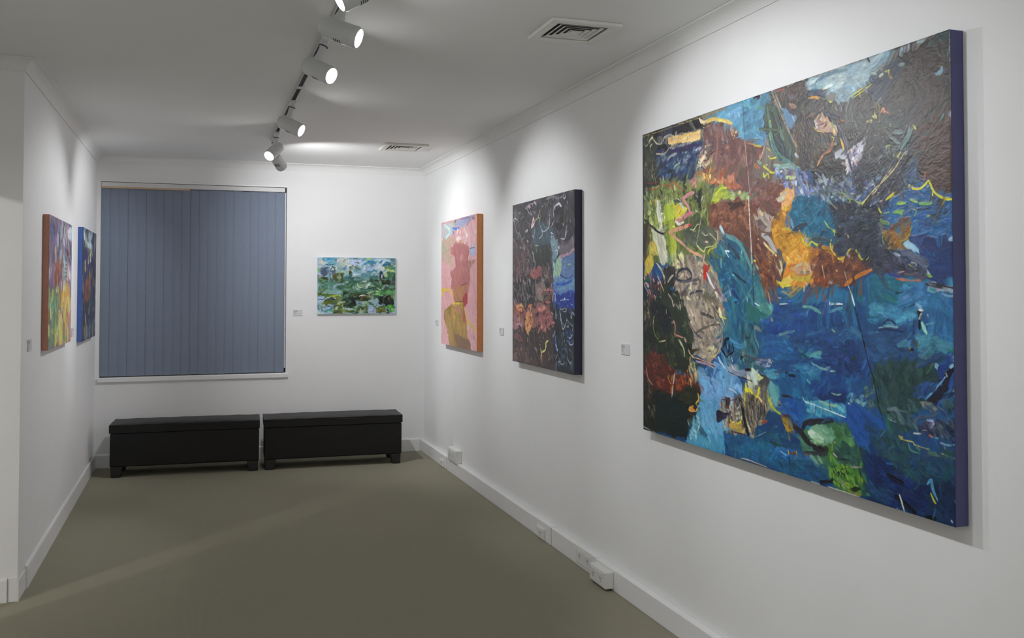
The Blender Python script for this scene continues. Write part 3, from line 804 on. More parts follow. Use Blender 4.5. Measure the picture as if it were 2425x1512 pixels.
('D',[(7,85),(86,95),(91,167),(12,153)],[(40,46,40),(120,116,90),(70,74,60),(150,140,60)],34,16.7,3.9,1.28,0.25,0.25,0.95),
('D',[(10,289),(158,299),(195,435),(110,427),(51,403),(15,345)],[(150,170,90),(206,212,170),(110,130,80),(196,190,80),(86,100,70)],70,24.8,6.6,1.19,0.25,0.25,0.95),
('P',[(158,299),(219,303),(250,392),(206,430),(179,389)],(168,180,56),(120,136,50),8,3,1.29,0.8,1.0),
('P',[(70,326),(140,338),(157,366),(183,440),(132,449),(104,405)],(204,204,180),(170,170,150),8,3,1.03,0.7,1.0),
('P',[(26,416),(80,415),(86,443),(55,470),(12,481),(13,447)],(206,180,60),(170,150,60),6,2,1.18,0.7,1.0),
('P',[(51,364),(99,372),(104,410),(50,409)],(204,184,70),(180,150,66),8,3,0.04,1.0,1.0),
('P',[(10,306),(58,309),(44,408),(7,447)],(66,58,48),(110,96,60),6,3,1.48,0.8,1.0),
('S',[(16,292),(58,311),(105,334),(151,347)],7.2,(28,32,34),(50,52,50),0.0,0.3,1.0,1),
('S',[(185,341),(240,367),(292,391),(323,407),(393,427)],8.8,(190,138,112),(210,160,130),0.0,0.3,1.0,1),
('S',[(196,341),(262,335),(324,328)],11.5,(200,150,110),(190,120,110),0.0,0.3,1.0,1),
('S',[(314,330),(327,328)],10.3,(222,70,90),(188,59,76),0.0,0.3,1.0,1),
('P',[(272,343),(433,342),(475,369),(479,391),(403,415),(354,401),(282,380)],(70,78,66),(96,102,84),10,3,0.51,0.8,1.0),
('S',[(324,341),(345,344),(365,330),(380,329)],3.6,(180,186,130),(153,158,110),0.0,0.3,1.0,1),
('S',[(390,314),(361,389)],2.3,(200,196,180),(170,166,153),0.3,0.3,1.0,0),
('S',[(361,391),(403,413),(418,401),(465,398),(484,389)],4.0,(176,190,140),(200,196,90),0.15,0.3,1.0,1),
('S',[(437,360),(470,379),(479,391)],3.4,(200,190,170),(170,161,144),0.0,0.3,1.0,1),
('S',[(394,355),(413,365),(428,364)],3.5,(190,190,150),(161,161,127),0.0,0.3,1.0,1),
('S',[(413,383),(427,386)],7.5,(200,176,160),(170,149,136),0.0,0.3,1.0,1),
('S',[(427,421),(437,409),(479,401)],4.4,(214,206,60),(181,175,51),0.0,0.3,1.0,1),
('D',[(206,414),(383,425),(431,456),(477,506),(499,564),(521,631),(493,685),(359,692),(309,605),(237,541)],[(170,158,134),(196,180,160),(130,118,110),(104,96,92),(180,150,140),(150,140,110),(206,196,150),(80,74,74)],250,20.0,5.0,0.6,0.6,0.25,0.95),
('D',[(206,419),(281,416),(260,452),(211,451)],[(206,210,130),(180,190,110),(220,214,170)],24,21.0,4.7,1.04,0.3,0.25,0.95),
('S',[(232,494),(254,468),(296,461),(322,471),(332,490),(301,500),(259,499),(232,488)],8.8,(46,52,64),(70,76,86),0.0,0.3,1.0,1),
('S',[(264,486),(291,476),(311,487)],10.4,(206,190,150),(160,140,120),0.0,0.3,1.0,1),
('P',[(144,455),(205,451),(227,475),(215,515),(171,523),(149,498)],(40,42,44),(66,64,62),10,3,1.03,0.6,1.0),
('S',[(177,504),(199,488),(216,480)],6.9,(180,176,160),(153,149,136),0.2,0.3,1.0,1),
('S',[(103,440),(143,471),(160,504)],9.2,(196,190,160),(166,161,136),0.2,0.3,1.0,1),
('S',[(108,482),(142,520),(176,568)],4.3,(196,176,130),(166,149,110),0.15,0.3,1.0,1),
('S',[(321,541),(351,533),(396,530)],6.6,(70,76,90),(59,64,76),0.15,0.3,1.0,1),
('S',[(259,504),(321,500),(372,495)],7.7,(96,96,104),(81,81,88),0.25,0.3,1.0,1),
('S',[(295,523),(321,510)],7.7,(90,104,116),(76,88,98),0.2,0.3,1.0,1),
('S',[(367,485),(382,510),(371,520)],5.0,(100,96,90),(85,81,76),0.2,0.3,1.0,1),
('P',[(391,540),(425,530),(490,564),(476,571),(410,565)],(96,92,76),(130,120,100),8,3,0.31,0.6,1.0),
('S',[(385,598),(414,602),(457,609)],9.9,(60,58,54),(90,84,76),0.15,0.3,1.0,1),
('S',[(448,572),(476,593),(507,619)],4.9,(96,86,82),(81,73,69),0.3,0.3,1.0,1),
('S',[(359,657),(399,643),(447,631),(493,627)],7.4,(76,72,74),(100,96,90),0.2,0.3,1.0,1),
('S',[(344,653),(369,667),(384,671)],6.6,(80,84,96),(68,71,81),0.2,0.3,1.0,1),
('P',[(402,450),(436,456),(426,476),(416,495),(399,490)],(206,50,36),(170,44,40),3,1.5,0.02,1.0,1.0),
('S',[(421,476),(440,501),(463,523)],6.4,(226,220,226),(200,190,206),0.1,0.3,1.0,1),
('S',[(440,461),(450,474)],3.4,(220,200,70),(187,170,59),0.0,0.3,1.0,1),
('S',[(412,421),(402,440),(417,451)],5.5,(214,160,140),(181,136,119),0.0,0.3,1.0,1),
('S',[(468,513),(495,540),(517,554)],5.3,(70,66,120),(150,80,120),0.15,0.3,1.0,1),
('S',[(481,540),(499,561)],3.9,(200,196,220),(170,166,187),0.2,0.3,1.0,1),
('S',[(494,598),(512,607),(528,609)],3.9,(206,206,50),(175,175,42),0.0,0.3,1.0,1),
('S',[(497,571),(499,586)],4.8,(200,120,60),(170,102,51),0.0,0.3,1.0,1),
('S',[(512,612),(518,628)],2.9,(190,180,70),(161,153,59),0.0,0.3,1.0,1),
('S',[(480,357),(484,377),(474,393)],3.9,(214,170,120),(181,144,102),0.0,0.3,1.0,1),
('S',[(498,346),(516,364)],14.5,(190,214,220),(130,180,200),0.2,0.3,1.0,1),
('D',[(6,486),(67,470),(126,493),(137,531),(77,570),(11,542)],[(180,130,130),(130,60,60),(200,170,170),(90,50,50),(60,60,50)],70,24.9,3.9,1.09,0.25,0.25,0.95),
('S',[(12,500),(49,492)],11.2,(30,110,60),(25,93,51),0.2,0.3,1.0,1),
('D',[(5,543),(53,570),(58,653),(9,655)],[(120,104,90),(70,60,54),(150,140,120)],30,25.2,3.9,1.48,0.15,0.25,0.95),
('P',[(53,570),(107,564),(192,595),(207,661),(151,677),(112,624),(65,598)],(34,38,46),(44,50,52),8,3,0.87,0.7,1.0),
('P',[(125,531),(237,536),(299,580),(324,643),(343,693),(217,700),(203,608),(136,558)],(46,56,44),(60,70,54),8,3,1.03,1,1.0),
('D',[(193,533),(279,557),(299,582),(214,578)],[(60,68,66),(150,140,120),(44,50,46)],20,21.0,3.7,0.89,0.3,0.25,0.95),
('S',[(182,541),(204,557),(214,578)],5.3,(196,180,170),(166,153,144),0.2,0.3,1.0,1),
('S',[(83,611),(76,647),(93,679),(128,694),(162,690)],3.8,(130,150,80),(170,180,110),0.15,0.3,1.0,1),
('S',[(205,632),(224,634),(226,657),(223,668),(245,672),(282,678),(302,699)],5.3,(206,140,130),(176,110,100),0.0,0.3,1.0,1),
('S',[(245,680),(266,701)],3.7,(170,180,130),(144,153,110),0.2,0.3,1.0,1),
('S',[(300,567),(321,520),(342,474)],1.8,(200,196,180),(170,166,153),0.3,0.3,1.0,1),
('D',[(451,417),(521,367),(586,393),(648,470),(672,539),(670,630),(603,656),(530,623),(495,515)],[(40,100,136),(30,80,122),(70,130,140),(28,92,140),(50,116,130)],120,30.6,6.1,1.01,0.3,0.25,0.95),
('S',[(534,372),(586,389),(620,418),(644,451),(668,482)],14.0,(70,126,134),(90,146,150),0.2,0.3,1.0,1),
('S',[(542,425),(581,459),(602,483),(639,511)],9.4,(74,130,140),(40,90,116),0.2,0.3,1.0,1),
('S',[(542,396),(577,421),(598,441)],14.2,(60,74,88),(50,66,84),0.2,0.3,1.0,1),
('S',[(546,468),(576,492),(610,516),(622,539)],9.4,(80,140,150),(50,100,126),0.25,0.3,1.0,1),
('S',[(524,415),(542,434)],3.3,(200,220,226),(170,187,192),0.0,0.3,1.0,1),
('S',[(501,438),(501,462)],6.3,(110,170,190),(93,144,161),0.35,0.3,1.0,1),
('S',[(563,478),(627,507)],5.6,(36,60,90),(30,51,76),0.2,0.3,1.0,1),
('S',[(613,562),(643,534),(664,516)],6.9,(70,136,140),(59,115,119),0.25,0.3,1.0,1),
('S',[(562,530),(588,553),(575,563)],11.8,(30,66,116),(25,56,98),0.2,0.3,1.0,1),
('S',[(545,532),(553,544)],4.8,(160,200,206),(136,170,175),0.2,0.3,1.0,1),
('S',[(607,418),(611,427)],5.1,(160,196,200),(136,166,170),0.0,0.3,1.0,1),
('S',[(648,332),(658,456)],1.8,(226,216,206),(192,183,175),0.2,0.3,1.0,0),
('S',[(660,461),(667,584)],1.1,(24,44,56),(20,37,47),0.2,0.3,1.0,0),
('D',[(9,672),(218,663),(307,737),(275,786),(200,776),(104,739),(14,734)],[(46,56,40),(60,76,50),(36,42,38),(80,96,60)],90,24.2,6.5,1.0,0.4,0.25,0.95),
('S',[(116,698),(162,691)],4.3,(190,180,140),(161,153,119),0.0,0.3,1.0,1),
('S',[(255,685),(281,712),(286,733)],5.7,(196,210,160),(120,140,90),0.15,0.3,1.0,1),
('S',[(287,676),(308,701),(318,721),(348,736)],5.1,(200,180,150),(170,153,127),0.0,0.3,1.0,1),
('S',[(297,691),(318,710)],12.9,(40,44,42),(34,37,35),0.1,0.3,1.0,1),
('D',[(349,688),(493,651),(492,705),(445,737),(348,731)],[(176,168,128),(130,120,104),(196,186,140),(110,104,104)],60,22.3,5.0,-0.19,0.25,0.25,0.95),
('S',[(333,732),(397,738),(436,743),(468,748)],3.0,(210,190,110),(190,100,100),0.0,0.3,1.0,1),
('S',[(343,734),(407,745),(464,751)],2.0,(30,26,30),(25,22,25),0.1,0.3,1.0,1),
('S',[(358,743),(426,748),(459,756)],6.5,(190,150,160),(130,120,140),0.2,0.3,1.0,1),
('S',[(507,658),(499,687),(474,716),(440,735)],2.4,(206,120,100),(200,180,100),0.0,0.3,1.0,1),
('D',[(14,745),(74,733),(205,778),(210,833),(142,851),(61,825),(12,813)],[(120,52,38),(90,40,32),(150,74,56),(60,44,38)],80,24.7,4.9,0.72,0.4,0.25,0.95),
('D',[(166,792),(317,777),(346,810),(274,827),(198,856)],[(176,90,40),(140,60,40),(206,140,50),(110,70,50)],60,15.7,4.7,1.01,0.5,0.25,0.95),
('S',[(221,793),(210,833),(203,871)],7.4,(150,140,134),(190,170,150),0.15,0.3,1.0,1),
('S',[(177,804),(188,820),(210,833)],3.7,(206,140,50),(175,119,42),0.2,0.3,1.0,1),
('D',[(317,744),(368,748),(371,808),(316,813)],[(190,170,130),(150,150,110),(206,196,120),(130,100,96)],36,25.5,4.1,1.29,0.2,0.25,0.95),
('S',[(347,780),(351,810)],4.6,(206,176,90),(175,149,76),0.0,0.3,1.0,1),
('D',[(6,830),(90,845),(76,946),(9,982)],[(40,44,34),(60,60,48),(30,34,32),(110,104,90)],50,25.1,4.5,0.97,0.3,0.25,0.95),
('S',[(25,789),(37,822),(66,842)],3.4,(170,170,150),(144,144,127),0.3,0.3,1.0,1),
('P',[(96,855),(231,868),(304,891),(314,931),(292,978),(145,991),(94,943)],(22,38,42),(30,46,44),10,4,0.99,1.4,1.0),
('P',[(225,869),(274,827),(366,829),(361,865),(304,881)],(38,42,32),(52,54,38),8,3,-0.1,1.0,1.0),
('S',[(366,839),(371,856),(355,870)],6.1,(206,176,50),(175,149,42),0.0,0.3,1.0,1),
('S',[(335,883),(315,893),(345,894)],11.3,(206,110,50),(190,150,60),0.0,0.3,1.0,1),
('S',[(363,885),(352,896)],6.1,(220,180,50),(187,153,42),0.0,0.3,1.0,1),
('S',[(314,926),(309,937)],6.7,(190,70,40),(210,170,50),0.0,0.3,1.0,1),
('S',[(314,906),(335,911),(304,933)],7.7,(70,54,40),(59,45,34),0.15,0.3,1.0,1),
('D',[(304,933),(375,908),(379,958),(318,980)],[(130,190,200),(90,160,190),(160,200,180)],26,20.4,4.6,1.01,0.4,0.25,0.95),
('S',[(355,906),(374,929),(359,961)],6.1,(150,190,190),(127,161,161),0.3,0.3,1.0,1),
('D',[(377,767),(597,783),(600,824),(490,846),(395,846)],[(108,156,206),(124,166,212),(92,146,196)],60,33.9,9.7,0.78,0.5,0.25,0.95),
('S',[(483,722),(496,736),(523,753)],8.2,(120,170,214),(170,200,226),0.0,0.3,1.0,1),
('S',[(377,782),(444,791),(491,797)],9.9,(120,168,212),(102,142,180),0.25,0.3,1.0,1),
('S',[(540,807),(566,811),(579,817)],5.2,(170,200,220),(144,170,187),0.2,0.3,1.0,1),
('D',[(385,862),(471,855),(507,911),(469,965),(384,952)],[(86,150,190),(74,140,186),(98,160,200)],50,37.0,9.9,1.03,0.4,0.25,0.95),
('P',[(519,746),(576,735),(602,749),(652,750),(663,772),(601,768),(541,764)],(150,160,180),(116,130,150),8,3,0.08,0.6,1.0),
('S',[(536,759),(593,769),(659,776)],1.9,(30,26,30),(25,22,25),0.0,0.3,1.0,1),
('D',[(519,713),(665,690),(669,735),(606,747),(519,742)],[(60,110,120),(80,130,130),(44,84,100),(100,140,140)],50,16.4,4.7,0.71,0.8,0.25,0.95),
('S',[(511,689),(524,669),(542,666)],7.7,(20,20,24),(17,17,20),0.0,0.3,1.0,1),
('S',[(515,672),(537,702),(533,719),(510,706),(501,695)],6.3,(18,20,24),(15,17,20),0.0,0.3,1.0,1),
('S',[(542,680),(546,701)],3.8,(20,24,26),(17,20,22),0.0,0.3,1.0,1),
('S',[(560,679),(564,700),(542,711)],5.2,(20,22,26),(17,18,22),0.0,0.3,1.0,1),
('S',[(531,681),(535,697)],2.9,(120,180,170),(102,153,144),0.0,0.3,1.0,1),
('S',[(611,693),(617,704),(602,719)],9.3,(40,50,56),(34,42,47),0.1,0.3,1.0,1),
('S',[(613,697),(615,707)],5.1,(190,180,150),(161,153,127),0.15,0.3,1.0,1),
('S',[(555,718),(559,729)],6.2,(160,200,190),(136,170,161),0.25,0.3,1.0,1),
('S',[(631,747),(648,743)],9.2,(36,38,36),(30,32,30),0.0,0.3,1.0,1),
('D',[(490,846),(600,824),(608,893),(511,935)],[(200,196,184),(160,150,150),(220,214,200),(120,110,120)],46,11.9,4.8,1.22,0.5,0.25,0.95),
('P',[(517,833),(548,834),(543,864),(517,867)],(60,50,50),(110,60,50),5,2,-0.11,1.0,1.0),
('S',[(564,826),(571,891)],3.1,(140,40,50),(119,34,42),0.0,0.3,1.0,1),
('S',[(501,842),(498,876)],2.9,(120,50,70),(102,42,59),0.0,0.3,1.0,1),
('S',[(504,842),(544,840),(605,826)],2.9,(90,50,60),(76,42,51),0.0,0.3,1.0,1),
('P',[(480,876),(503,876),(534,879),(530,889),(493,906),(473,911),(471,889)],(34,30,50),(60,56,80),5,2,-0.12,1.0,1.0),
('S',[(539,874),(538,914)],3.3,(110,50,70),(93,42,59),0.0,0.3,1.0,1),
('S',[(516,881),(543,878)],4.8,(40,36,60),(34,30,51),0.0,0.3,1.0,1),
('S',[(592,832),(608,851),(616,881),(624,905),(636,922)],14.0,(26,24,28),(40,36,40),0.0,0.3,1.0,1),
('S',[(585,831),(604,845)],2.3,(200,196,190),(170,166,161),0.0,0.3,1.0,1),
('S',[(547,896),(560,904),(595,897),(604,887)],6.1,(220,206,30),(187,175,25),0.0,0.3,1.0,1),
('P',[(543,909),(603,899),(624,924),(551,924)],(190,150,70),(140,130,70),6,2,-0.03,0.5,1.0),
('S',[(556,926),(590,926),(624,927)],4.2,(60,60,100),(51,51,85),0.0,0.3,1.0,1),
('D',[(625,880),(662,850),(666,918),(632,922)],[(190,160,100),(150,130,80),(80,70,60),(206,190,160)],30,16.1,3.7,1.06,0.3,0.25,0.95),
('S',[(617,846),(626,812),(638,804),(655,805),(667,813)],5.5,(226,216,40),(192,183,34),0.0,0.3,1.0,1),
('S',[(626,785),(630,807),(621,822)],6.0,(220,206,50),(187,175,42),0.0,0.3,1.0,1),
('P',[(630,814),(667,810),(667,849),(629,847)],(66,68,80),(90,90,96),6,2,1.23,0.5,1.0),
('S',[(601,777),(611,795),(607,810)],4.2,(60,76,110),(51,64,93),0.1,0.3,1.0,1),
('D',[(631,756),(668,744),(667,799),(638,797)],[(190,196,170),(150,170,150),(206,180,140)],24,20.7,4.1,1.41,0.2,0.25,0.95),
('S',[(618,1),(623,71),(627,105)],1.2,(40,60,84),(34,51,71),0.1,0.3,1.0,0),
('S',[(672,6),(684,2),(700,6),(688,11)],5.9,(60,44,64),(51,37,54),0.0,0.3,1.0,1),
('D',[(626,7),(755,8),(723,38),(707,85),(633,105)],[(84,134,162),(96,150,180),(74,122,150)],60,27.2,6.8,-0.06,0.5,0.25,0.95),
('S',[(629,96),(654,88),(678,103),(714,122)],3.2,(116,176,214),(98,149,181),0.0,0.3,1.0,1),
('S',[(699,88),(722,123),(682,126)],9.0,(84,140,180),(71,119,153),0.2,0.3,1.0,1),
('D',[(774,3),(901,6),(906,30),(885,58),(835,66),(803,48)],[(88,74,72),(74,62,60),(100,84,80)],50,17.0,4.7,0.88,0.5,0.25,0.95),
('S',[(766,4),(807,7),(811,19)],4.4,(176,100,90),(110,70,70),0.2,0.3,1.0,1),
('S',[(772,9),(788,38),(803,69)],5.7,(180,170,150),(120,116,100),0.1,0.3,1.0,1),
('S',[(803,69),(820,98),(834,124)],4.3,(176,150,130),(120,100,90),0.1,0.3,1.0,1),
('S',[(834,124),(855,155)],3.0,(110,90,80),(93,76,68),0.2,0.3,1.0,1),
('P',[(727,36),(754,35),(792,59),(806,87),(834,126),(862,173),(862,211),(804,194),(756,154),(749,114),(719,87),(715,63)],(66,78,76),(84,96,84),8,3,1.03,1,1.0),
('P',[(799,56),(828,69),(863,88),(853,112),(835,118),(813,89)],(84,126,160),(100,140,176),5,2,0.94,0.7,1.0),
('S',[(846,85),(853,97)],8.5,(160,180,206),(136,153,175),0.15,0.3,1.0,1),
('S',[(735,36),(765,59),(784,92),(791,111)],13.2,(94,112,92),(70,84,74),0.15,0.3,1.0,1),
('S',[(784,66),(791,85),(798,99)],7.4,(34,44,66),(50,60,80),0.15,0.3,1.0,1),
('S',[(746,78),(753,96)],6.6,(130,160,110),(110,136,93),0.0,0.3,1.0,1),
('S',[(746,78),(750,81)],5.3,(206,206,40),(175,175,34),0.0,0.3,1.0,1),
('S',[(699,92),(738,101),(776,109),(805,118)],8.8,(96,112,96),(76,90,80),0.0,0.3,1.0,1),
('S',[(749,111),(751,136),(767,163),(793,186),(833,206),(875,221)],7.4,(96,146,138),(76,120,120),0.0,0.3,1.0,1),
('S',[(745,111),(749,131)],4.4,(150,190,120),(127,161,102),0.0,0.3,1.0,1),
('S',[(791,115),(805,139)],7.8,(110,140,130),(93,119,110),0.2,0.3,1.0,1),
('D',[(757,115),(805,144),(855,204),(812,192),(764,156)],[(56,76,84),(44,62,72),(66,86,90)],50,19.6,5.2,0.93,0.3,0.25,0.95),
('S',[(767,200),(789,207),(833,210),(875,226)],13.0,(140,172,160),(110,150,150),0.0,0.3,1.0,1),
('S',[(771,200),(789,205)],10.1,(160,190,170),(136,161,144),0.0,0.3,1.0,1),
('S',[(739,172),(748,180),(775,180)],4.0,(210,210,50),(178,178,42),0.0,0.3,1.0,1),
('S',[(735,151),(746,158)],6.7,(214,206,60),(181,175,51),0.0,0.3,1.0,1),
('S',[(717,196),(740,210),(759,219),(778,215)],5.8,(206,214,60),(175,181,51),0.0,0.3,1.0,1),
('S',[(716,214),(720,224),(736,219),(743,231)],5.4,(200,206,60),(170,175,51),0.0,0.3,1.0,1),
('S',[(717,196),(736,194)],3.1,(200,206,60),(170,175,51),0.0,0.3,1.0,1),
('S',[(811,236),(833,240),(854,242)],8.6,(170,196,110),(190,206,130),0.15,0.3,1.0,1),
('S',[(724,128),(720,145),(709,164),(693,184)],5.8,(206,150,120),(170,100,90),0.1,0.3,1.0,1),
('S',[(726,126),(723,143)],2.7,(170,70,60),(144,59,51),0.0,0.3,1.0,1),
('S',[(674,134),(706,141)],6.8,(200,180,80),(170,153,68),0.15,0.3,1.0,1),
('S',[(677,187),(693,200)],11.3,(190,120,80),(161,102,68),0.2,0.3,1.0,1),
('S',[(689,179),(701,188)],9.0,(150,180,150),(127,153,127),0.2,0.3,1.0,1),
('D',[(767,209),(861,222),(916,243),(929,288),(832,279),(774,234)],[(110,130,190),(150,170,210),(70,84,150),(196,206,220),(90,106,160),(60,66,110)],110,17.1,4.7,0.84,0.6,0.25,0.95),
('S',[(861,228),(875,255),(902,281)],10.5,(130,150,186),(96,116,150),0.1,0.3,1.0,1),
('S',[(893,232),(899,254),(912,282)],5.4,(176,176,186),(120,110,120),0.2,0.3,1.0,1),
('S',[(896,255),(902,262)],4.2,(190,70,80),(161,59,68),0.0,0.3,1.0,1),
('D',[(950,240),(1029,247),(1104,271),(1106,305),(981,291)],[(50,62,84),(70,90,120),(120,140,160),(44,56,70),(160,170,180)],90,15.9,4.0,0.59,0.7,0.25,0.95),
('S',[(936,239),(956,255),(975,284)],4.1,(180,170,150),(153,144,127),0.25,0.3,1.0,1),
('S',[(943,246),(969,273)],8.2,(80,86,100),(68,73,85),0.15,0.3,1.0,1),
('P',[(970,212),(1039,221),(1045,237),(1063,255),(1014,256),(969,247)],(50,52,52),(62,62,58),8,3,0.18,0.6,1.0),
('P',[(935,108),(962,96),(978,105),(997,123),(1028,140),(1034,154),(1009,163),(996,149),(945,139)],(200,180,150),(150,110,100),5,2,0.97,0.5,1.0),
('S',[(938,111),(945,131)],8.2,(206,200,206),(175,170,175),0.1,0.3,1.0,1),
('S',[(962,100),(952,113),(968,124)],8.2,(140,104,100),(119,88,85),0.15,0.3,1.0,1),
('S',[(978,107),(987,125),(977,134)],6.9,(214,190,90),(200,130,80),0.1,0.3,1.0,1),
('S',[(971,133),(984,129)],6.9,(130,76,90),(110,64,76),0.0,0.3,1.0,1),
('S',[(932,126),(948,139),(977,145)],2.9,(214,196,100),(181,166,85),0.0,0.3,1.0,1),
('S',[(1003,128),(1009,137)],10.0,(160,160,110),(136,136,93),0.15,0.3,1.0,1),
('S',[(1006,144),(1015,160),(1009,169)],8.8,(214,160,110),(226,190,120),0.1,0.3,1.0,1),
('S',[(1025,139),(1034,154)],7.9,(206,176,170),(190,110,110),0.1,0.3,1.0,1),
('S',[(999,161),(1018,168)],2.8,(210,206,70),(178,175,59),0.0,0.3,1.0,1),
('P',[(1012,163),(1027,159),(1033,176),(1021,188),(1002,188),(1012,179)],(76,70,62),(90,86,70),4,2,0.14,1.0,1.0),
('S',[(1033,172),(1041,187),(1044,197)],7.9,(214,190,60),(226,160,90),0.0,0.3,1.0,1),
('S',[(1010,179),(1018,181)],4.8,(170,170,60),(144,144,51),0.0,0.3,1.0,1),
('S',[(1002,174),(996,191),(976,197)],12.1,(186,120,84),(160,100,70),0.1,0.3,1.0,1),
('S',[(970,198),(957,210),(945,223)],7.4,(176,116,90),(200,140,90),0.15,0.3,1.0,1),
('S',[(947,221),(952,220)],4.5,(214,170,60),(181,144,51),0.0,0.3,1.0,1),
('P',[(1008,195),(1039,195),(1051,210),(1051,224),(1014,214)],(176,180,190),(140,146,160),6,3,1.06,0.5,1.0),
('P',[(1069,199),(1087,199),(1108,206),(1107,229),(1081,247),(1069,217)],(190,190,200),(150,150,170),6,3,-0.86,0.5,1.0),
('S',[(1039,230),(1060,237),(1066,249)],9.8,(196,176,180),(150,150,160),0.15,0.3,1.0,1),
('S',[(1031,138),(1046,172),(1057,203),(1072,240),(1074,256)],11.0,(80,76,110),(60,58,80),0.0,0.3,1.0,1),
('S',[(1035,145),(1043,177),(1053,210)],2.8,(190,130,130),(161,110,110),0.25,0.3,1.0,1),
('S',[(1075,198),(1081,201)],7.8,(60,50,90),(51,42,76),0.0,0.3,1.0,1),
('S',[(1108,218),(1090,231),(1081,247)],5.0,(190,130,120),(161,110,102),0.2,0.3,1.0,1),
('S',[(912,50),(936,53),(952,60)],7.0,(214,160,70),(190,130,60),0.2,0.3,1.0,1),
('S',[(913,40),(946,42),(978,59)],12.3,(60,90,120),(44,62,84),0.15,0.3,1.0,1),
('S',[(993,75),(1002,77)],7.2,(196,206,100),(166,175,85),0.0,0.3,1.0,1),
('S',[(1011,83),(1019,102)],6.0,(130,124,100),(110,105,85),0.2,0.3,1.0,1),
('S',[(836,51),(857,64)],12.8,(170,150,130),(140,90,80),0.25,0.3,1.0,1),
('S',[(902,99),(935,92)],10.4,(130,100,90),(110,85,76),0.25,0.3,1.0,1),
('D',[(864,63),(978,71),(1029,88),(1106,82),(1108,168),(1058,180),(1025,131),(952,95),(884,100)],[(80,76,70),(66,66,64),(96,90,78),(60,64,70)],110,16.1,4.4,0.97,0.8,0.25,0.95),
('D',[(856,104),(932,112),(945,141),(996,151),(999,175),(950,218),(936,237),(882,222),(862,184),(842,132)],[(92,80,74),(80,70,66),(104,92,86)],110,18.7,5.0,0.87,0.6,0.25,0.95),
('S',[(858,183),(869,193)],9.3,(190,200,214),(161,170,181),0.15,0.3,1.0,1),
('S',[(978,101),(1009,113),(1031,124)],10.0,(64,66,90),(54,56,76),0.15,0.3,1.0,1),
('S',[(1031,126),(1046,131)],4.8,(170,110,70),(144,93,59),0.2,0.3,1.0,1),
('D',[(906,12),(1017,6),(1111,6),(1110,52),(1047,83),(1016,78),(1029,48),(966,40)],[(130,158,172),(166,188,194),(110,142,160),(190,206,206),(146,170,176)],110,31.8,6.0,-0.09,0.2,0.25,0.95),
('S',[(943,17),(973,11),(1023,9),(1060,15)],8.0,(80,116,136),(100,134,150),0.25,0.3,1.0,1),
('S',[(1065,77),(1086,73),(1110,66)],3.5,(196,206,90),(166,175,76),0.15,0.3,1.0,1),
('D',[(1219,29),(1285,15),(1374,4),(1382,114),(1389,169),(1309,175),(1201,118),(1213,69)],[(84,74,70),(72,66,64),(94,82,76),(66,60,60)],170,20.7,4.9,-0.69,0.6,0.25,0.95),
('D',[(1278,170),(1384,168),(1390,262),(1266,247)],[(96,66,58),(82,58,54),(104,76,66)],90,18.6,4.8,-0.08,0.5,0.25,0.95),
('P',[(1129,52),(1144,43),(1173,45),(1202,39),(1225,26),(1242,38),(1219,70),(1193,96),(1178,114),(1140,107),(1125,72)],(54,66,88),(66,74,86),8,3,-0.75,0.8,1.0),
('P',[(1327,8),(1369,5),(1381,6),(1376,27),(1337,17),(1306,14)],(60,80,84),(84,100,100),8,3,-0.06,0.6,1.0),
('S',[(1082,82),(1113,73),(1141,64)],3.3,(206,206,90),(175,175,76),0.15,0.3,1.0,1),
('S',[(1169,52),(1176,49)],8.8,(190,206,170),(161,175,144),0.0,0.3,1.0,1),
('S',[(1197,46),(1199,58),(1205,63)],5.9,(230,150,40),(240,180,50),0.0,0.3,1.0,1),
('S',[(1185,45),(1199,44)],5.1,(200,206,100),(170,175,85),0.1,0.3,1.0,1),
('S',[(1141,38),(1156,43)],6.0,(170,196,180),(144,166,153),0.2,0.3,1.0,1),
('S',[(1138,46),(1144,57)],4.9,(90,110,160),(76,93,136),0.2,0.3,1.0,1),
('S',[(1228,39),(1244,42)],7.8,(130,150,150),(110,127,127),0.3,0.3,1.0,1),
('S',[(1129,3),(1135,11)],6.1,(70,70,110),(59,59,93),0.2,0.3,1.0,1),
('S',[(1336,82),(1348,81),(1351,76)],12.9,(130,170,184),(100,140,160),0.15,0.3,1.0,1),
('S',[(1315,72),(1336,79)],3.0,(60,60,60),(51,51,51),0.0,0.3,1.0,1),
('S',[(1356,75),(1363,81)],7.3,(90,90,130),(76,76,110),0.2,0.3,1.0,1),
('S',[(1371,35),(1366,50)],5.5,(96,130,130),(81,110,110),0.2,0.3,1.0,1),
('D',[(1371,6),(1384,7),(1388,115),(1375,112)],[(120,150,150),(80,100,104),(160,180,180)],30,12.7,2.9,1.52,0.15,0.25,0.95),
('D',[(1375,121),(1389,126),(1388,180),(1367,177)],[(120,120,140),(150,150,170),(90,90,100)],24,10.9,3.3,1.52,0.3,0.25,0.95),
('S',[(1347,179),(1354,169)],7.4,(90,140,140),(76,119,119),0.25,0.3,1.0,1),
('S',[(1365,129),(1362,137)],7.3,(96,104,104),(81,88,88),0.3,0.3,1.0,1),
('S',[(1164,115),(1166,134),(1163,153)],6.8,(150,140,60),(120,110,50),0.1,0.3,1.0,1),
('S',[(1172,133),(1178,126),(1181,134)],8.8,(200,196,170),(206,120,80),0.15,0.3,1.0,1),
('S',[(1149,127),(1151,141),(1143,136)],6.9,(196,196,120),(160,160,90),0.2,0.3,1.0,1),
('S',[(1124,145),(1139,147)],8.9,(206,190,120),(175,161,102),0.15,0.3,1.0,1),
('S',[(1134,118),(1155,112),(1170,102)],8.0,(130,136,130),(110,115,110),0.2,0.3,1.0,1),
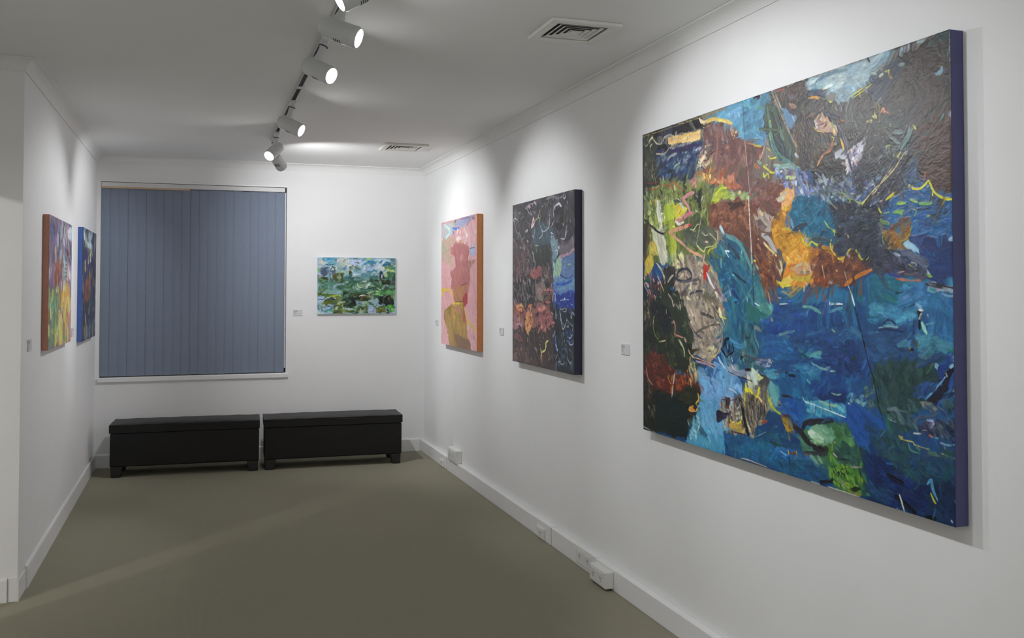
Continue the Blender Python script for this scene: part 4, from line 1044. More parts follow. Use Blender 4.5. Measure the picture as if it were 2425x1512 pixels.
('S',[(1178,167),(1189,149)],11.1,(80,104,100),(68,88,85),0.2,0.3,1.0,1),
('S',[(1269,178),(1275,186)],6.9,(214,206,50),(181,175,42),0.0,0.3,1.0,1),
('S',[(1267,181),(1245,209),(1233,221)],13.5,(110,140,136),(90,120,120),0.1,0.3,1.0,1),
('S',[(1197,188),(1214,185),(1239,187)],9.8,(124,144,140),(90,110,112),0.15,0.3,1.0,1),
('S',[(1197,190),(1217,205),(1228,210)],7.8,(120,140,140),(102,119,119),0.15,0.3,1.0,1),
('S',[(1203,185),(1228,197),(1239,200)],6.6,(60,56,62),(51,47,52),0.0,0.3,1.0,1),
('S',[(1248,182),(1239,194)],7.0,(96,120,116),(81,102,98),0.15,0.3,1.0,1),
('D',[(1050,87),(1131,97),(1178,114),(1166,158),(1112,174),(1049,154)],[(84,76,70),(64,70,70),(100,92,84),(74,80,78)],90,16.4,4.5,-0.75,0.7,0.25,0.95),
('D',[(1112,172),(1183,164),(1177,213),(1129,230),(1105,204)],[(70,62,58),(56,58,58),(84,72,66)],60,18.2,4.9,-0.87,0.4,0.25,0.95),
('D',[(1067,198),(1111,188),(1124,175),(1108,227),(1067,222)],[(190,190,206),(150,150,180),(170,130,130),(206,206,214)],40,14.4,4.1,-0.98,0.5,0.25,0.95),
('D',[(1183,208),(1228,212),(1239,229),(1188,237)],[(130,150,140),(60,70,70),(160,180,120),(90,100,100)],34,9.8,3.1,-0.89,0.8,0.25,0.95),
('S',[(1186,210),(1197,210),(1194,216)],2.4,(200,206,90),(170,175,76),0.0,0.3,1.0,1),
('S',[(1387,211),(1385,241)],3.6,(206,190,120),(190,130,90),0.15,0.3,1.0,1),
('S',[(1388,242),(1386,260)],3.6,(206,206,80),(175,175,68),0.0,0.3,1.0,1),
('S',[(1269,208),(1285,201)],1.5,(40,36,36),(34,30,30),0.0,0.3,1.0,1),
('S',[(1272,102),(1270,119)],1.3,(44,40,42),(37,34,35),0.0,0.3,1.0,1),
('S',[(1295,153),(1297,161)],3.0,(40,30,32),(34,25,27),0.0,0.3,1.0,1),
('S',[(1181,112),(1202,96),(1216,79)],2.0,(44,36,38),(37,30,32),0.2,0.3,1.0,1),
('D',[(1266,248),(1380,244),(1391,336),(1369,341),(1322,316),(1294,289)],[(86,62,54),(74,54,50),(98,72,62)],90,20.4,4.4,-0.04,0.4,0.25,0.95),
('D',[(1294,289),(1322,318),(1391,347),(1390,426),(1269,401),(1261,363),(1215,343),(1243,307)],[(44,100,150),(36,92,156),(60,116,156),(40,84,136)],150,22.6,4.5,0.08,0.4,0.25,0.95),
('S',[(1254,304),(1270,313),(1289,313),(1304,305),(1312,301),(1320,318),(1332,330),(1352,340),(1374,344),(1391,338)],4.9,(222,216,20),(196,186,30),0.0,0.3,1.0,1),
('S',[(1302,283),(1299,297)],6.8,(180,96,66),(153,81,56),0.1,0.3,1.0,1),
('S',[(1390,249),(1387,263)],5.4,(206,196,90),(175,166,76),0.1,0.3,1.0,1),
('S',[(1389,281),(1390,318),(1382,331)],7.2,(150,130,116),(110,96,90),0.2,0.3,1.0,1),
('S',[(1310,312),(1307,313)],5.6,(150,176,190),(127,149,161),0.0,0.3,1.0,1),
('S',[(1218,340),(1243,341)],7.0,(150,190,70),(120,170,80),0.0,0.3,1.0,1),
('S',[(1259,335),(1278,341)],5.7,(160,190,90),(130,170,100),0.0,0.3,1.0,1),
('S',[(1286,346),(1317,348)],6.8,(120,176,90),(96,150,100),0.0,0.3,1.0,1),
('S',[(1209,359),(1237,357)],9.8,(130,180,70),(100,150,80),0.0,0.3,1.0,1),
('S',[(1226,364),(1234,362)],3.1,(180,200,60),(153,170,51),0.0,0.3,1.0,1),
('S',[(1166,372),(1192,383)],10.0,(130,180,80),(110,160,90),0.0,0.3,1.0,1),
('S',[(1264,355),(1275,360),(1269,371)],2.7,(150,180,80),(127,153,68),0.15,0.3,1.0,1),
('S',[(1305,373),(1311,373)],3.8,(160,190,90),(136,161,76),0.0,0.3,1.0,1),
('S',[(1275,357),(1306,357)],4.2,(60,66,90),(51,56,76),0.2,0.3,1.0,1),
('S',[(1237,365),(1264,357)],7.7,(90,110,160),(76,93,136),0.15,0.3,1.0,1),
('S',[(1226,374),(1237,367)],9.7,(120,90,90),(102,76,76),0.2,0.3,1.0,1),
('D',[(1171,396),(1214,387),(1261,374),(1258,401),(1219,426),(1197,443),(1177,426)],[(160,108,44),(130,88,36),(180,130,50),(110,80,44)],70,9.8,2.7,-0.29,0.7,0.25,0.95),
('S',[(1171,400),(1174,422),(1188,439),(1202,447)],2.8,(120,170,90),(102,144,76),0.1,0.3,1.0,1),
('S',[(1261,393),(1250,414),(1225,424)],2.7,(150,160,60),(127,136,51),0.2,0.3,1.0,1),
('S',[(1197,393),(1231,380),(1253,373)],7.8,(120,76,50),(102,64,42),0.2,0.3,1.0,1),
('P',[(1253,414),(1290,408),(1303,411),(1290,433),(1300,456),(1279,446),(1263,428)],(44,66,120),(60,84,136),5,2,0.99,0.6,1.0),
('P',[(1233,425),(1250,416),(1271,430),(1287,448),(1268,445),(1239,435)],(130,180,206),(190,210,220),5,2,0.52,0.5,1.0),
('S',[(1366,425),(1385,419),(1390,404),(1392,428),(1385,442)],10.9,(150,186,200),(120,160,190),0.2,0.3,1.0,1),
('P',[(1222,438),(1252,439),(1305,464),(1312,479),(1294,480),(1236,454)],(74,84,110),(100,110,130),6,2,0.43,0.6,1.0),
('S',[(1208,447),(1225,452)],7.0,(190,196,210),(161,166,178),0.1,0.3,1.0,1),
('S',[(1260,470),(1271,474)],9.6,(190,206,206),(161,175,175),0.2,0.3,1.0,1),
('S',[(1252,472),(1273,484)],2.7,(190,206,70),(161,175,59),0.0,0.3,1.0,1),
('S',[(1302,484),(1312,496)],5.6,(170,190,200),(144,161,170),0.2,0.3,1.0,1),
('S',[(1302,495),(1315,499)],7.5,(140,180,60),(119,153,51),0.0,0.3,1.0,1),
('D',[(1162,426),(1202,447),(1299,484),(1297,505),(1224,496),(1138,483),(1135,455)],[(56,64,78),(70,76,90),(46,52,66),(90,90,120)],110,17.7,4.3,0.33,0.4,0.25,0.95),
('S',[(1213,502),(1251,506),(1286,507)],5.0,(190,110,80),(161,93,68),0.15,0.3,1.0,1),
('S',[(1196,490),(1224,500)],5.1,(70,70,150),(59,59,127),0.15,0.3,1.0,1),
('S',[(1219,489),(1238,487)],2.7,(190,140,140),(161,119,119),0.2,0.3,1.0,1),
('D',[(1046,330),(1163,343),(1165,396),(1174,436),(1132,451),(1045,431)],[(60,68,82),(48,54,66),(76,80,92),(54,60,74)],130,18.4,4.9,-1.01,0.8,0.25,0.95),
('D',[(1175,328),(1244,261),(1255,235),(1217,234),(1158,299),(1115,336)],[(70,74,90),(90,86,96),(54,58,70),(110,104,104),(80,80,110)],120,17.8,3.6,-0.8,0.25,0.25,0.95),
('S',[(1103,330),(1125,318),(1152,306),(1176,282),(1199,265),(1225,239)],2.4,(190,170,110),(206,196,130),0.15,0.3,1.0,1),
('S',[(1106,333),(1122,320)],5.3,(200,206,50),(170,175,42),0.0,0.3,1.0,1),
('S',[(1184,329),(1207,317)],5.9,(214,206,40),(181,175,34),0.0,0.3,1.0,1),
('S',[(1219,240),(1231,230)],5.1,(206,190,60),(175,161,51),0.0,0.3,1.0,1),
('S',[(1160,345),(1166,354),(1169,356)],3.2,(206,206,60),(175,175,51),0.0,0.3,1.0,1),
('S',[(1178,358),(1192,357)],2.8,(190,200,70),(161,170,59),0.0,0.3,1.0,1),
('S',[(1255,260),(1268,246)],4.6,(140,150,70),(119,127,59),0.2,0.3,1.0,1),
('S',[(1253,227),(1244,249)],6.9,(140,104,104),(119,88,88),0.2,0.3,1.0,1),
('D',[(1244,276),(1271,248),(1287,277),(1270,298),(1249,300)],[(60,90,130),(54,76,110),(74,104,130)],40,17.2,5.7,-1.02,0.4,0.25,0.95),
('D',[(1047,263),(1110,265),(1176,265),(1149,298),(1100,330),(1046,317)],[(56,84,130),(70,100,150),(50,66,100),(110,140,170)],90,16.4,4.5,-0.58,0.5,0.25,0.95),
('S',[(1122,297),(1134,290),(1143,289)],8.9,(190,206,220),(150,176,200),0.1,0.3,1.0,1),
('S',[(1149,280),(1161,275)],10.1,(130,170,190),(110,144,161),0.15,0.3,1.0,1),
('S',[(1047,267),(1072,293)],5.4,(120,130,140),(102,110,119),0.2,0.3,1.0,1),
('S',[(1082,320),(1100,312)],8.3,(150,170,196),(127,144,166),0.25,0.3,1.0,1),
('S',[(1134,337),(1161,325)],12.1,(120,140,170),(80,96,130),0.2,0.3,1.0,1),
('S',[(1047,307),(1063,315),(1066,327)],2.9,(170,200,60),(144,170,51),0.0,0.3,1.0,1),
('S',[(1075,326),(1094,330)],2.5,(160,190,70),(136,161,59),0.2,0.3,1.0,1),
('D',[(1079,245),(1183,223),(1176,265),(1122,275),(1079,262)],[(52,58,66),(64,66,70),(44,50,60)],60,20.3,6.1,-0.88,0.4,0.25,0.95),
('S',[(1153,240),(1171,230)],10.0,(120,130,136),(102,110,115),0.35,0.3,1.0,1),
('D',[(1048,200),(1111,208),(1086,250),(1047,248)],[(190,190,206),(70,64,96),(150,150,180),(206,200,196)],40,16.6,4.2,-1.11,0.4,0.25,0.95),
('S',[(1054,448),(1061,434),(1077,432)],2.9,(180,176,50),(153,149,42),0.1,0.3,1.0,1),
('S',[(1077,432),(1092,443),(1101,456),(1120,458),(1129,451)],4.5,(196,196,30),(166,166,25),0.0,0.3,1.0,1),
('D',[(1051,448),(1077,439),(1132,463),(1131,485),(1044,505)],[(100,66,58),(84,58,54),(116,78,66)],70,16.6,5.0,-0.17,0.5,0.25,0.95),
('S',[(1050,509),(1091,495),(1135,481)],9.1,(170,100,44),(190,120,50),0.15,0.3,1.0,1),
('D',[(668,243),(811,249),(788,286),(780,318),(735,303),(663,305)],[(134,94,88),(120,80,76),(150,110,104),(110,70,66)],90,20.0,4.9,-0.45,0.6,0.25,0.95),
('S',[(766,277),(780,298),(758,294)],6.6,(140,70,66),(119,59,56),0.15,0.3,1.0,1),
('S',[(784,307),(765,317),(757,312)],3.1,(170,70,60),(144,59,51),0.0,0.3,1.0,1),
('P',[(788,273),(818,265),(850,270),(853,287),(832,311),(817,323),(795,317),(799,291)],(226,170,110),(214,160,70),5,2,-0.82,0.6,1.0),
('P',[(773,291),(799,272),(818,280),(795,302)],(200,196,170),(176,166,140),6,3,0.09,1.0,1.0),
('S',[(832,273),(843,289),(828,307)],10.7,(226,160,120),(192,136,102),0.1,0.3,1.0,1),
('S',[(806,309),(817,319)],8.7,(226,190,60),(192,161,51),0.1,0.3,1.0,1),
('P',[(659,320),(695,309),(734,321),(761,332),(756,372),(722,374),(686,354)],(176,166,150),(140,130,124),8,3,0.57,0.6,1.0),
('S',[(683,320),(687,327)],10.0,(160,50,50),(136,42,42),0.0,0.3,1.0,1),
('S',[(699,316),(711,326)],11.3,(220,200,150),(187,170,127),0.1,0.3,1.0,1),
('S',[(738,333),(753,349),(756,372)],3.1,(190,70,80),(161,59,68),0.2,0.3,1.0,1),
('P',[(658,334),(703,339),(730,361),(718,367),(674,349)],(104,84,84),(130,110,106),5,2,0.43,0.5,1.0),
('S',[(710,378),(741,397),(771,427)],13.3,(176,180,180),(150,150,150),0.15,0.3,1.0,1),
('S',[(718,381),(749,380)],4.5,(100,100,104),(85,85,88),0.2,0.3,1.0,1),
('D',[(765,332),(809,327),(816,366),(830,384),(880,389),(893,417),(830,423),(800,439),(771,408),(756,372)],[(200,144,40),(176,124,36),(214,160,50),(160,110,40)],130,19.5,5.6,0.46,0.7,0.25,0.95),
('D',[(822,431),(907,426),(913,451),(858,467),(822,483)],[(214,150,50),(196,120,50),(226,170,80)],60,17.0,5.5,-0.21,0.5,0.25,0.95),
('P',[(851,466),(893,455),(940,464),(933,481),(878,488),(843,481)],(190,160,120),(170,110,80),8,3,-0.1,0.6,1.0),
('S',[(858,467),(886,459)],6.3,(190,196,170),(161,166,144),0.15,0.3,1.0,1),
('S',[(878,482),(913,482)],9.6,(140,140,130),(100,100,96),0.2,0.3,1.0,1),
('S',[(843,486),(857,499),(899,499),(923,491)],10.5,(190,170,60),(170,150,50),0.1,0.3,1.0,1),
('S',[(919,493),(933,481)],8.3,(226,150,40),(200,180,60),0.1,0.3,1.0,1),
('P',[(807,496),(829,492),(850,507),(821,520),(788,520),(784,509)],(214,190,110),(206,176,60),6,2,0.01,1.0,1.0),
('S',[(784,507),(799,515),(835,515)],5.6,(220,210,60),(187,178,51),0.0,0.3,1.0,1),
('S',[(892,511),(899,514)],10.5,(220,190,150),(200,100,60),0.1,0.3,1.0,1),
('S',[(892,516),(888,528)],8.4,(190,180,150),(161,153,127),0.15,0.3,1.0,1),
('S',[(804,457),(799,498)],3.0,(60,66,60),(51,56,51),0.1,0.3,1.0,1),
('P',[(770,449),(793,452),(800,474),(788,489),(774,469)],(196,186,140),(150,140,110),4,2,1.26,0.5,1.0),
('P',[(721,448),(736,451),(751,473),(739,482),(724,459)],(206,190,130),(170,150,90),4,2,0.02,1.0,1.0),
('D',[(657,389),(717,401),(782,439),(777,493),(732,477),(665,446)],[(100,64,58),(80,54,52),(130,84,66),(110,76,70)],90,24.6,4.0,0.79,0.2,0.25,0.95),
('S',[(717,401),(744,420),(774,438)],5.8,(214,196,160),(206,190,90),0.15,0.3,1.0,1),
('D',[(669,435),(732,455),(784,504),(780,548),(746,569),(700,508)],[(150,88,50),(120,66,44),(176,106,56),(96,58,48)],90,22.3,4.0,0.87,0.25,0.25,0.95),
('S',[(686,404),(701,418)],11.3,(176,110,80),(149,93,68),0.2,0.3,1.0,1),
('S',[(669,447),(677,449)],5.9,(226,206,40),(192,175,34),0.0,0.3,1.0,1),
('S',[(681,461),(689,470)],5.9,(206,170,110),(175,144,93),0.0,0.3,1.0,1),
('S',[(735,533),(746,566)],4.4,(190,160,150),(161,136,127),0.25,0.3,1.0,1),
('S',[(761,540),(769,557)],5.7,(110,80,140),(93,68,119),0.2,0.3,1.0,1),
('D',[(860,292),(936,295),(981,347),(1012,378),(947,403),(880,383),(831,341)],[(36,110,142),(30,96,130),(50,120,146),(44,84,110)],120,18.7,5.4,0.49,0.7,0.25,0.95),
('S',[(838,350),(845,368)],12.8,(140,170,196),(70,110,150),0.2,0.3,1.0,1),
('S',[(817,336),(820,366)],6.5,(90,110,150),(76,93,127),0.2,0.3,1.0,1),
('S',[(866,367),(873,378)],9.3,(206,140,110),(175,119,93),0.1,0.3,1.0,1),
('S',[(852,373),(901,361)],12.7,(60,72,90),(51,61,76),0.3,0.3,1.0,1),
('S',[(823,382),(845,381)],1.7,(50,40,30),(42,34,25),0.0,0.3,1.0,1),
('S',[(812,368),(841,374)],5.6,(176,176,70),(149,149,59),0.15,0.3,1.0,1),
('S',[(854,270),(860,292),(846,304)],5.5,(110,130,130),(93,110,110),0.2,0.3,1.0,1),
('S',[(971,361),(986,376),(1005,385),(1008,398)],2.8,(190,196,80),(150,160,70),0.1,0.3,1.0,1),
('S',[(1002,385),(1015,390)],6.0,(200,206,60),(170,175,51),0.0,0.3,1.0,1),
('S',[(880,395),(893,413),(910,418),(920,408),(944,417),(957,411)],5.0,(196,196,60),(160,176,70),0.1,0.3,1.0,1),
('S',[(897,400),(904,407)],10.5,(130,170,190),(110,144,161),0.15,0.3,1.0,1),
('S',[(927,402),(980,408)],14.3,(60,84,100),(80,84,84),0.25,0.3,1.0,1),
('S',[(996,407),(992,425),(1008,442),(1020,452),(1038,453),(1054,439),(1063,432)],4.8,(176,170,60),(206,200,60),0.05,0.3,1.0,1),
('S',[(1075,432),(1087,438),(1101,456)],5.0,(196,190,50),(166,161,42),0.05,0.3,1.0,1),
('D',[(920,418),(967,416),(998,445),(1011,458),(1095,460),(1101,483),(1041,510),(945,516),(929,495),(913,447)],[(140,82,54),(112,70,60),(96,62,56),(160,100,60)],130,20.2,5.2,-0.17,0.4,0.25,0.95),
('S',[(963,422),(986,433),(1004,442)],10.1,(190,130,50),(161,110,42),0.2,0.3,1.0,1),
('S',[(959,454),(1001,442)],1.8,(50,40,36),(42,34,30),0.0,0.3,1.0,1),
('S',[(998,441),(1004,460)],8.0,(190,120,50),(161,102,42),0.2,0.3,1.0,1),
('S',[(1044,516),(1071,502),(1104,489)],9.8,(190,124,40),(170,100,44),0.15,0.3,1.0,1),
('S',[(932,501),(965,504),(968,524)],12.3,(150,80,50),(127,68,42),0.2,0.3,1.0,1),
('S',[(942,530),(942,549)],5.4,(140,90,64),(119,76,54),0.1,0.3,1.0,1),
('S',[(965,524),(968,555)],6.1,(140,88,54),(120,80,60),0.1,0.3,1.0,1),
('S',[(909,518),(912,512)],2.9,(30,30,30),(25,25,25),0.0,0.3,1.0,1),
('S',[(988,508),(997,510)],8.1,(150,150,150),(127,127,127),0.3,0.3,1.0,1),
('S',[(961,467),(970,498)],2.2,(206,186,140),(175,158,119),0.05,0.3,1.0,0),
('S',[(1043,482),(1054,510)],2.2,(190,170,150),(161,144,127),0.3,0.3,1.0,0),
('S',[(1056,516),(1067,538)],1.4,(150,200,210),(127,170,178),0.2,0.3,1.0,0),
('S',[(1066,532),(1077,563)],5.1,(130,196,200),(206,226,230),0.1,0.6,1.0,1),
('S',[(988,560),(1034,560)],6.0,(226,230,230),(176,190,206),0.0,0.3,1.0,1),
('S',[(1000,563),(1034,563)],2.4,(60,70,90),(51,59,76),0.0,0.3,1.0,1),
('S',[(989,556),(990,564)],4.0,(226,230,230),(192,195,195),0.0,0.3,1.0,1),
('S',[(645,273),(654,375),(661,453)],2.3,(226,214,206),(192,181,175),0.15,0.3,1.0,1),
('S',[(662,458),(669,575)],1.4,(30,50,56),(25,42,47),0.1,0.3,1.0,0),
('D',[(981,323),(1055,329),(1106,337),(1104,429),(1057,432),(1035,451),(1011,442),(1015,394),(1006,357)],[(56,62,78),(46,52,66),(64,68,76),(70,76,92)],130,17.8,5.1,1.16,0.5,0.25,0.95),
('S',[(968,292),(1000,323),(1019,336)],2.8,(190,180,110),(120,110,110),0.2,0.3,1.0,1),
('S',[(1000,297),(1038,300),(1062,316),(1067,328)],3.2,(150,190,60),(127,161,51),0.1,0.3,1.0,1),
('S',[(1068,316),(1106,331)],2.7,(170,200,70),(144,170,59),0.1,0.3,1.0,1),
('D',[(930,257),(1044,269),(1059,310),(981,319),(936,291)],[(80,84,130),(120,130,170),(60,66,100),(160,176,170),(100,120,90)],80,16.1,4.0,0.86,0.4,0.25,0.95),
('S',[(1000,305),(1016,312)],8.8,(170,200,190),(144,170,161),0.2,0.3,1.0,1),
('S',[(889,265),(912,293)],12.6,(150,170,206),(90,100,150),0.2,0.3,1.0,1),
('D',[(776,573),(877,562),(897,591),(876,609),(760,597)],[(36,72,136),(44,90,146),(40,80,124)],70,32.2,5.6,-0.08,0.15,0.25,0.95),
('D',[(710,625),(848,612),(841,631),(729,649)],[(30,66,134),(36,80,140)],36,32.8,6.6,-0.1,0.15,0.25,0.95),
('S',[(767,650),(805,639),(848,631)],8.7,(110,150,140),(70,120,140),0.3,0.3,1.0,1),
('S',[(804,648),(826,651)],15.1,(90,130,136),(76,110,115),0.35,0.3,1.0,1),
('D',[(690,640),(826,651),(943,666),(825,707),(712,706)],[(40,92,146),(36,84,140),(46,104,150)],110,36.9,6.5,0.0,0.2,0.25,0.95),
('D',[(826,651),(950,625),(1069,612),(1083,658),(963,681),(875,678)],[(44,92,140),(38,74,122),(48,104,146),(40,66,112)],110,34.7,6.9,-0.23,0.25,0.25,0.95),
('D',[(956,670),(1008,658),(1101,646),(1100,731),(1007,719),(956,694)],[(36,62,114),(42,72,120),(34,56,100)],90,29.9,6.8,0.4,0.4,0.25,0.95),
('D',[(889,690),(950,674),(943,691),(903,698)],[(60,126,150),(84,150,150)],24,22.8,6.2,-0.19,0.2,0.25,0.95),
('S',[(875,708),(929,698),(994,695)],12.4,(34,60,114),(40,80,130),0.15,0.3,1.0,1),
('D',[(825,725),(909,706),(975,719),(942,732),(853,735)],[(50,120,160),(80,150,176),(40,96,146)],50,23.0,4.6,0.11,0.3,0.25,0.95),
('S',[(916,707),(968,718),(1007,720)],4.5,(160,190,160),(80,140,160),0.3,0.3,1.0,1),
('D',[(750,759),(902,740),(908,785),(787,793)],[(30,90,134),(36,104,146),(32,80,130)],90,32.2,7.3,0.96,0.5,0.25,0.95),
('S',[(810,739),(832,743),(846,744)],10.8,(28,56,74),(23,47,62),0.25,0.3,1.0,1),
('D',[(908,760),(975,729),(1031,737),(1037,784),(925,798)],[(34,60,120),(30,70,130),(40,84,136)],90,32.5,6.9,-0.52,0.4,0.25,0.95),
('P',[(948,781),(1049,765),(1049,788),(974,794),(935,792)],(30,50,100),(36,62,110),8,4,-0.04,1,1.0),
('S',[(993,772),(1012,774),(1028,771)],3.6,(120,170,140),(102,144,119),0.2,0.3,1.0,1),
('S',[(898,748),(912,757)],5.0,(100,160,170),(85,136,144),0.3,0.3,1.0,1),
('P',[(683,563),(761,566),(761,584),(737,600),(707,585)],(70,130,126),(90,150,140),8,3,0.76,0.7,1.0),
('S',[(671,562),(693,570)],2.7,(220,226,230),(187,192,195),0.0,0.3,1.0,1),
('S',[(634,547),(638,561)],4.6,(150,180,190),(127,153,161),0.2,0.3,1.0,1),
('P',[(626,564),(671,572),(741,600),(698,608),(674,618),(633,605)],(44,104,104),(50,116,120),8,3,0.75,0.8,1.0),
('S',[(884,568),(918,570),(954,582)],7.5,(110,160,140),(80,140,150),0.25,0.3,1.0,1),
('S',[(784,564),(820,562)],2.6,(190,200,210),(161,170,178),0.25,0.3,1.0,1),
('S',[(780,547),(793,548)],3.1,(190,186,180),(161,158,153),0.0,0.3,1.0,1),
('S',[(987,579),(1034,568)],8.0,(90,150,180),(76,127,153),0.3,0.3,1.0,1),
('S',[(749,602),(753,608)],8.9,(150,150,110),(127,127,93),0.3,0.3,1.0,1),
('S',[(995,621),(1005,625)],7.2,(170,160,90),(80,130,140),0.2,0.3,1.0,1),
('S',[(1069,616),(1093,627)],15.6,(60,120,160),(51,102,136),0.2,0.3,1.0,1),
('S',[(698,608),(710,612)],11.3,(70,110,180),(59,93,153),0.15,0.3,1.0,1),
('S',[(674,627),(698,637)],11.3,(130,140,140),(110,119,119),0.3,0.3,1.0,1),
('S',[(670,627),(673,654),(689,676),(689,685)],4.1,(110,160,160),(93,136,136),0.2,0.3,1.0,1),
('D',[(608,611),(666,627),(673,668),(685,699),(607,704)],[(40,90,106),(56,110,120),(34,70,84),(70,120,130)],70,23.0,5.5,1.24,0.4,0.25,0.95),
('S',[(615,708),(681,713),(747,713)],5.9,(90,90,104),(76,76,88),0.15,0.3,1.0,1),
('D',[(704,711),(751,712),(728,734),(660,730)],[(150,150,170),(110,120,150),(190,190,200)],30,13.5,3.6,-0.13,0.3,0.25,0.95),
('S',[(611,694),(619,701),(611,708)],5.6,(200,190,170),(40,40,40),0.1,0.3,1.0,1),
('D',[(712,742),(781,732),(773,755),(735,758)],[(90,160,180),(60,130,160)],30,17.7,4.4,-0.02,0.4,0.25,0.95),
('P',[(672,741),(739,762),(731,781),(687,780),(704,765)],(60,60,64),(80,78,80),4,2,-0.09,1.0,1.0),
('S',[(623,747),(648,745)],10.2,(36,38,34),(30,32,28),0.0,0.3,1.0,1),
('P',[(656,740),(684,744),(680,779),(659,792),(651,770)],(186,204,190),(150,170,160),6,2,1.41,0.5,1.0),
('P',[(682,751),(712,760),(688,774)],(200,206,130),(180,190,120),3,1.5,-0.09,1.0,1.0),
('S',[(606,767),(631,772),(659,776)],1.9,(40,30,34),(34,25,28),0.0,0.3,1.0,1),
('S',[(621,847),(622,814),(626,784)],5.6,(214,206,30),(181,175,25),0.0,0.3,1.0,1),
('S',[(622,803),(647,800),(667,819),(683,810),(691,789)],8.2,(226,220,20),(192,187,17),0.0,0.3,1.0,1),
('P',[(626,814),(659,815),(679,824),(726,830),(725,875),(629,887)],(70,66,64),(104,96,86),6,3,1.41,0.5,1.0),
('D',[(630,830),(726,830),(721,876),(637,886)],[(160,150,130),(60,54,50),(120,110,60),(90,90,90)],50,20.5,2.7,1.41,0.12,0.25,0.95),
('S',[(658,856),(660,883)],3.2,(150,160,160),(127,136,136),0.15,0.3,1.0,1),
('S',[(687,823),(692,866)],3.2,(160,160,156),(136,136,132),0.2,0.3,1.0,1),
('S',[(683,812),(707,830)],10.0,(220,180,120),(200,160,90),0.1,0.3,1.0,1),
('S',[(719,777),(722,826)],9.0,(96,110,90),(81,93,76),0.2,0.3,1.0,1),
('P',[(739,760),(776,779),(787,802),(772,832),(745,824),(731,785)],(74,140,150),(100,160,160),8,3,1.09,0.8,1.0),
('S',[(730,805),(742,829),(772,845),(786,848)],7.5,(170,180,60),(130,150,70),0.1,0.3,1.0,1),
('S',[(742,820),(749,828)],8.0,(226,180,90),(192,153,76),0.0,0.3,1.0,1),
('S',[(795,799),(817,799),(838,801)],7.4,(60,50,54),(40,40,50),0.2,0.3,1.0,1),
('D',[(791,806),(887,798),(907,827),(844,855),(787,834)],[(34,84,156),(30,74,140),(44,100,170)],70,25.7,6.0,0.13,0.4,0.25,0.95),
('S',[(880,794),(894,805),(941,810),(999,818),(1042,823)],2.5,(206,226,226),(175,192,192),0.05,0.3,1.0,1),
('D',[(894,805),(941,792),(1049,794),(1042,821),(960,829),(907,829)],[(70,150,180),(96,170,186),(50,130,170)],60,24.5,4.9,0.11,0.25,0.25,0.95),
('S',[(948,797),(986,801),(1015,800)],8.1,(130,180,150),(90,150,150),0.15,0.3,1.0,1),
('S',[(892,804),(961,812),(1041,823)],2.2,(216,232,232),(183,197,197),0.05,0.3,1.0,1),
('S',[(1053,789),(1064,794)],3.1,(220,226,226),(187,192,192),0.0,0.3,1.0,1),
('S',[(1077,565),(1098,623)],1.6,(26,30,60),(22,25,51),0.1,0.3,1.0,0),
('D',[(1235,523),(1294,512),(1304,550),(1272,563),(1223,555)],[(60,120,170),(70,130,176),(50,104,156)],50,24.9,6.9,-0.29,0.4,0.25,0.95),
('D',[(1136,556),(1267,558),(1261,592),(1200,598),(1136,596)],[(56,130,164),(70,140,170),(46,112,152)],70,29.6,6.7,-0.06,0.2,0.25,0.95),
('D',[(1304,553),(1386,538),(1392,628),(1348,630),(1303,606)],[(48,112,164),(60,124,170),(40,96,150)],90,29.5,6.6,1.45,0.3,0.25,0.95),
('D',[(1271,623),(1328,622),(1377,640),(1302,665),(1273,649)],[(70,136,156),(80,146,160),(58,124,150)],50,24.4,6.8,0.09,0.3,0.25,0.95),
('D',[(1111,614),(1239,609),(1271,638),(1249,670),(1135,682),(1117,650)],[(44,80,124),(50,96,136),(40,70,112)],110,31.7,6.7,0.12,0.3,0.25,0.95),
('S',[(1156,624),(1165,613),(1200,613),(1236,616)],5.2,(40,64,110),(34,54,93),0.15,0.3,1.0,1),
('S',[(1159,610),(1189,605),(1217,607)],5.2,(120,170,180),(102,144,153),0.35,0.3,1.0,1),
('S',[(1171,599),(1189,591),(1211,600)],5.1,(44,70,110),(37,59,93),0.3,0.3,1.0,1),
('S',[(1219,645),(1244,641),(1255,654)],13.6,(70,130,160),(59,110,136),0.2,0.3,1.0,1),
('S',[(1277,573),(1282,571),(1280,580)],9.5,(26,28,44),(22,23,37),0.0,0.3,1.0,1),
('S',[(1281,567),(1290,569)],6.5,(226,220,214),(190,190,190),0.1,0.3,1.0,1),
('S',[(1286,576),(1280,586)],5.7,(210,196,150),(178,166,127),0.1,0.3,1.0,1),
('S',[(1281,590),(1281,607)],6.8,(20,24,30),(17,20,25),0.0,0.3,1.0,1),
('S',[(1287,595),(1295,610),(1300,616)],8.3,(110,190,180),(160,210,190),0.15,0.3,1.0,1),
('S',[(1266,592),(1263,615)],9.6,(36,66,120),(30,56,102),0.15,0.3,1.0,1),
('S',[(1268,634),(1273,649)],7.6,(46,56,56),(90,100,80),0.2,0.3,1.0,1),
('S',[(1253,654),(1261,652)],9.6,(24,24,26),(20,20,22),0.0,0.3,1.0,1),
('S',[(1252,650),(1253,654)],2.7,(220,160,60),(187,136,51),0.0,0.3,1.0,1),
('S',[(1272,554),(1285,563)],7.6,(130,180,210),(110,153,178),0.35,0.3,1.0,1),
('S',[(1303,578),(1306,580)],3.8,(180,200,220),(153,170,187),0.0,0.3,1.0,1),
('S',[(1245,589),(1250,608)],11.6,(46,96,150),(39,81,127),0.2,0.3,1.0,1),
('P',[(1299,512),(1320,510),(1379,521),(1391,525),(1386,536),(1354,529),(1330,525),(1304,523)],(140,160,176),(60,66,80),6,2,0.18,0.5,1.0),
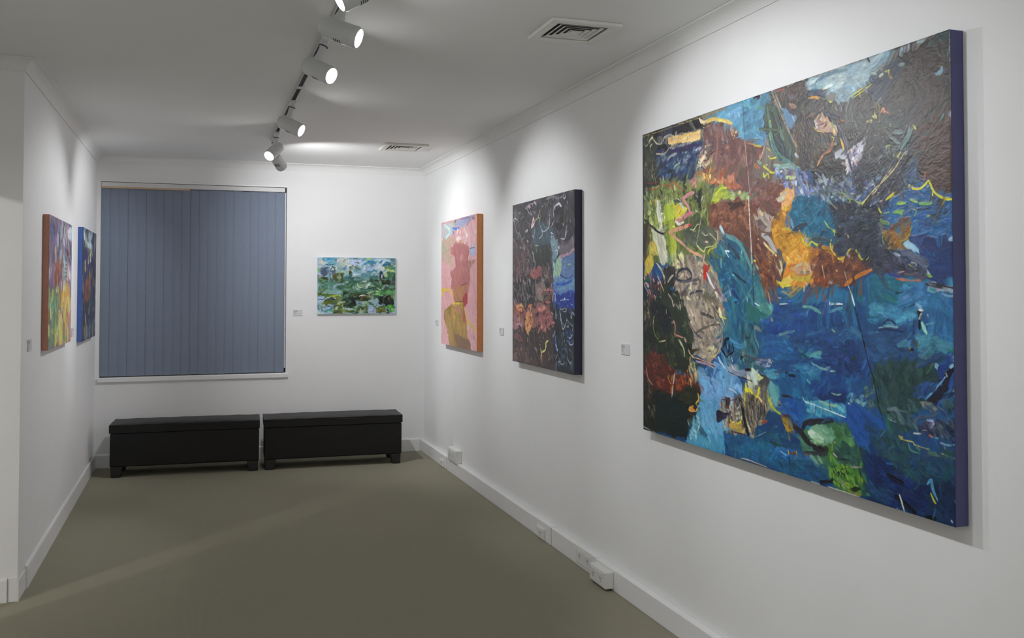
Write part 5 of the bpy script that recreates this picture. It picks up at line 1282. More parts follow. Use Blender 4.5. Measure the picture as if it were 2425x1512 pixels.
('S',[(1320,512),(1350,518),(1377,523)],3.3,(40,40,50),(34,34,42),0.1,0.3,1.0,1),
('S',[(1307,525),(1324,529)],9.4,(110,170,190),(93,144,161),0.2,0.3,1.0,1),
('S',[(1344,534),(1362,538),(1379,538)],4.8,(130,170,200),(110,144,170),0.3,0.3,1.0,1),
('S',[(1299,513),(1307,516)],4.9,(60,36,80),(51,30,68),0.0,0.3,1.0,1),
('D',[(1140,697),(1276,680),(1327,687),(1329,715),(1270,726),(1253,770),(1180,778),(1146,737)],[(44,72,72),(38,62,64),(54,84,80),(40,70,86)],150,25.2,6.6,0.84,0.6,0.25,0.95),
('S',[(1276,687),(1302,674),(1333,663)],11.3,(40,66,110),(50,84,130),0.15,0.3,1.0,1),
('S',[(1281,664),(1297,667)],11.4,(100,150,150),(85,127,127),0.3,0.3,1.0,1),
('S',[(1325,682),(1330,685)],13.0,(110,170,190),(93,144,161),0.2,0.3,1.0,1),
('S',[(1315,682),(1317,678)],3.7,(170,90,90),(144,76,76),0.0,0.3,1.0,1),
('P',[(1327,717),(1347,700),(1362,684),(1377,681),(1377,698),(1359,721),(1342,741),(1326,762),(1296,757)],(22,26,46),(36,40,60),6,2,-0.92,0.6,1.0),
('S',[(1296,752),(1322,730),(1350,702)],4.5,(70,130,190),(110,170,210),0.1,0.3,1.0,1),
('S',[(1340,705),(1337,686),(1352,680)],12.9,(40,66,140),(34,56,119),0.15,0.3,1.0,1),
('S',[(1362,719),(1372,700),(1384,675)],9.1,(44,90,160),(37,76,136),0.15,0.3,1.0,1),
('S',[(1331,761),(1357,738),(1367,715)],7.4,(60,110,170),(40,70,140),0.15,0.3,1.0,1),
('D',[(1343,664),(1392,650),(1391,675),(1350,672)],[(60,100,160),(130,170,200),(40,70,130)],40,14.6,3.7,-0.28,0.5,0.25,0.95),
('S',[(1365,681),(1370,677)],9.1,(130,180,200),(110,153,170),0.2,0.3,1.0,1),
('S',[(1352,694),(1355,701)],3.7,(180,190,190),(153,161,161),0.2,0.3,1.0,1),
('D',[(1272,726),(1327,715),(1296,750),(1269,745)],[(40,80,140),(50,100,160),(34,60,110)],40,18.9,4.5,-0.81,0.4,0.25,0.95),
('P',[(1280,761),(1316,759),(1331,768),(1311,780),(1290,773)],(130,136,120),(90,96,96),5,2,0.18,0.5,1.0),
('S',[(1329,765),(1341,771),(1351,779)],4.8,(160,160,120),(136,136,102),0.15,0.3,1.0,1),
('D',[(1371,727),(1393,723),(1393,751),(1376,749)],[(170,180,140),(110,130,120),(150,140,150)],26,9.1,3.6,-1.1,0.6,0.25,0.95),
('D',[(1346,756),(1388,747),(1392,774),(1353,779)],[(40,70,80),(60,96,100),(34,54,80)],34,16.4,4.4,0.96,0.5,0.25,0.95),
('D',[(1053,767),(1109,765),(1115,785),(1059,791)],[(60,110,140),(110,160,170),(50,84,110)],40,12.4,4.1,-0.48,0.7,0.25,0.95),
('D',[(1109,745),(1143,738),(1157,784),(1112,792)],[(80,110,100),(110,130,90),(60,84,90)],40,12.2,3.3,0.9,0.7,0.25,0.95),
('S',[(1079,564),(1093,602),(1102,630)],1.2,(26,34,60),(22,28,51),0.2,0.3,1.0,0),
('S',[(1103,631),(1122,691),(1140,726),(1155,785)],2.6,(24,26,38),(20,22,32),0.1,0.3,1.0,0),
('S',[(1106,640),(1112,650)],3.7,(24,24,34),(20,20,28),0.0,0.3,1.0,1),
('S',[(1056,517),(1069,540),(1078,561)],2.9,(130,190,206),(210,230,236),0.15,0.3,1.0,1),
('S',[(1394,534),(1393,563)],2.5,(170,200,120),(144,170,102),0.2,0.3,1.0,1),
('P',[(1049,789),(1078,788),(1142,807),(1174,821),(1185,847),(1150,846),(1114,884),(1064,873),(1039,832)],(36,88,160),(30,70,132),6,2,0.62,1,1.0),
('D',[(1111,827),(1219,841),(1299,867),(1299,912),(1207,929),(1155,894)],[(40,76,90),(44,84,84),(36,66,96)],120,29.4,6.7,0.43,0.3,0.25,0.95),
('D',[(1180,778),(1269,753),(1269,811),(1230,827),(1186,806)],[(46,72,76),(40,60,66),(70,100,100),(54,84,90)],60,21.4,5.5,0.82,0.4,0.25,0.95),
('S',[(1183,788),(1209,785),(1220,805)],9.8,(110,140,150),(70,100,110),0.35,0.3,1.0,1),
('S',[(1186,806),(1208,811)],7.9,(130,160,160),(110,136,136),0.4,0.3,1.0,1),
('S',[(1293,764),(1313,773),(1326,781),(1300,788),(1274,795),(1261,810)],6.4,(90,96,120),(70,76,104),0.15,0.3,1.0,1),
('S',[(1329,764),(1346,775),(1363,789),(1378,802)],5.5,(130,136,120),(40,50,90),0.15,0.3,1.0,1),
('P',[(1292,798),(1321,789),(1338,807),(1325,825),(1295,822),(1274,810)],(50,54,90),(80,84,110),6,3,0.83,0.5,1.0),
('S',[(1300,795),(1316,797),(1310,809)],6.4,(190,200,220),(110,110,170),0.15,0.3,1.0,1),
('D',[(1263,817),(1325,822),(1375,829),(1385,795),(1338,790)],[(40,50,80),(60,66,90),(34,40,56),(90,100,110)],80,14.8,3.3,0.75,0.4,0.25,0.95),
('S',[(1260,828),(1282,826)],3.8,(190,196,190),(161,166,161),0.3,0.3,1.0,1),
('S',[(1305,826),(1315,829)],4.9,(190,110,90),(161,93,76),0.2,0.3,1.0,1),
('S',[(1335,837),(1355,838),(1375,835)],4.0,(110,160,190),(93,136,161),0.15,0.3,1.0,1),
('S',[(1287,818),(1297,817)],1.9,(170,170,140),(144,144,119),0.0,0.3,1.0,1),
('S',[(1320,828),(1328,829)],4.1,(90,160,170),(76,136,144),0.2,0.3,1.0,1),
('S',[(1216,839),(1225,846),(1257,847),(1263,852),(1286,854),(1305,855)],2.5,(196,186,90),(170,150,70),0.15,0.3,1.0,1),
('S',[(1219,841),(1227,843)],6.6,(196,190,90),(166,161,76),0.2,0.3,1.0,1),
('S',[(1335,857),(1357,861),(1390,864)],2.4,(206,186,100),(196,170,70),0.05,0.3,1.0,1),
('S',[(1244,852),(1252,865),(1278,868)],3.1,(90,140,130),(76,119,110),0.2,0.3,1.0,1),
('S',[(1268,855),(1278,861)],9.5,(80,130,120),(68,110,102),0.35,0.3,1.0,1),
('S',[(1302,863),(1340,864),(1352,864)],9.3,(110,130,70),(60,90,80),0.35,0.3,1.0,1),
('P',[(1320,850),(1375,844),(1391,856),(1350,857)],(44,90,84),(40,76,80),6,3,0.14,0.8,1.0),
('D',[(1299,871),(1389,867),(1390,921),(1324,911)],[(34,70,104),(30,60,92),(36,80,100)],80,27.6,6.3,0.45,0.3,0.25,0.95),
('D',[(1288,922),(1388,914),(1387,994),(1297,995)],[(28,50,84),(30,60,90),(24,44,80)],100,25.9,5.6,0.81,0.4,0.25,0.95),
('S',[(1298,927),(1309,918),(1314,936),(1324,952)],6.4,(80,150,180),(60,120,160),0.15,0.3,1.0,1),
('S',[(1308,944),(1313,954),(1321,962)],4.9,(140,160,40),(190,190,40),0.1,0.3,1.0,1),
('S',[(1324,950),(1326,956)],1.9,(150,200,210),(127,170,178),0.0,0.3,1.0,1),
('D',[(1101,894),(1176,902),(1229,925),(1298,939),(1298,986),(1189,999),(1119,942)],[(28,50,106),(24,44,92),(30,60,110),(26,40,76)],150,29.5,6.7,0.4,0.35,0.25,0.95),
('D',[(1116,953),(1189,959),(1206,986),(1154,1000),(1130,983)],[(34,66,104),(30,56,96),(40,80,110)],50,24.1,5.2,0.46,0.4,0.25,0.95),
('S',[(1181,929),(1207,936),(1229,940)],11.8,(24,30,56),(20,25,47),0.2,0.3,1.0,1),
('S',[(1206,972),(1228,979),(1261,992)],13.6,(22,28,46),(18,23,39),0.15,0.3,1.0,1),
('S',[(1217,966),(1231,998)],3.9,(150,180,170),(190,206,196),0.15,0.3,1.0,1),
('S',[(1295,996),(1318,994)],11.3,(24,32,36),(20,27,30),0.15,0.3,1.0,1),
('S',[(1206,997),(1239,1000),(1276,1000)],2.3,(130,150,160),(110,127,136),0.35,0.3,1.0,1),
('P',[(1382,763),(1394,764),(1393,791),(1380,807),(1380,785)],(190,176,90),(130,160,130),4,2,1.58,0.5,1.0),
('S',[(1392,769),(1393,791)],2.9,(214,130,60),(181,110,51),0.0,0.3,1.0,1),
('S',[(1386,904),(1386,920)],6.2,(180,170,70),(153,144,59),0.15,0.3,1.0,1),
('S',[(1373,946),(1383,959),(1385,978)],7.3,(150,150,70),(90,120,110),0.15,0.3,1.0,1),
('S',[(1389,867),(1388,876)],2.5,(196,150,80),(166,127,68),0.0,0.3,1.0,1),
('S',[(1362,987),(1364,990)],4.4,(150,170,190),(127,144,161),0.2,0.3,1.0,1),
('S',[(1350,1000),(1368,1000),(1384,998)],3.7,(150,150,80),(80,110,110),0.2,0.3,1.0,1),
('S',[(1151,766),(1155,785),(1165,804)],2.0,(24,28,40),(20,23,34),0.1,0.3,1.0,1),
('S',[(1165,808),(1182,850),(1195,878)],1.2,(26,32,46),(22,27,39),0.15,0.3,1.0,0),
('S',[(844,872),(865,880),(893,897),(923,910),(972,910)],18.9,(36,34,40),(50,48,54),0.05,0.3,1.0,1),
('S',[(879,872),(893,857),(927,849),(973,841),(995,836)],14.5,(36,40,48),(56,56,66),0.05,0.3,1.0,1),
('P',[(900,875),(924,860),(960,851),(992,851),(1011,864),(998,886),(959,904),(923,897)],(90,140,110),(120,166,136),6,2,0.17,0.8,1.0),
('P',[(901,875),(917,872),(966,881),(963,897),(940,899),(913,890)],(184,212,188),(150,188,160),4,2,0.23,0.8,1.0),
('S',[(872,900),(892,916),(916,917)],14.7,(84,134,112),(60,104,90),0.15,0.3,1.0,1),
('S',[(871,936),(926,926),(972,920)],12.5,(50,60,64),(70,76,80),0.1,0.3,1.0,1),
('S',[(912,936),(939,954),(958,965)],14.5,(84,134,128),(110,156,146),0.2,0.3,1.0,1),
('S',[(939,932),(959,947)],10.3,(130,160,150),(110,136,127),0.3,0.3,1.0,1),
('D',[(992,849),(1048,839),(1063,865),(1065,892),(1017,887),(998,874)],[(60,112,70),(84,136,80),(50,92,64)],70,19.9,5.6,0.4,0.4,0.25,0.95),
('D',[(998,898),(1065,888),(1098,906),(1094,932),(1022,930)],[(50,90,80),(64,106,90),(42,76,74)],80,21.6,5.5,0.17,0.3,0.25,0.95),
('D',[(972,943),(1034,936),(1094,945),(1093,992),(1003,988),(974,963)],[(80,136,40),(60,110,44),(110,150,60),(44,80,50),(130,160,40)],110,15.9,4.0,0.65,0.6,0.25,0.95),
('S',[(995,891),(993,907)],8.1,(110,150,50),(93,127,42),0.15,0.3,1.0,1),
('S',[(988,918),(988,934)],6.9,(110,150,60),(93,127,51),0.2,0.3,1.0,1),
('S',[(997,914),(1010,920)],5.2,(170,170,160),(144,144,136),0.25,0.3,1.0,1),
('S',[(1013,924),(1053,919)],6.8,(50,76,70),(42,64,59),0.2,0.3,1.0,1),
('S',[(1001,887),(1004,888)],4.0,(200,180,90),(170,153,76),0.0,0.3,1.0,1),
('S',[(1061,935),(1097,929)],3.9,(150,150,130),(127,127,110),0.2,0.3,1.0,1),
('S',[(1091,927),(1097,922)],11.6,(90,160,40),(76,136,34),0.0,0.3,1.0,1),
('S',[(977,997),(1027,997),(1087,997)],3.6,(190,190,170),(161,161,144),0.2,0.3,1.0,1),
('S',[(1058,987),(1090,979)],9.8,(40,54,40),(34,45,34),0.15,0.3,1.0,1),
('S',[(1052,990),(1064,992)],7.9,(110,130,50),(93,110,42),0.1,0.3,1.0,1),
('S',[(1073,992),(1093,992)],9.7,(120,130,60),(102,110,51),0.1,0.3,1.0,1),
('S',[(994,963),(997,953),(1000,960),(1006,949),(1009,958),(1016,953),(1015,965),(1023,950),(1029,955),(1026,959),(1034,954),(1035,966),(1037,955),(1046,944),(1045,954),(1052,949),(1057,953),(1064,949)],1.2,(24,36,30),(20,30,25),0,0.2,1,0),
('S',[(1023,947),(1049,940)],1.0,(24,36,30),(20,30,25),0.0,0.3,1.0,1),
('S',[(1083,909),(1091,938),(1094,957)],1.6,(30,36,50),(25,30,42),0.1,0.3,1.0,0),
('S',[(1038,963),(1040,987)],1.2,(110,150,90),(93,127,76),0.2,0.3,1.0,1),
('S',[(757,838),(738,833),(783,848)],5.7,(160,180,60),(110,140,70),0.15,0.3,1.0,1),
('P',[(790,853),(816,855),(837,873),(844,892),(826,901),(808,888)],(170,130,40),(120,100,40),5,2,0.82,0.6,1.0),
('S',[(801,850),(830,851),(851,871)],8.6,(70,46,44),(90,60,50),0.15,0.3,1.0,1),
('S',[(764,854),(794,853)],6.6,(140,84,60),(119,71,51),0.15,0.3,1.0,1),
('P',[(726,846),(779,848),(808,884),(865,899),(878,937),(822,929),(744,928),(669,925),(669,902),(721,882)],(36,84,110),(32,66,116),8,3,0.29,1,1.0),
('S',[(702,882),(725,875)],11.2,(150,80,60),(127,68,51),0.1,0.3,1.0,1),
('D',[(674,891),(771,880),(858,894),(871,926),(822,933),(725,922),(673,927)],[(34,80,110),(30,62,120),(40,96,116)],80,24.2,5.7,0.09,0.4,0.25,0.95),
('S',[(669,925),(721,904)],1.8,(120,160,180),(102,136,153),0.2,0.3,1.0,1),
('S',[(742,924),(778,934),(807,931)],11.0,(40,84,84),(34,71,71),0.15,0.3,1.0,1),
('D',[(747,941),(822,933),(878,937),(850,963),(762,960)],[(36,96,150),(50,120,170),(34,80,150)],60,23.8,5.2,0.02,0.3,0.25,0.95),
('S',[(785,944),(814,950)],4.8,(120,180,210),(102,153,178),0.35,0.3,1.0,1),
('S',[(822,938),(836,942),(854,935)],6.4,(110,84,50),(93,71,42),0.1,0.3,1.0,1),
('S',[(818,934),(822,949)],3.0,(200,180,60),(170,153,51),0.0,0.3,1.0,1),
('S',[(852,933),(856,941)],3.8,(196,160,50),(166,136,42),0.0,0.3,1.0,1),
('D',[(603,944),(740,937),(770,970),(602,986)],[(32,100,140),(40,110,150),(34,92,130)],70,29.6,6.8,0.04,0.25,0.25,0.95),
('D',[(770,972),(871,947),(971,959),(984,981),(849,997)],[(34,84,116),(30,70,110),(40,96,126)],80,27.3,6.3,0.04,0.3,0.25,0.95),
('S',[(951,991),(984,983),(993,975)],12.2,(34,44,56),(28,37,47),0.15,0.3,1.0,1),
('S',[(602,993),(635,992),(680,994),(723,996)],3.7,(180,176,160),(130,120,100),0.25,0.3,1.0,1),
('S',[(911,997),(945,997)],2.9,(180,190,190),(153,161,161),0.25,0.3,1.0,1),
('S',[(777,1000),(813,997)],3.1,(120,140,90),(102,119,76),0.3,0.3,1.0,1),
('D',[(605,799),(663,801),(669,921),(628,927),(603,921)],[(150,130,90),(90,80,70),(60,54,50),(180,160,120)],30,18.5,3.2,1.06,0.2,0.25,0.95),
('S',[(604,846),(620,886),(636,921)],10.2,(30,26,28),(44,40,40),0.1,0.3,1.0,1),
('D',[(1010,407),(1021,356),(970,312),(1025,311),(1093,331),(1194,257),(1240,223),(1268,197),(1276,222),(1234,271),(1172,338),(1157,377),(1174,431),(1143,477),(1069,433),(1006,444)],[(44,50,64),(56,62,78),(36,40,52)],60,24.8,6.6,-0.89,0.5,0.25,0.95),
('D',[(1071,262),(1154,164),(1195,187),(1194,251),(1109,307)],[(48,52,60),(40,46,56),(60,62,66)],40,24.6,7.4,-0.88,0.3,0.25,0.95),
('S',[(1246,229),(1205,268),(1152,299),(1109,328)],4.0,(170,156,110),(200,190,130),0.3,0.3,1.0,1),
('S',[(1217,273),(1170,313),(1127,330)],4.9,(40,44,60),(34,37,51),0.2,0.3,1.0,1),
('S',[(753,-3),(785,50),(824,113),(862,165)],4.7,(170,150,130),(144,127,110),0.2,0.3,1.0,1),
('S',[(736,41),(752,112),(783,169),(861,216)],6.6,(96,140,130),(81,119,110),0.2,0.3,1.0,1),
('S',[(701,94),(784,109)],6.7,(96,110,92),(81,93,78),0.1,0.3,1.0,1),
('S',[(1020,135),(1046,182),(1072,249)],6.8,(66,64,96),(56,54,81),0.1,0.3,1.0,1),
('S',[(6,7),(363,7),(530,5)],3.9,(170,150,90),(144,127,76),0.45,0.3,1.0,1),
('S',[(0,989),(100,1000)],5.6,(130,140,140),(110,119,119),0.3,0.3,1.0,1),
('S',[(9,18),(5,545),(7,985)],7.1,(40,40,44),(34,34,37),0.25,0.3,1.0,1),
('S',[(1381,12),(1387,193),(1389,536)],2.6,(150,170,180),(127,144,153),0.45,0.3,1.0,1),
('R',160,50,24,0.05,None,0.6,1,0.35),
('R',350,36,8,0.1,None,0.8,1.3,0.5),
('R',900,20,6,0.2,None,0.9,0.6,0.8),
('D',[(3,0),(399,49),(435,203),(404,325),(-3,327)],[(196,186,150),(60,70,80),(150,150,110),(176,120,100),(40,46,46),(206,200,180)],90,13.1,2.4,-0.61,0.9,0.35,0.95),
('D',[(10,289),(404,340),(495,515),(349,693),(3,655)],[(206,200,170),(60,62,62),(150,140,110),(176,140,130),(40,46,46)],80,13.1,2.3,0.79,0.9,0.4,0.95),
('D',[(614,224),(1104,275),(1100,487),(651,526)],[(206,180,120),(70,74,90),(120,80,70),(90,130,150),(190,190,110)],70,8.4,1.9,0.83,1.2,0.45,0.95),
('D',[(1050,91),(1257,128),(1255,243),(1048,217)],[(150,150,150),(60,70,90),(180,170,140),(90,110,110)],40,10.0,2.0,-0.77,1.0,0.4,0.95),
('D',[(1048,200),(1255,227),(1226,360),(1138,475),(1044,473)],[(150,150,170),(50,56,76),(190,180,140),(110,130,170),(120,110,110)],70,10.1,2.0,-0.8,1.0,0.4,0.95),
], 3)
ART['dark'] = ([
('P',[(-30,-28),(1075,-14),(1057,1014),(-47,1022)],(62,58,62),(50,46,50),4.8,5.0,0.62,1.2,1.0),
('P',[(699,372),(1050,331),(1045,648),(726,656)],(82,110,152),(70,96,150),9.6,7.5,0.9,1,1.0),
('P',[(695,595),(1055,562),(1054,662),(747,656)],(40,60,130),(50,76,150),19.2,7.5,-0.02,1.0,1.0),
('P',[(726,625),(1054,634),(1048,1000),(741,1006)],(40,48,56),(30,36,44),14.4,7.5,0.88,0.8,1.0),
('P',[(-8,622),(319,642),(684,611),(734,763),(458,783),(217,810),(-12,838)],(140,92,84),(110,74,76),24.0,10.0,0.58,0.7,1.0),
('P',[(-11,786),(724,732),(751,989),(-15,1002)],(76,60,58),(58,48,48),19.2,10.0,0.83,1,1.0),
('D',[(4,5),(1046,2),(1041,306),(825,298),(696,201),(372,163),(7,204)],[(58,54,58),(44,40,44),(80,76,84),(96,92,100),(50,50,56),(70,64,70)],150,45.0,18.8,0.66,0.8,0.25,0.95),
('P',[(349,181),(507,137),(697,171),(776,241),(806,279),(794,369),(714,367),(684,304),(392,300),(336,240)],(72,92,104),(58,72,84),38.4,15.0,0.9,0.8,1.0),
('P',[(686,230),(786,249),(815,316),(794,366),(724,375),(694,311)],(122,142,152),(100,124,138),19.2,10.0,1.09,0.6,1.0),
('P',[(815,280),(1042,261),(1045,331),(834,356),(795,315)],(96,90,98),(112,104,110),24.0,12.5,-0.15,0.7,1.0),
('S',[(824,356),(911,351),(986,339),(1032,320)],16.2,(176,130,140),(150,116,130),0.25,0.3,1.0,1),
('P',[(714,378),(824,366),(891,404),(842,439),(812,474),(732,496)],(140,170,136),(120,150,140),19.2,7.5,0.9,0.6,1.0),
('P',[(843,367),(1045,338),(1042,497),(851,496)],(84,108,148),(94,120,160),14.4,10.0,0.09,0.9,1.0),
('S',[(947,403),(984,402)],7.7,(150,176,80),(127,149,68),0.1,0.3,1.0,1),
('S',[(870,475),(899,486)],9.3,(150,190,170),(127,161,144),0.1,0.3,1.0,1),
('S',[(729,386),(743,423),(732,466)],9.5,(170,200,160),(144,170,136),0.3,0.3,1.0,1),
('S',[(832,457),(889,475),(965,479),(1020,459)],9.2,(40,70,150),(34,59,127),0.0,0.3,1.0,1),
('S',[(965,479),(1020,490)],10.5,(46,80,160),(39,68,136),0.1,0.3,1.0,1),
('S',[(22,89),(47,124),(84,175),(146,194),(182,237),(218,254)],5.7,(150,156,160),(120,124,130),0.1,0.3,1.0,1),
('S',[(34,106),(22,93),(47,87),(91,98),(85,105)],7.4,(190,194,200),(161,164,170),0.1,0.3,1.0,1),
('S',[(123,59),(73,80),(122,116),(96,167)],5.7,(120,116,124),(102,98,105),0.15,0.3,1.0,1),
('S',[(123,59),(185,52),(269,38),(317,22),(442,21)],10.3,(120,120,140),(150,130,150),0.2,0.3,1.0,1),
('S',[(299,32),(340,36)],15.7,(200,166,180),(170,141,153),0.1,0.3,1.0,1),
('S',[(409,10),(442,32)],11.6,(206,180,196),(175,153,166),0.1,0.3,1.0,1),
('S',[(281,43),(316,73),(362,88),(339,63)],5.5,(170,176,186),(144,149,158),0.15,0.3,1.0,1),
('S',[(159,102),(208,89),(256,101)],5.6,(130,130,140),(110,110,119),0.15,0.3,1.0,1),
('S',[(231,151),(220,130),(268,113),(315,136),(372,148)],5.5,(96,96,104),(81,81,88),0.1,0.3,1.0,1),
('S',[(292,75),(361,127)],4.7,(110,110,118),(93,93,100),0.1,0.3,1.0,1),
('S',[(360,163),(372,140),(396,114),(406,142),(372,159)],17.1,(214,180,186),(190,160,170),0.1,0.3,1.0,1),
('S',[(407,130),(474,112),(508,68)],9.2,(150,136,110),(166,160,80),0.1,0.3,1.0,1),
('S',[(406,161),(417,193),(394,231)],5.4,(160,170,176),(136,144,149),0.2,0.3,1.0,1),
('S',[(496,117),(506,152),(538,192),(549,219),(494,239)],6.8,(160,170,176),(136,144,149),0.15,0.3,1.0,1),
('S',[(662,102),(666,147),(655,180),(592,199),(549,200)],7.5,(176,184,190),(149,156,161),0.15,0.3,1.0,1),
('S',[(550,140),(592,180),(635,175)],11.3,(90,120,124),(76,102,105),0.25,0.3,1.0,1),
('S',[(485,112),(507,122)],8.4,(140,180,180),(119,153,153),0.1,0.3,1.0,1),
('S',[(697,179),(738,144),(729,103),(739,78),(790,57),(839,72),(853,102)],7.3,(186,184,206),(150,150,170),0.15,0.3,1.0,1),
('S',[(780,63),(819,59),(848,76)],14.5,(200,196,214),(170,166,181),0.25,0.3,1.0,1),
('S',[(740,56),(734,100)],4.4,(170,170,190),(144,144,161),0.0,0.3,1.0,1),
('S',[(898,5),(878,25),(897,37),(916,18)],7.1,(176,180,206),(149,153,175),0.15,0.3,1.0,1),
('S',[(616,16),(700,9),(800,25),(869,24)],14.6,(126,126,130),(107,107,110),0.3,0.3,1.0,1),
('S',[(658,5),(647,41)],8.9,(120,124,128),(102,105,108),0.3,0.3,1.0,1),
('S',[(589,37),(595,48)],7.5,(226,226,230),(192,192,195),0.0,0.3,1.0,1),
('S',[(546,52),(557,49)],6.1,(190,190,196),(161,161,166),0.0,0.3,1.0,1),
('S',[(684,44),(689,52)],5.9,(180,180,196),(153,153,166),0.0,0.3,1.0,1),
('S',[(935,55),(948,73)],6.4,(170,170,186),(144,144,158),0.0,0.3,1.0,1),
('S',[(929,86),(939,101)],7.8,(120,120,140),(102,102,119),0.0,0.3,1.0,1),
('S',[(980,160),(984,171)],7.7,(140,140,150),(119,119,127),0.0,0.3,1.0,1),
('S',[(866,174),(885,186)],5.7,(170,170,176),(144,144,149),0.0,0.3,1.0,1),
('S',[(1035,157),(1038,202)],6.2,(130,130,140),(110,110,119),0.2,0.3,1.0,1),
('S',[(1015,260),(1023,309)],7.7,(170,176,190),(144,149,161),0.2,0.3,1.0,1),
('S',[(932,217),(912,245),(893,261),(845,256)],7.1,(180,180,206),(140,140,160),0.15,0.3,1.0,1),
('S',[(686,213),(716,222)],5.9,(226,226,230),(192,192,195),0.0,0.3,1.0,1),
('S',[(795,300),(820,314)],4.3,(200,206,214),(170,175,181),0.0,0.3,1.0,1),
('S',[(755,321),(795,319),(785,344)],8.7,(170,196,206),(144,166,175),0.25,0.3,1.0,1),
('S',[(415,278),(477,277)],6.9,(170,180,120),(144,153,102),0.0,0.3,1.0,1),
('S',[(547,306),(633,294),(684,315)],14.9,(116,124,140),(98,105,119),0.3,0.3,1.0,1),
('S',[(749,94),(848,108),(827,186),(758,168)],39.9,(36,34,38),(30,28,32),0.1,0.3,1.0,1),
('S',[(86,28),(257,65),(208,117)],28.2,(48,44,48),(40,37,40),0.15,0.3,1.0,1),
('S',[(278,241),(301,246)],15.8,(170,150,160),(144,127,136),0.15,0.3,1.0,1),
('S',[(255,184),(290,178)],19.8,(170,156,166),(144,132,141),0.2,0.3,1.0,1),
('P',[(370,284),(548,276),(684,311),(683,377),(546,393),(402,390),(335,322)],(58,66,56),(44,46,44),24.0,10.0,1.07,0.6,1.0),
('S',[(369,315),(415,324)],15.5,(80,110,76),(68,93,64),0.2,0.3,1.0,1),
('D',[(13,212),(301,258),(368,378),(343,494),(8,493)],[(110,80,80),(80,56,58),(140,120,124),(60,54,56),(150,110,110),(120,114,120)],130,36.0,7.2,1.05,0.3,0.25,0.95),
('P',[(12,295),(253,307),(287,376),(130,413),(16,402)],(100,66,68),(80,54,56),24.0,10.0,1.04,0.4,0.6),
('S',[(44,288),(55,362),(29,423)],3.7,(176,140,136),(149,119,115),0.25,0.3,1.0,1),
('S',[(71,309),(108,388),(57,436)],3.7,(150,136,140),(127,115,119),0.25,0.3,1.0,1),
('S',[(99,331),(159,413),(84,449)],3.7,(150,136,140),(127,115,119),0.25,0.3,1.0,1),
('S',[(126,352),(137,437),(111,461)],3.6,(176,140,136),(149,119,115),0.25,0.3,1.0,1),
('S',[(152,373),(189,365),(138,473)],3.6,(150,136,140),(127,115,119),0.25,0.3,1.0,1),
('S',[(181,293),(239,391),(166,425)],3.6,(150,136,140),(127,115,119),0.25,0.3,1.0,1),
('S',[(207,314),(217,414),(193,438)],3.6,(176,140,136),(149,119,115),0.25,0.3,1.0,1),
('S',[(233,335),(267,439),(219,450)],3.6,(150,136,140),(127,115,119),0.25,0.3,1.0,1),
('S',[(259,355),(318,369),(245,462)],3.6,(150,136,140),(127,115,119),0.25,0.3,1.0,1),
('S',[(285,376),(296,392),(271,474)],3.6,(176,140,136),(149,119,115),0.25,0.3,1.0,1),
('S',[(312,298),(345,416),(298,427)],3.5,(150,136,140),(127,115,119),0.25,0.3,1.0,1),
('S',[(337,318),(392,440),(323,439)],3.5,(150,136,140),(127,115,119),0.25,0.3,1.0,1),
('S',[(362,338),(373,370),(349,451)],3.5,(176,140,136),(149,119,115),0.25,0.3,1.0,1),
('S',[(387,359),(420,394),(374,463)],3.5,(150,136,140),(127,115,119),0.25,0.3,1.0,1),
('P',[(368,413),(502,400),(545,419),(544,476),(412,487),(344,455)],(150,90,90),(120,72,74),19.2,7.5,0.41,0.5,1.0),
('S',[(344,451),(367,456)],11.7,(190,70,60),(161,59,51),0.0,0.3,1.0,1),
('P',[(546,404),(683,385),(732,496),(544,495)],(96,90,88),(80,70,70),24.0,10.0,1.07,0.6,1.0),
('S',[(683,377),(692,422),(727,496)],11.0,(60,36,36),(90,50,48),0.15,0.3,1.0,1),
('S',[(683,381),(672,407)],9.6,(130,66,66),(110,56,56),0.15,0.3,1.0,1),
('S',[(366,487),(412,483)],15.5,(30,30,32),(25,25,27),0.0,0.3,1.0,1),
('S',[(423,487),(434,491)],5.4,(220,220,210),(187,187,178),0.0,0.3,1.0,1),
('P',[(733,476),(1047,478),(1045,550),(742,552)],(100,140,172),(90,120,160),12.0,10.0,0.04,0.8,1.0),
('S',[(722,518),(785,507),(886,511),(1004,489)],13.5,(44,76,160),(50,90,170),0.1,0.3,1.0,1),
('S',[(743,514),(856,503),(926,500)],9.7,(60,110,190),(51,93,161),0.15,0.3,1.0,1),
('S',[(748,537),(785,518),(826,511)],6.1,(44,70,160),(37,59,136),0.0,0.3,1.0,1),
('S',[(742,549),(783,582),(885,566),(1022,551)],22.4,(44,70,160),(56,84,176),0.1,0.3,1.0,1),
('P',[(763,567),(1045,554),(1044,648),(803,639)],(44,66,150),(36,56,130),14.4,7.5,0.06,0.7,1.0),
('S',[(906,525),(925,548)],22.2,(110,140,176),(93,119,149),0.2,0.3,1.0,1),
('S',[(834,601),(895,596),(963,595)],5.9,(150,176,230),(127,149,195),0.3,0.3,1.0,1),
('S',[(885,592),(905,588)],5.2,(220,226,240),(187,192,204),0.0,0.3,1.0,1),
('S',[(742,556),(763,575),(752,609)],6.8,(160,190,210),(136,161,178),0.25,0.3,1.0,1),
('S',[(982,617),(1020,623),(1011,594)],4.4,(130,160,220),(110,136,187),0.2,0.3,1.0,1),
('S',[(939,625),(948,630)],5.1,(206,214,226),(175,181,192),0.0,0.3,1.0,1),
('D',[(751,644),(1044,651),(1038,983),(756,985)],[(40,50,60),(28,32,40),(60,76,90),(50,66,100),(36,40,44),(80,96,110)],120,33.3,13.3,0.88,0.7,0.25,0.95),
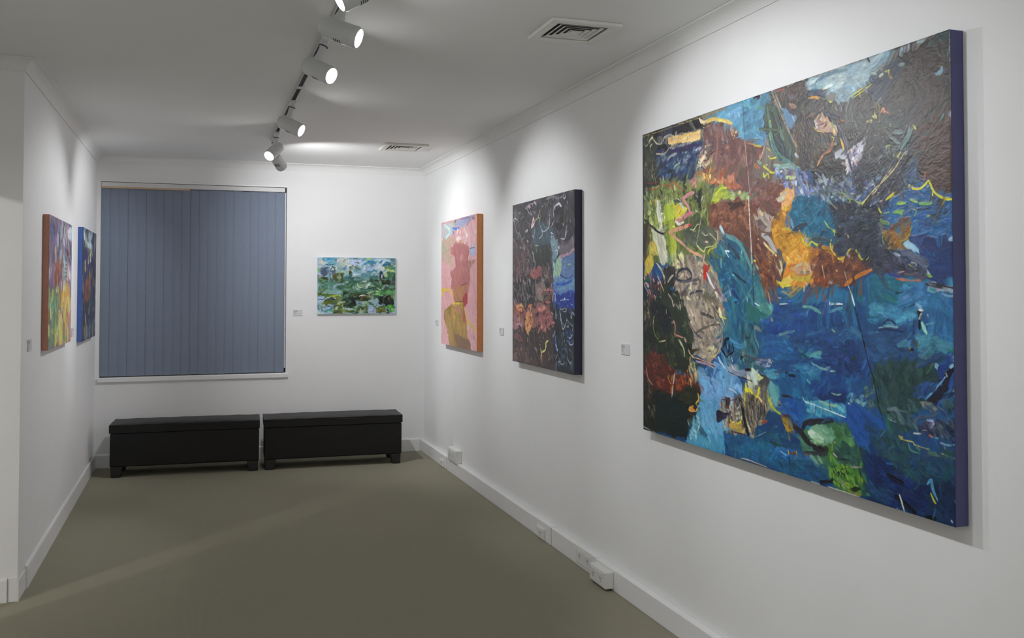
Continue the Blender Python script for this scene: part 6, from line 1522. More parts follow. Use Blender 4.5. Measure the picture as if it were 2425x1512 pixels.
('S',[(823,657),(843,701),(872,760),(912,729),(932,706)],5.2,(190,196,200),(150,160,166),0.1,0.3,1.0,1),
('S',[(833,653),(914,644),(923,658),(884,663)],5.2,(150,156,160),(127,132,136),0.1,0.3,1.0,1),
('S',[(981,682),(1000,696),(996,674)],5.1,(180,186,196),(153,158,166),0.1,0.3,1.0,1),
('S',[(923,699),(980,726),(1018,739),(1008,765)],5.1,(140,150,160),(119,127,136),0.15,0.3,1.0,1),
('S',[(950,800),(979,803),(1008,783)],6.6,(170,190,214),(144,161,181),0.15,0.3,1.0,1),
('S',[(921,772),(980,762),(979,792)],22.0,(50,84,140),(42,71,119),0.25,0.3,1.0,1),
('S',[(940,819),(978,839),(1017,833),(1017,811)],7.3,(160,176,206),(136,149,175),0.15,0.3,1.0,1),
('S',[(959,822),(988,831)],16.1,(56,96,170),(47,81,144),0.1,0.3,1.0,1),
('S',[(891,818),(910,843)],7.4,(140,150,170),(119,127,144),0.2,0.3,1.0,1),
('S',[(860,872),(890,866)],9.7,(60,100,160),(51,85,136),0.1,0.3,1.0,1),
('S',[(818,924),(838,952),(878,952),(899,940)],6.0,(140,146,160),(119,124,136),0.15,0.3,1.0,1),
('S',[(948,888),(938,911),(977,941),(996,929)],6.6,(150,156,170),(127,132,144),0.15,0.3,1.0,1),
('S',[(977,934),(991,944)],12.4,(150,156,180),(127,132,153),0.1,0.3,1.0,1),
('S',[(1007,870),(1015,905),(1005,971)],5.1,(110,116,126),(93,98,107),0.2,0.3,1.0,1),
('S',[(928,915),(923,967)],4.4,(100,106,116),(85,90,98),0.2,0.3,1.0,1),
('S',[(749,781),(759,818),(779,858),(788,888)],12.9,(80,120,190),(70,90,150),0.2,0.3,1.0,1),
('S',[(758,848),(778,874)],8.3,(170,190,220),(144,161,187),0.25,0.3,1.0,1),
('S',[(762,901),(755,996)],3.8,(110,120,140),(93,102,119),0.25,0.3,1.0,1),
('S',[(872,778),(891,789)],5.9,(130,140,150),(110,119,127),0.0,0.3,1.0,1),
('S',[(755,996),(761,998)],3.8,(170,170,176),(144,144,149),0.0,0.3,1.0,1),
('D',[(15,471),(410,474),(454,610),(299,646),(18,643)],[(100,96,100),(70,60,66),(130,120,120),(90,70,80),(150,140,144)],110,37.3,7.5,1.04,0.35,0.25,0.95),
('S',[(48,471),(27,531),(85,599),(262,667)],3.8,(40,34,38),(34,28,32),0.15,0.3,1.0,1),
('S',[(113,472),(112,531),(140,598),(262,667)],3.8,(40,34,38),(34,28,32),0.15,0.3,1.0,1),
('S',[(178,472),(196,531),(193,598),(262,667)],3.8,(40,34,38),(34,28,32),0.15,0.3,1.0,1),
('S',[(241,473),(221,531),(246,597),(262,667)],3.7,(40,34,38),(34,28,32),0.15,0.3,1.0,1),
('S',[(302,473),(301,531),(298,596),(262,667)],3.7,(40,34,38),(34,28,32),0.15,0.3,1.0,1),
('S',[(351,473),(368,530),(336,596),(262,667)],3.7,(40,34,38),(34,28,32),0.15,0.3,1.0,1),
('S',[(190,497),(202,556),(263,613)],18.3,(126,134,118),(90,96,88),0.3,0.3,1.0,1),
('S',[(21,514),(33,540)],6.0,(150,160,80),(127,136,68),0.1,0.3,1.0,1),
('S',[(432,534),(455,558),(461,566)],10.4,(150,170,60),(127,144,51),0.0,0.3,1.0,1),
('S',[(386,486),(422,486)],17.8,(34,34,36),(28,28,30),0.0,0.3,1.0,1),
('P',[(421,498),(570,491),(657,537),(523,605),(431,595)],(130,116,108),(104,92,90),24.0,10.0,0.72,0.6,1.0),
('S',[(490,574),(547,546),(635,545),(711,545),(726,568),(710,610)],10.1,(176,110,110),(140,86,88),0.1,0.3,1.0,1),
('S',[(678,568),(690,514),(700,522),(710,606)],6.9,(176,120,116),(149,102,98),0.1,0.3,1.0,1),
('S',[(547,566),(635,561),(667,584),(568,605)],23.4,(110,90,84),(93,76,71),0.2,0.3,1.0,1),
('S',[(612,612),(677,614)],19.4,(160,100,96),(136,85,81),0.15,0.3,1.0,1),
('P',[(71,651),(175,627),(213,648),(187,682),(84,684)],(176,150,110),(190,120,80),14.4,7.5,-0.02,1.0,1.0),
('S',[(84,684),(123,658),(187,652)],11.0,(180,90,50),(153,76,42),0.05,0.3,1.0,1),
('S',[(70,727),(174,682),(212,689)],8.4,(90,56,60),(76,47,51),0.0,0.3,1.0,1),
('S',[(71,676),(136,691),(148,725)],16.9,(180,96,70),(140,80,70),0.1,0.3,1.0,1),
('P',[(249,680),(359,669),(394,733),(346,767),(284,831),(248,763)],(190,140,76),(170,110,80),14.4,7.5,1.04,0.5,1.0),
('S',[(335,706),(376,717),(358,746),(322,735),(316,711),(347,700)],5.7,(130,56,50),(110,47,42),0.0,0.3,1.0,1),
('S',[(340,714),(352,730)],12.2,(40,36,38),(34,30,32),0.0,0.3,1.0,1),
('S',[(242,721),(261,729)],10.8,(50,44,46),(42,37,39),0.0,0.3,1.0,1),
('S',[(285,757),(297,765)],12.3,(40,40,40),(34,34,34),0.0,0.3,1.0,1),
('S',[(299,646),(360,636),(347,665)],16.3,(186,110,70),(158,93,59),0.1,0.3,1.0,1),
('P',[(31,711),(173,732),(185,774),(42,797),(10,764)],(150,110,116),(120,84,92),19.2,10.0,0.55,0.5,1.0),
('S',[(42,831),(133,843),(184,857)],38.0,(120,66,84),(96,60,70),0.2,0.3,1.0,1),
('S',[(109,751),(159,791)],8.4,(60,50,54),(51,42,45),0.0,0.3,1.0,1),
('S',[(96,760),(134,755)],5.9,(206,196,196),(175,166,166),0.0,0.3,1.0,1),
('S',[(224,697),(235,788),(259,837),(271,890)],10.8,(44,34,36),(37,28,30),0.0,0.3,1.0,1),
('S',[(372,644),(431,643)],24.2,(56,56,66),(47,47,56),0.1,0.3,1.0,1),
('P',[(465,646),(568,628),(612,651),(545,676),(488,673)],(170,104,100),(196,140,130),12.0,7.5,-0.02,1.0,1.0),
('P',[(522,696),(633,670),(708,691),(708,729),(653,770),(565,781),(498,769),(429,731)],(150,90,92),(126,74,78),19.2,7.5,0.31,0.4,1.0),
('D',[(430,675),(719,667),(707,771),(452,778)],[(176,116,112),(110,66,70),(140,84,88),(60,44,48),(190,130,126)],60,17.2,10.2,0.43,0.9,0.25,0.95),
('S',[(610,775),(598,788)],17.2,(190,110,106),(161,93,90),0.0,0.3,1.0,1),
('S',[(708,725),(750,731)],9.9,(196,120,120),(166,102,102),0.0,0.3,1.0,1),
('S',[(487,749),(509,756)],17.5,(44,38,42),(37,32,35),0.0,0.3,1.0,1),
('S',[(577,726),(611,717)],11.7,(130,96,80),(110,81,68),0.0,0.3,1.0,1),
('S',[(441,691),(476,686)],28.0,(50,42,46),(42,35,39),0.2,0.3,1.0,1),
('D',[(14,879),(258,886),(413,989),(12,1000)],[(96,76,74),(80,64,62),(110,86,84)],50,41.8,16.7,0.36,0.5,0.25,0.95),
('D',[(285,786),(717,782),(735,994),(378,988)],[(66,54,52),(52,46,46),(84,66,64),(46,40,42)],100,43.4,11.8,1.05,0.4,0.25,0.95),
('S',[(518,886),(529,913),(523,949)],11.9,(170,176,50),(130,130,50),0.1,0.3,1.0,1),
('S',[(541,908),(597,889),(608,849),(641,836)],10.9,(176,180,70),(190,196,140),0.1,0.3,1.0,1),
('S',[(415,889),(461,902)],14.4,(130,110,120),(110,93,102),0.2,0.3,1.0,1),
('S',[(257,952),(330,984)],20.5,(110,80,84),(93,68,71),0.25,0.3,1.0,1),
('S',[(356,840),(403,894)],4.9,(50,44,56),(42,37,47),0.0,0.3,1.0,1),
('S',[(542,814),(553,837)],10.2,(70,44,42),(59,37,35),0.0,0.3,1.0,1),
('S',[(564,821),(576,824)],6.3,(150,130,130),(127,110,110),0.0,0.3,1.0,1),
('S',[(652,824),(673,884),(704,936)],5.4,(110,90,90),(93,76,76),0.4,0.3,1.0,1),
('S',[(695,860),(715,927)],4.6,(110,90,90),(93,76,76),0.4,0.3,1.0,1),
('S',[(672,919),(650,947),(704,928)],6.2,(130,120,120),(110,102,102),0.3,0.3,1.0,1),
('S',[(472,929),(495,951)],10.3,(120,90,60),(102,76,51),0.25,0.3,1.0,1),
('R',250,44,14,0.12,None,0.8,1.2,0.6),
('R',700,22,6,0.22,None,0.9,0.7,0.8),
('D',[(2,18),(694,10),(687,457),(-8,622)],[(40,38,42),(110,106,112),(66,80,86),(150,146,156),(84,64,64)],110,48.9,7.3,0.73,0.9,0.35,0.8),
('D',[(-5,450),(731,381),(741,975),(-14,985)],[(60,44,46),(150,120,120),(100,70,70),(40,36,40),(170,140,110),(120,110,110)],170,37.2,6.5,0.85,0.9,0.35,0.8),
('D',[(727,610),(1055,605),(1048,993),(741,990)],[(30,40,50),(120,136,150),(60,84,130),(44,60,64),(170,180,190)],80,37.0,5.9,0.73,0.9,0.4,0.8),
('R',300,20,6,0.1,None,0.9,1,0.7),
], 3)
ART['pink'] = ([
('P',[(-76,-71),(1091,-22),(1083,1005),(-106,1044)],(196,146,150),(186,134,138),3.2,4,0.95,1.6,1.0),
('P',[(-11,26),(217,14),(403,17),(431,74),(277,123),(149,167),(19,162)],(150,176,180),(176,160,160),16.0,8,-0.53,0.8,1.0),
('P',[(19,145),(370,111),(428,178),(305,213),(273,269),(424,305),(392,376),(270,382),(176,340),(14,320)],(164,138,116),(176,146,132),19.2,10,0.51,0.9,1.0),
('P',[(6,161),(149,175),(179,258),(16,270)],(156,158,128),(150,140,118),12.8,8,0.03,1.0,1.0),
('P',[(403,9),(804,3),(988,12),(802,56),(607,76),(432,51)],(150,150,180),(126,140,180),16.0,8,-0.02,0.8,1.0),
('P',[(719,74),(1039,19),(1032,238),(850,239),(715,197)],(204,156,160),(190,140,144),12.8,8,0.99,1.2,1.0),
('S',[(89,23),(216,55),(278,91),(150,134)],24.6,(160,206,210),(190,196,196),0.25,0.3,1.0,1),
('S',[(370,91),(400,109)],32.0,(50,120,206),(42,102,175),0.05,0.3,1.0,1),
('S',[(356,66),(476,77),(549,73)],20.6,(60,126,206),(51,107,175),0.1,0.3,1.0,1),
('S',[(216,71),(277,115)],19.5,(150,200,200),(127,170,170),0.25,0.3,1.0,1),
('S',[(463,13),(418,22)],20.7,(120,120,40),(102,102,34),0.0,0.3,1.0,1),
('S',[(342,9),(387,32)],20.9,(190,160,110),(161,136,93),0.1,0.3,1.0,1),
('S',[(580,8),(803,11),(857,29),(774,70)],15.2,(116,130,176),(150,90,110),0.2,0.3,1.0,1),
('S',[(910,18),(988,37)],22.3,(150,90,100),(127,76,85),0.35,0.3,1.0,1),
('S',[(550,42),(719,67)],27.9,(150,160,190),(127,136,161),0.3,0.3,1.0,1),
('D',[(431,74),(802,71),(825,193),(487,188)],[(206,180,176),(190,150,150),(214,196,190)],26,46.4,15.5,-0.06,0.5,0.25,0.95),
('P',[(274,228),(428,182),(603,192),(824,231),(850,254),(822,299),(807,336),(845,412),(842,517),(785,592),(649,548),(327,543),(314,431),(452,377),(439,305),(304,262)],(156,84,86),(166,100,98),12.8,4,0.96,1,1.0),
('P',[(315,407),(569,363),(872,397),(841,547),(786,570),(326,551)],(166,106,100),(156,92,90),12.8,8,0.61,1,1.0),
('P',[(793,336),(1004,333),(978,354),(872,390),(792,374)],(160,110,96),(150,96,86),9.6,8,0.02,1.0,1.0),
('P',[(342,535),(788,517),(703,594),(646,648),(414,646),(386,591)],(166,116,80),(150,100,74),12.8,8,0.59,0.8,1.0),
('P',[(600,278),(671,280),(656,318),(613,348),(565,316)],(184,136,128),(170,120,116),6.4,4,0.02,1.0,1.0),
('P',[(863,247),(982,222),(1006,274),(940,317),(875,293)],(130,146,190),(160,170,200),8.0,6,0.79,0.6,1.0),
('S',[(917,212),(943,235),(1007,237)],10.3,(190,200,214),(161,170,181),0.2,0.3,1.0,1),
('S',[(850,247),(981,240)],7.4,(110,70,80),(93,59,68),0.0,0.3,1.0,1),
('S',[(546,186),(589,176),(659,210)],10.9,(190,160,50),(161,136,42),0.1,0.3,1.0,1),
('S',[(314,431),(284,407)],6.4,(110,90,80),(93,76,68),0.0,0.3,1.0,1),
('S',[(329,463),(282,503)],24.1,(206,186,184),(175,158,156),0.25,0.3,1.0,1),
('P',[(675,602),(786,570),(797,652),(701,685),(660,640)],(160,50,56),(150,60,60),9.6,4,0.96,0.5,1.0),
('S',[(786,577),(797,660)],10.5,(164,50,60),(139,42,51),0.1,0.3,1.0,1),
('S',[(622,518),(706,510),(788,494)],10.7,(120,76,70),(102,64,59),0.35,0.3,1.0,1),
('S',[(429,653),(646,644)],12.5,(110,80,50),(93,68,42),0.3,0.3,1.0,1),
('P',[(-5,542),(296,548),(386,591),(370,607),(264,564),(90,566),(23,612),(-7,604)],(200,170,36),(190,156,40),6.4,3.0,-0.01,1.0,1.0),
('S',[(340,607),(354,655),(383,702)],15.9,(210,180,40),(178,153,34),0.0,0.3,1.0,1),
('S',[(354,663),(531,659),(673,663)],17.2,(206,176,36),(175,149,30),0.0,0.3,1.0,1),
('S',[(673,663),(754,744),(833,786),(1013,851)],16.5,(200,166,50),(180,150,60),0.0,0.3,1.0,1),
('P',[(101,726),(323,679),(674,655),(727,730),(779,788),(776,908),(855,934),(880,991),(283,1001),(223,909),(162,830),(99,800)],(156,124,36),(136,104,36),12.8,4,1.23,1.3,1.0),
('D',[(197,715),(673,670),(749,910),(283,993)],[(166,136,46),(140,106,40),(150,116,60),(126,96,40)],50,93.9,21.9,1.23,0.2,0.25,0.95),
('P',[(407,899),(775,916),(881,954),(879,999),(492,1011)],(126,86,54),(110,80,50),12.8,6,0.07,0.6,1.0),
('P',[(413,677),(589,673),(643,733),(412,733)],(170,120,100),(160,110,80),12.8,8,-0.03,1.0,1.0),
('P',[(643,733),(726,737),(738,813),(669,793)],(166,70,56),(150,60,50),6.4,4,-0.04,1.0,1.0),
('S',[(574,689),(671,732)],12.3,(150,80,60),(127,68,51),0.1,0.3,1.0,1),
('S',[(669,823),(695,852)],10.7,(190,140,70),(161,119,59),0.0,0.3,1.0,1),
('S',[(779,788),(937,833),(999,881)],17.7,(176,146,70),(186,160,60),0.2,0.3,1.0,1),
('S',[(961,890),(973,912)],16.1,(110,90,70),(93,76,59),0.35,0.3,1.0,1),
('S',[(816,921),(880,991)],8.9,(80,76,50),(68,64,42),0.2,0.3,1.0,1),
('S',[(380,805),(409,820)],23.8,(196,160,100),(166,136,85),0.4,0.3,1.0,1),
('S',[(134,693),(99,800)],9.9,(110,100,40),(93,85,34),0.3,0.3,1.0,1),
('S',[(133,725),(292,680)],9.7,(120,110,40),(102,93,34),0.2,0.3,1.0,1),
('R',200,60,22,0.05,None,0.6,1,0.5),
('R',400,24,8,0.1,None,0.6,1.0,0.9),
('D',[(-76,-71),(1091,-22),(1083,1005),(-106,1044)],[(190,150,150),(160,110,100),(206,176,170),(150,120,90)],70,46.8,10.9,0.95,0.7,0.5,0.5),
], 3)
ART['green'] = ([
('P',[(-4,-7),(1397,-10),(1405,1016),(-4,1005)],(150,172,190),(120,160,170),5.2,6,0.1,1,1.0),
('D',[(1,3),(1387,0),(1379,324),(15,329)],[(140,170,196),(170,190,214),(110,160,180),(190,200,206),(90,150,170),(150,190,170)],120,168.7,59.5,-0.2,0.6,0.25,0.95),
('P',[(569,20),(738,28),(778,97),(689,148),(570,129)],(166,180,220),(176,190,226),15.6,9,-0.01,1.0,1.0),
('P',[(334,23),(560,20),(560,268),(344,249)],(150,170,180),(170,190,170),26.0,15,1.28,0.7,1.0),
('S',[(111,45),(188,25),(305,23)],68.5,(60,140,180),(90,170,190),0.15,0.3,1.0,1),
('S',[(44,46),(92,104),(130,104)],58.5,(206,206,190),(175,175,161),0.25,0.3,1.0,1),
('S',[(344,62),(412,22),(501,60)],39.4,(206,206,210),(175,175,178),0.25,0.3,1.0,1),
('S',[(838,17),(918,16)],59.8,(150,200,110),(130,190,150),0.2,0.3,1.0,1),
('S',[(828,117),(888,76),(999,85),(1060,64)],49.9,(40,120,160),(70,150,176),0.15,0.3,1.0,1),
('S',[(1162,134),(1244,93),(1295,143)],56.4,(40,120,160),(34,102,136),0.15,0.3,1.0,1),
('S',[(879,256),(980,225),(1031,235)],50.0,(50,130,170),(42,110,144),0.2,0.3,1.0,1),
('S',[(639,19),(738,28)],15.9,(100,110,90),(85,93,76),0.2,0.3,1.0,1),
('S',[(1081,94),(1141,54)],30.1,(50,120,160),(42,102,136),0.2,0.3,1.0,1),
('S',[(442,71),(530,11)],11.8,(60,70,80),(51,59,68),0.2,0.3,1.0,1),
('S',[(324,43),(315,62)],29.4,(70,80,90),(59,68,76),0.0,0.3,1.0,1),
('S',[(1233,12),(1346,31)],12.1,(80,110,130),(68,93,110),0.2,0.3,1.0,1),
('P',[(778,137),(959,115),(1040,185),(899,236),(779,246)],(160,180,206),(140,170,190),20.8,12,-0.01,1.0,1.0),
('P',[(1183,164),(1378,142),(1384,263),(1235,264)],(130,180,80),(110,160,90),20.8,12,0.19,0.6,1.0),
('S',[(1163,184),(1234,214),(1368,233)],26.2,(200,220,120),(170,187,102),0.15,0.3,1.0,1),
('S',[(1235,264),(1184,325)],60.5,(180,206,120),(153,175,102),0.2,0.3,1.0,1),
('S',[(1265,173),(1244,203)],26.2,(206,190,170),(175,161,144),0.0,0.3,1.0,1),
('P',[(53,192),(169,152),(208,211),(198,328),(92,348),(53,290)],(84,94,130),(70,80,110),20.8,12,1.28,0.6,1.0),
('S',[(140,123),(208,132),(285,122)],11.8,(40,44,46),(34,37,39),0.0,0.3,1.0,1),
('S',[(218,240),(266,161),(305,239)],13.7,(50,50,50),(42,42,42),0.0,0.3,1.0,1),
('P',[(208,230),(305,230),(296,367),(247,584),(208,584)],(64,74,90),(90,100,110),15.6,9,1.47,0.5,1.0),
('S',[(276,269),(286,338)],49.2,(160,110,90),(136,93,76),0.15,0.3,1.0,1),
('S',[(237,269),(242,367)],33.4,(176,190,220),(149,161,187),0.15,0.3,1.0,1),
('S',[(189,289),(184,368)],25.5,(90,190,170),(76,161,144),0.15,0.3,1.0,1),
('S',[(15,212),(34,270)],39.0,(120,180,110),(102,153,93),0.2,0.3,1.0,1),
('S',[(25,290),(34,329)],48.8,(180,196,226),(153,166,192),0.2,0.3,1.0,1),
('P',[(5,348),(189,368),(208,564),(15,563)],(84,130,136),(70,110,120),26.0,12,0.0,1.0,1.0),
('S',[(5,368),(92,368),(169,387)],48.9,(70,84,40),(59,71,34),0.2,0.3,1.0,1),
('S',[(25,544),(73,466),(169,407)],19.6,(40,44,50),(34,37,42),0.0,0.3,1.0,1),
('S',[(189,417),(208,426)],33.4,(214,220,236),(181,187,200),0.0,0.3,1.0,1),
('S',[(15,563),(92,593),(169,613)],13.7,(40,50,56),(34,42,47),0.0,0.3,1.0,1),
('S',[(73,583),(150,593)],39.3,(160,180,200),(136,153,170),0.2,0.3,1.0,1),
('P',[(286,308),(383,268),(452,288),(452,426),(344,446),(247,367)],(90,96,34),(66,76,30),26.0,12,1.28,0.5,1.0),
('S',[(570,248),(571,406),(571,456)],55.5,(80,84,24),(60,66,26),0.1,0.3,1.0,1),
('S',[(570,248),(575,149),(639,158),(699,187),(749,217)],23.8,(80,90,60),(110,120,90),0.2,0.3,1.0,1),
('S',[(393,268),(383,298)],29.6,(60,60,30),(51,51,25),0.0,0.3,1.0,1),
('P',[(462,357),(1041,305),(1380,385),(1382,669),(463,604)],(76,124,114),(60,104,90),26.0,15,0.1,0.9,1.0),
('P',[(610,327),(839,296),(920,386),(610,406)],(110,150,160),(120,160,170),20.8,12,0.05,0.6,1.0),
('S',[(462,347),(541,357),(610,357),(739,356)],19.8,(50,90,100),(42,76,85),0.2,0.3,1.0,1),
('P',[(759,266),(920,246),(1041,285),(940,366),(759,356)],(96,150,160),(80,130,140),20.8,12,-0.0,1.0,1.0),
('P',[(920,406),(1082,385),(1374,385),(1370,466),(1185,486),(1083,506),(931,456)],(40,44,40),(56,64,44),15.6,9,0.05,0.6,1.0),
('P',[(1102,245),(1143,244),(1184,385),(1082,385)],(60,80,90),(36,40,50),10.4,6,-0.0,1.0,1.0),
('S',[(1133,305),(1138,365)],26.2,(190,200,226),(161,170,192),0.0,0.3,1.0,1),
('S',[(1122,234),(1127,275)],14.1,(40,44,50),(34,37,42),0.0,0.3,1.0,1),
('S',[(1051,195),(1082,325)],30.1,(150,190,150),(127,161,127),0.3,0.3,1.0,1),
('P',[(1235,254),(1379,263),(1380,385),(1246,375)],(60,110,56),(50,90,60),15.6,9,-0.0,1.0,1.0),
('D',[(15,407),(1380,466),(1382,669),(443,664),(15,622)],[(80,130,110),(56,100,76),(100,150,130),(50,84,60),(120,160,150)],130,149.3,29.9,-0.1,0.5,0.25,0.95),
('S',[(700,466),(730,526),(820,516),(870,486),(1002,506),(1063,546),(1114,577)],20.0,(196,214,170),(160,190,140),0.1,0.3,1.0,1),
('S',[(691,615),(780,566),(881,556),(1042,526)],14.0,(40,70,60),(34,59,51),0.0,0.3,1.0,1),
('S',[(741,665),(841,656),(962,606),(1124,597)],20.1,(180,206,150),(140,180,120),0.15,0.3,1.0,1),
('S',[(1145,557),(1206,516),(1277,496)],24.3,(150,200,170),(127,170,144),0.2,0.3,1.0,1),
('P',[(1002,607),(1350,557),(1371,628),(1145,668),(1003,727)],(76,150,84),(96,170,96),20.8,9,-0.19,0.6,1.0),
('P',[(5,622),(189,643),(443,664),(424,723),(208,702),(10,681)],(96,120,44),(80,104,50),20.8,9,0.11,0.5,1.0),
('S',[(208,702),(267,683),(384,673),(433,694)],25.7,(170,190,50),(144,161,42),0.15,0.3,1.0,1),
('P',[(15,691),(150,711),(141,760),(267,959),(15,976)],(140,166,200),(160,180,214),20.8,12,1.28,0.8,1.0),
('S',[(15,740),(92,740),(131,721)],17.7,(70,110,130),(59,93,110),0.15,0.3,1.0,1),
('S',[(92,819),(150,751),(247,732),(326,752)],29.6,(50,60,30),(90,100,40),0.05,0.3,1.0,1),
('P',[(102,800),(189,741),(326,762),(296,821),(189,840),(131,859)],(100,112,44),(80,90,40),15.6,9,0.01,1.0,1.0),
('P',[(316,722),(423,703),(454,922),(306,980),(277,920)],(120,130,60),(90,100,46),20.8,9,1.28,0.5,1.0),
('S',[(433,684),(444,862),(454,922)],19.9,(206,214,140),(175,181,119),0.2,0.3,1.0,1),
('S',[(141,958),(189,929),(257,949)],39.5,(60,170,140),(51,144,119),0.2,0.3,1.0,1),
('S',[(25,838),(92,937)],29.5,(110,180,180),(93,153,153),0.3,0.3,1.0,1),
('P',[(267,940),(444,932),(444,987),(267,984)],(90,96,40),(110,120,60),15.6,9,0.01,1.0,1.0),
('P',[(443,594),(581,595),(641,665),(711,845),(622,894),(454,902),(424,743)],(38,46,34),(50,60,42),26.0,12,1.28,0.6,1.0),
('P',[(581,625),(942,647),(1003,727),(922,767),(701,785)],(60,66,40),(44,56,50),26.0,12,0.01,1.0,1.0),
('S',[(731,685),(801,666),(841,686),(771,706)],20.0,(214,220,190),(181,187,161),0.0,0.3,1.0,1),
('S',[(741,705),(922,687)],40.1,(80,60,36),(68,51,30),0.2,0.3,1.0,1),
('S',[(631,775),(662,845)],39.9,(26,30,40),(22,25,34),0.1,0.3,1.0,1),
('S',[(721,765),(761,796),(801,776)],30.0,(130,160,160),(110,136,136),0.25,0.3,1.0,1),
('S',[(454,912),(543,943),(722,875),(862,827),(922,767)],26.0,(110,160,110),(80,140,110),0.1,0.3,1.0,1),
('P',[(682,885),(862,847),(893,988),(682,990)],(50,64,40),(110,130,80),20.8,9,1.28,0.5,1.0),
('S',[(752,906),(772,966)],24.1,(190,206,180),(161,175,153),0.2,0.3,1.0,1),
('P',[(882,867),(1004,889),(1015,970),(903,978)],(160,176,206),(140,160,190),15.6,9,0.01,1.0,1.0),
('S',[(882,777),(963,828),(1004,869)],40.3,(70,110,80),(50,70,50),0.1,0.3,1.0,1),
('S',[(444,942),(642,954)],49.9,(80,96,36),(68,81,30),0.2,0.3,1.0,1),
('S',[(1003,727),(1003,667),(1064,647),(1105,708),(1044,748)],26.2,(150,190,110),(110,160,90),0.1,0.3,1.0,1),
('P',[(1084,708),(1207,658),(1330,679),(1372,761),(1352,852),(1187,860),(1085,809)],(34,42,54),(24,30,38),20.8,9,1.0,0.6,1.0),
('S',[(1248,719),(1269,750)],14.2,(190,180,60),(161,153,51),0.0,0.3,1.0,1),
('S',[(1146,830),(1187,850)],40.5,(110,140,160),(93,119,136),0.3,0.3,1.0,1),
('P',[(1177,870),(1249,841),(1362,842),(1379,903),(1363,964),(1301,979),(1260,912)],(70,160,60),(84,176,70),10.4,6,1.27,0.8,1.0),
('S',[(1188,881),(1239,891)],16.2,(206,214,140),(175,181,119),0.0,0.3,1.0,1),
('P',[(1024,889),(1188,871),(1229,973),(1045,990)],(110,116,44),(80,86,36),15.6,9,1.27,0.5,1.0),
('S',[(1239,922),(1260,993)],40.7,(30,34,40),(25,28,34),0.1,0.3,1.0,1),
('S',[(1281,989),(1395,975)],16.3,(170,190,220),(144,161,187),0.0,0.3,1.0,1),
('S',[(1350,557),(1383,771)],20.3,(110,170,140),(93,144,119),0.2,0.3,1.0,1),
('R',250,50,18,0.1,None,0.8,1.4,0.6),
('D',[(1,329),(1390,365),(1395,995),(1,985)],[(60,90,60),(30,44,40),(130,150,80),(96,140,120),(170,190,180),(70,84,34),(40,70,66)],190,109.8,24.0,-0.19,0.8,0.35,0.85),
('D',[(1,3),(1387,0),(1380,365),(15,368)],[(120,160,180),(190,204,220),(90,130,150),(70,90,80),(206,210,196),(60,130,170)],80,109.2,25.8,-0.39,0.7,0.35,0.8),
('R',300,34,10,0.12,None,0.8,1,0.6),
('R',700,18,6,0.22,None,0.9,0.6,0.8),
], 3)
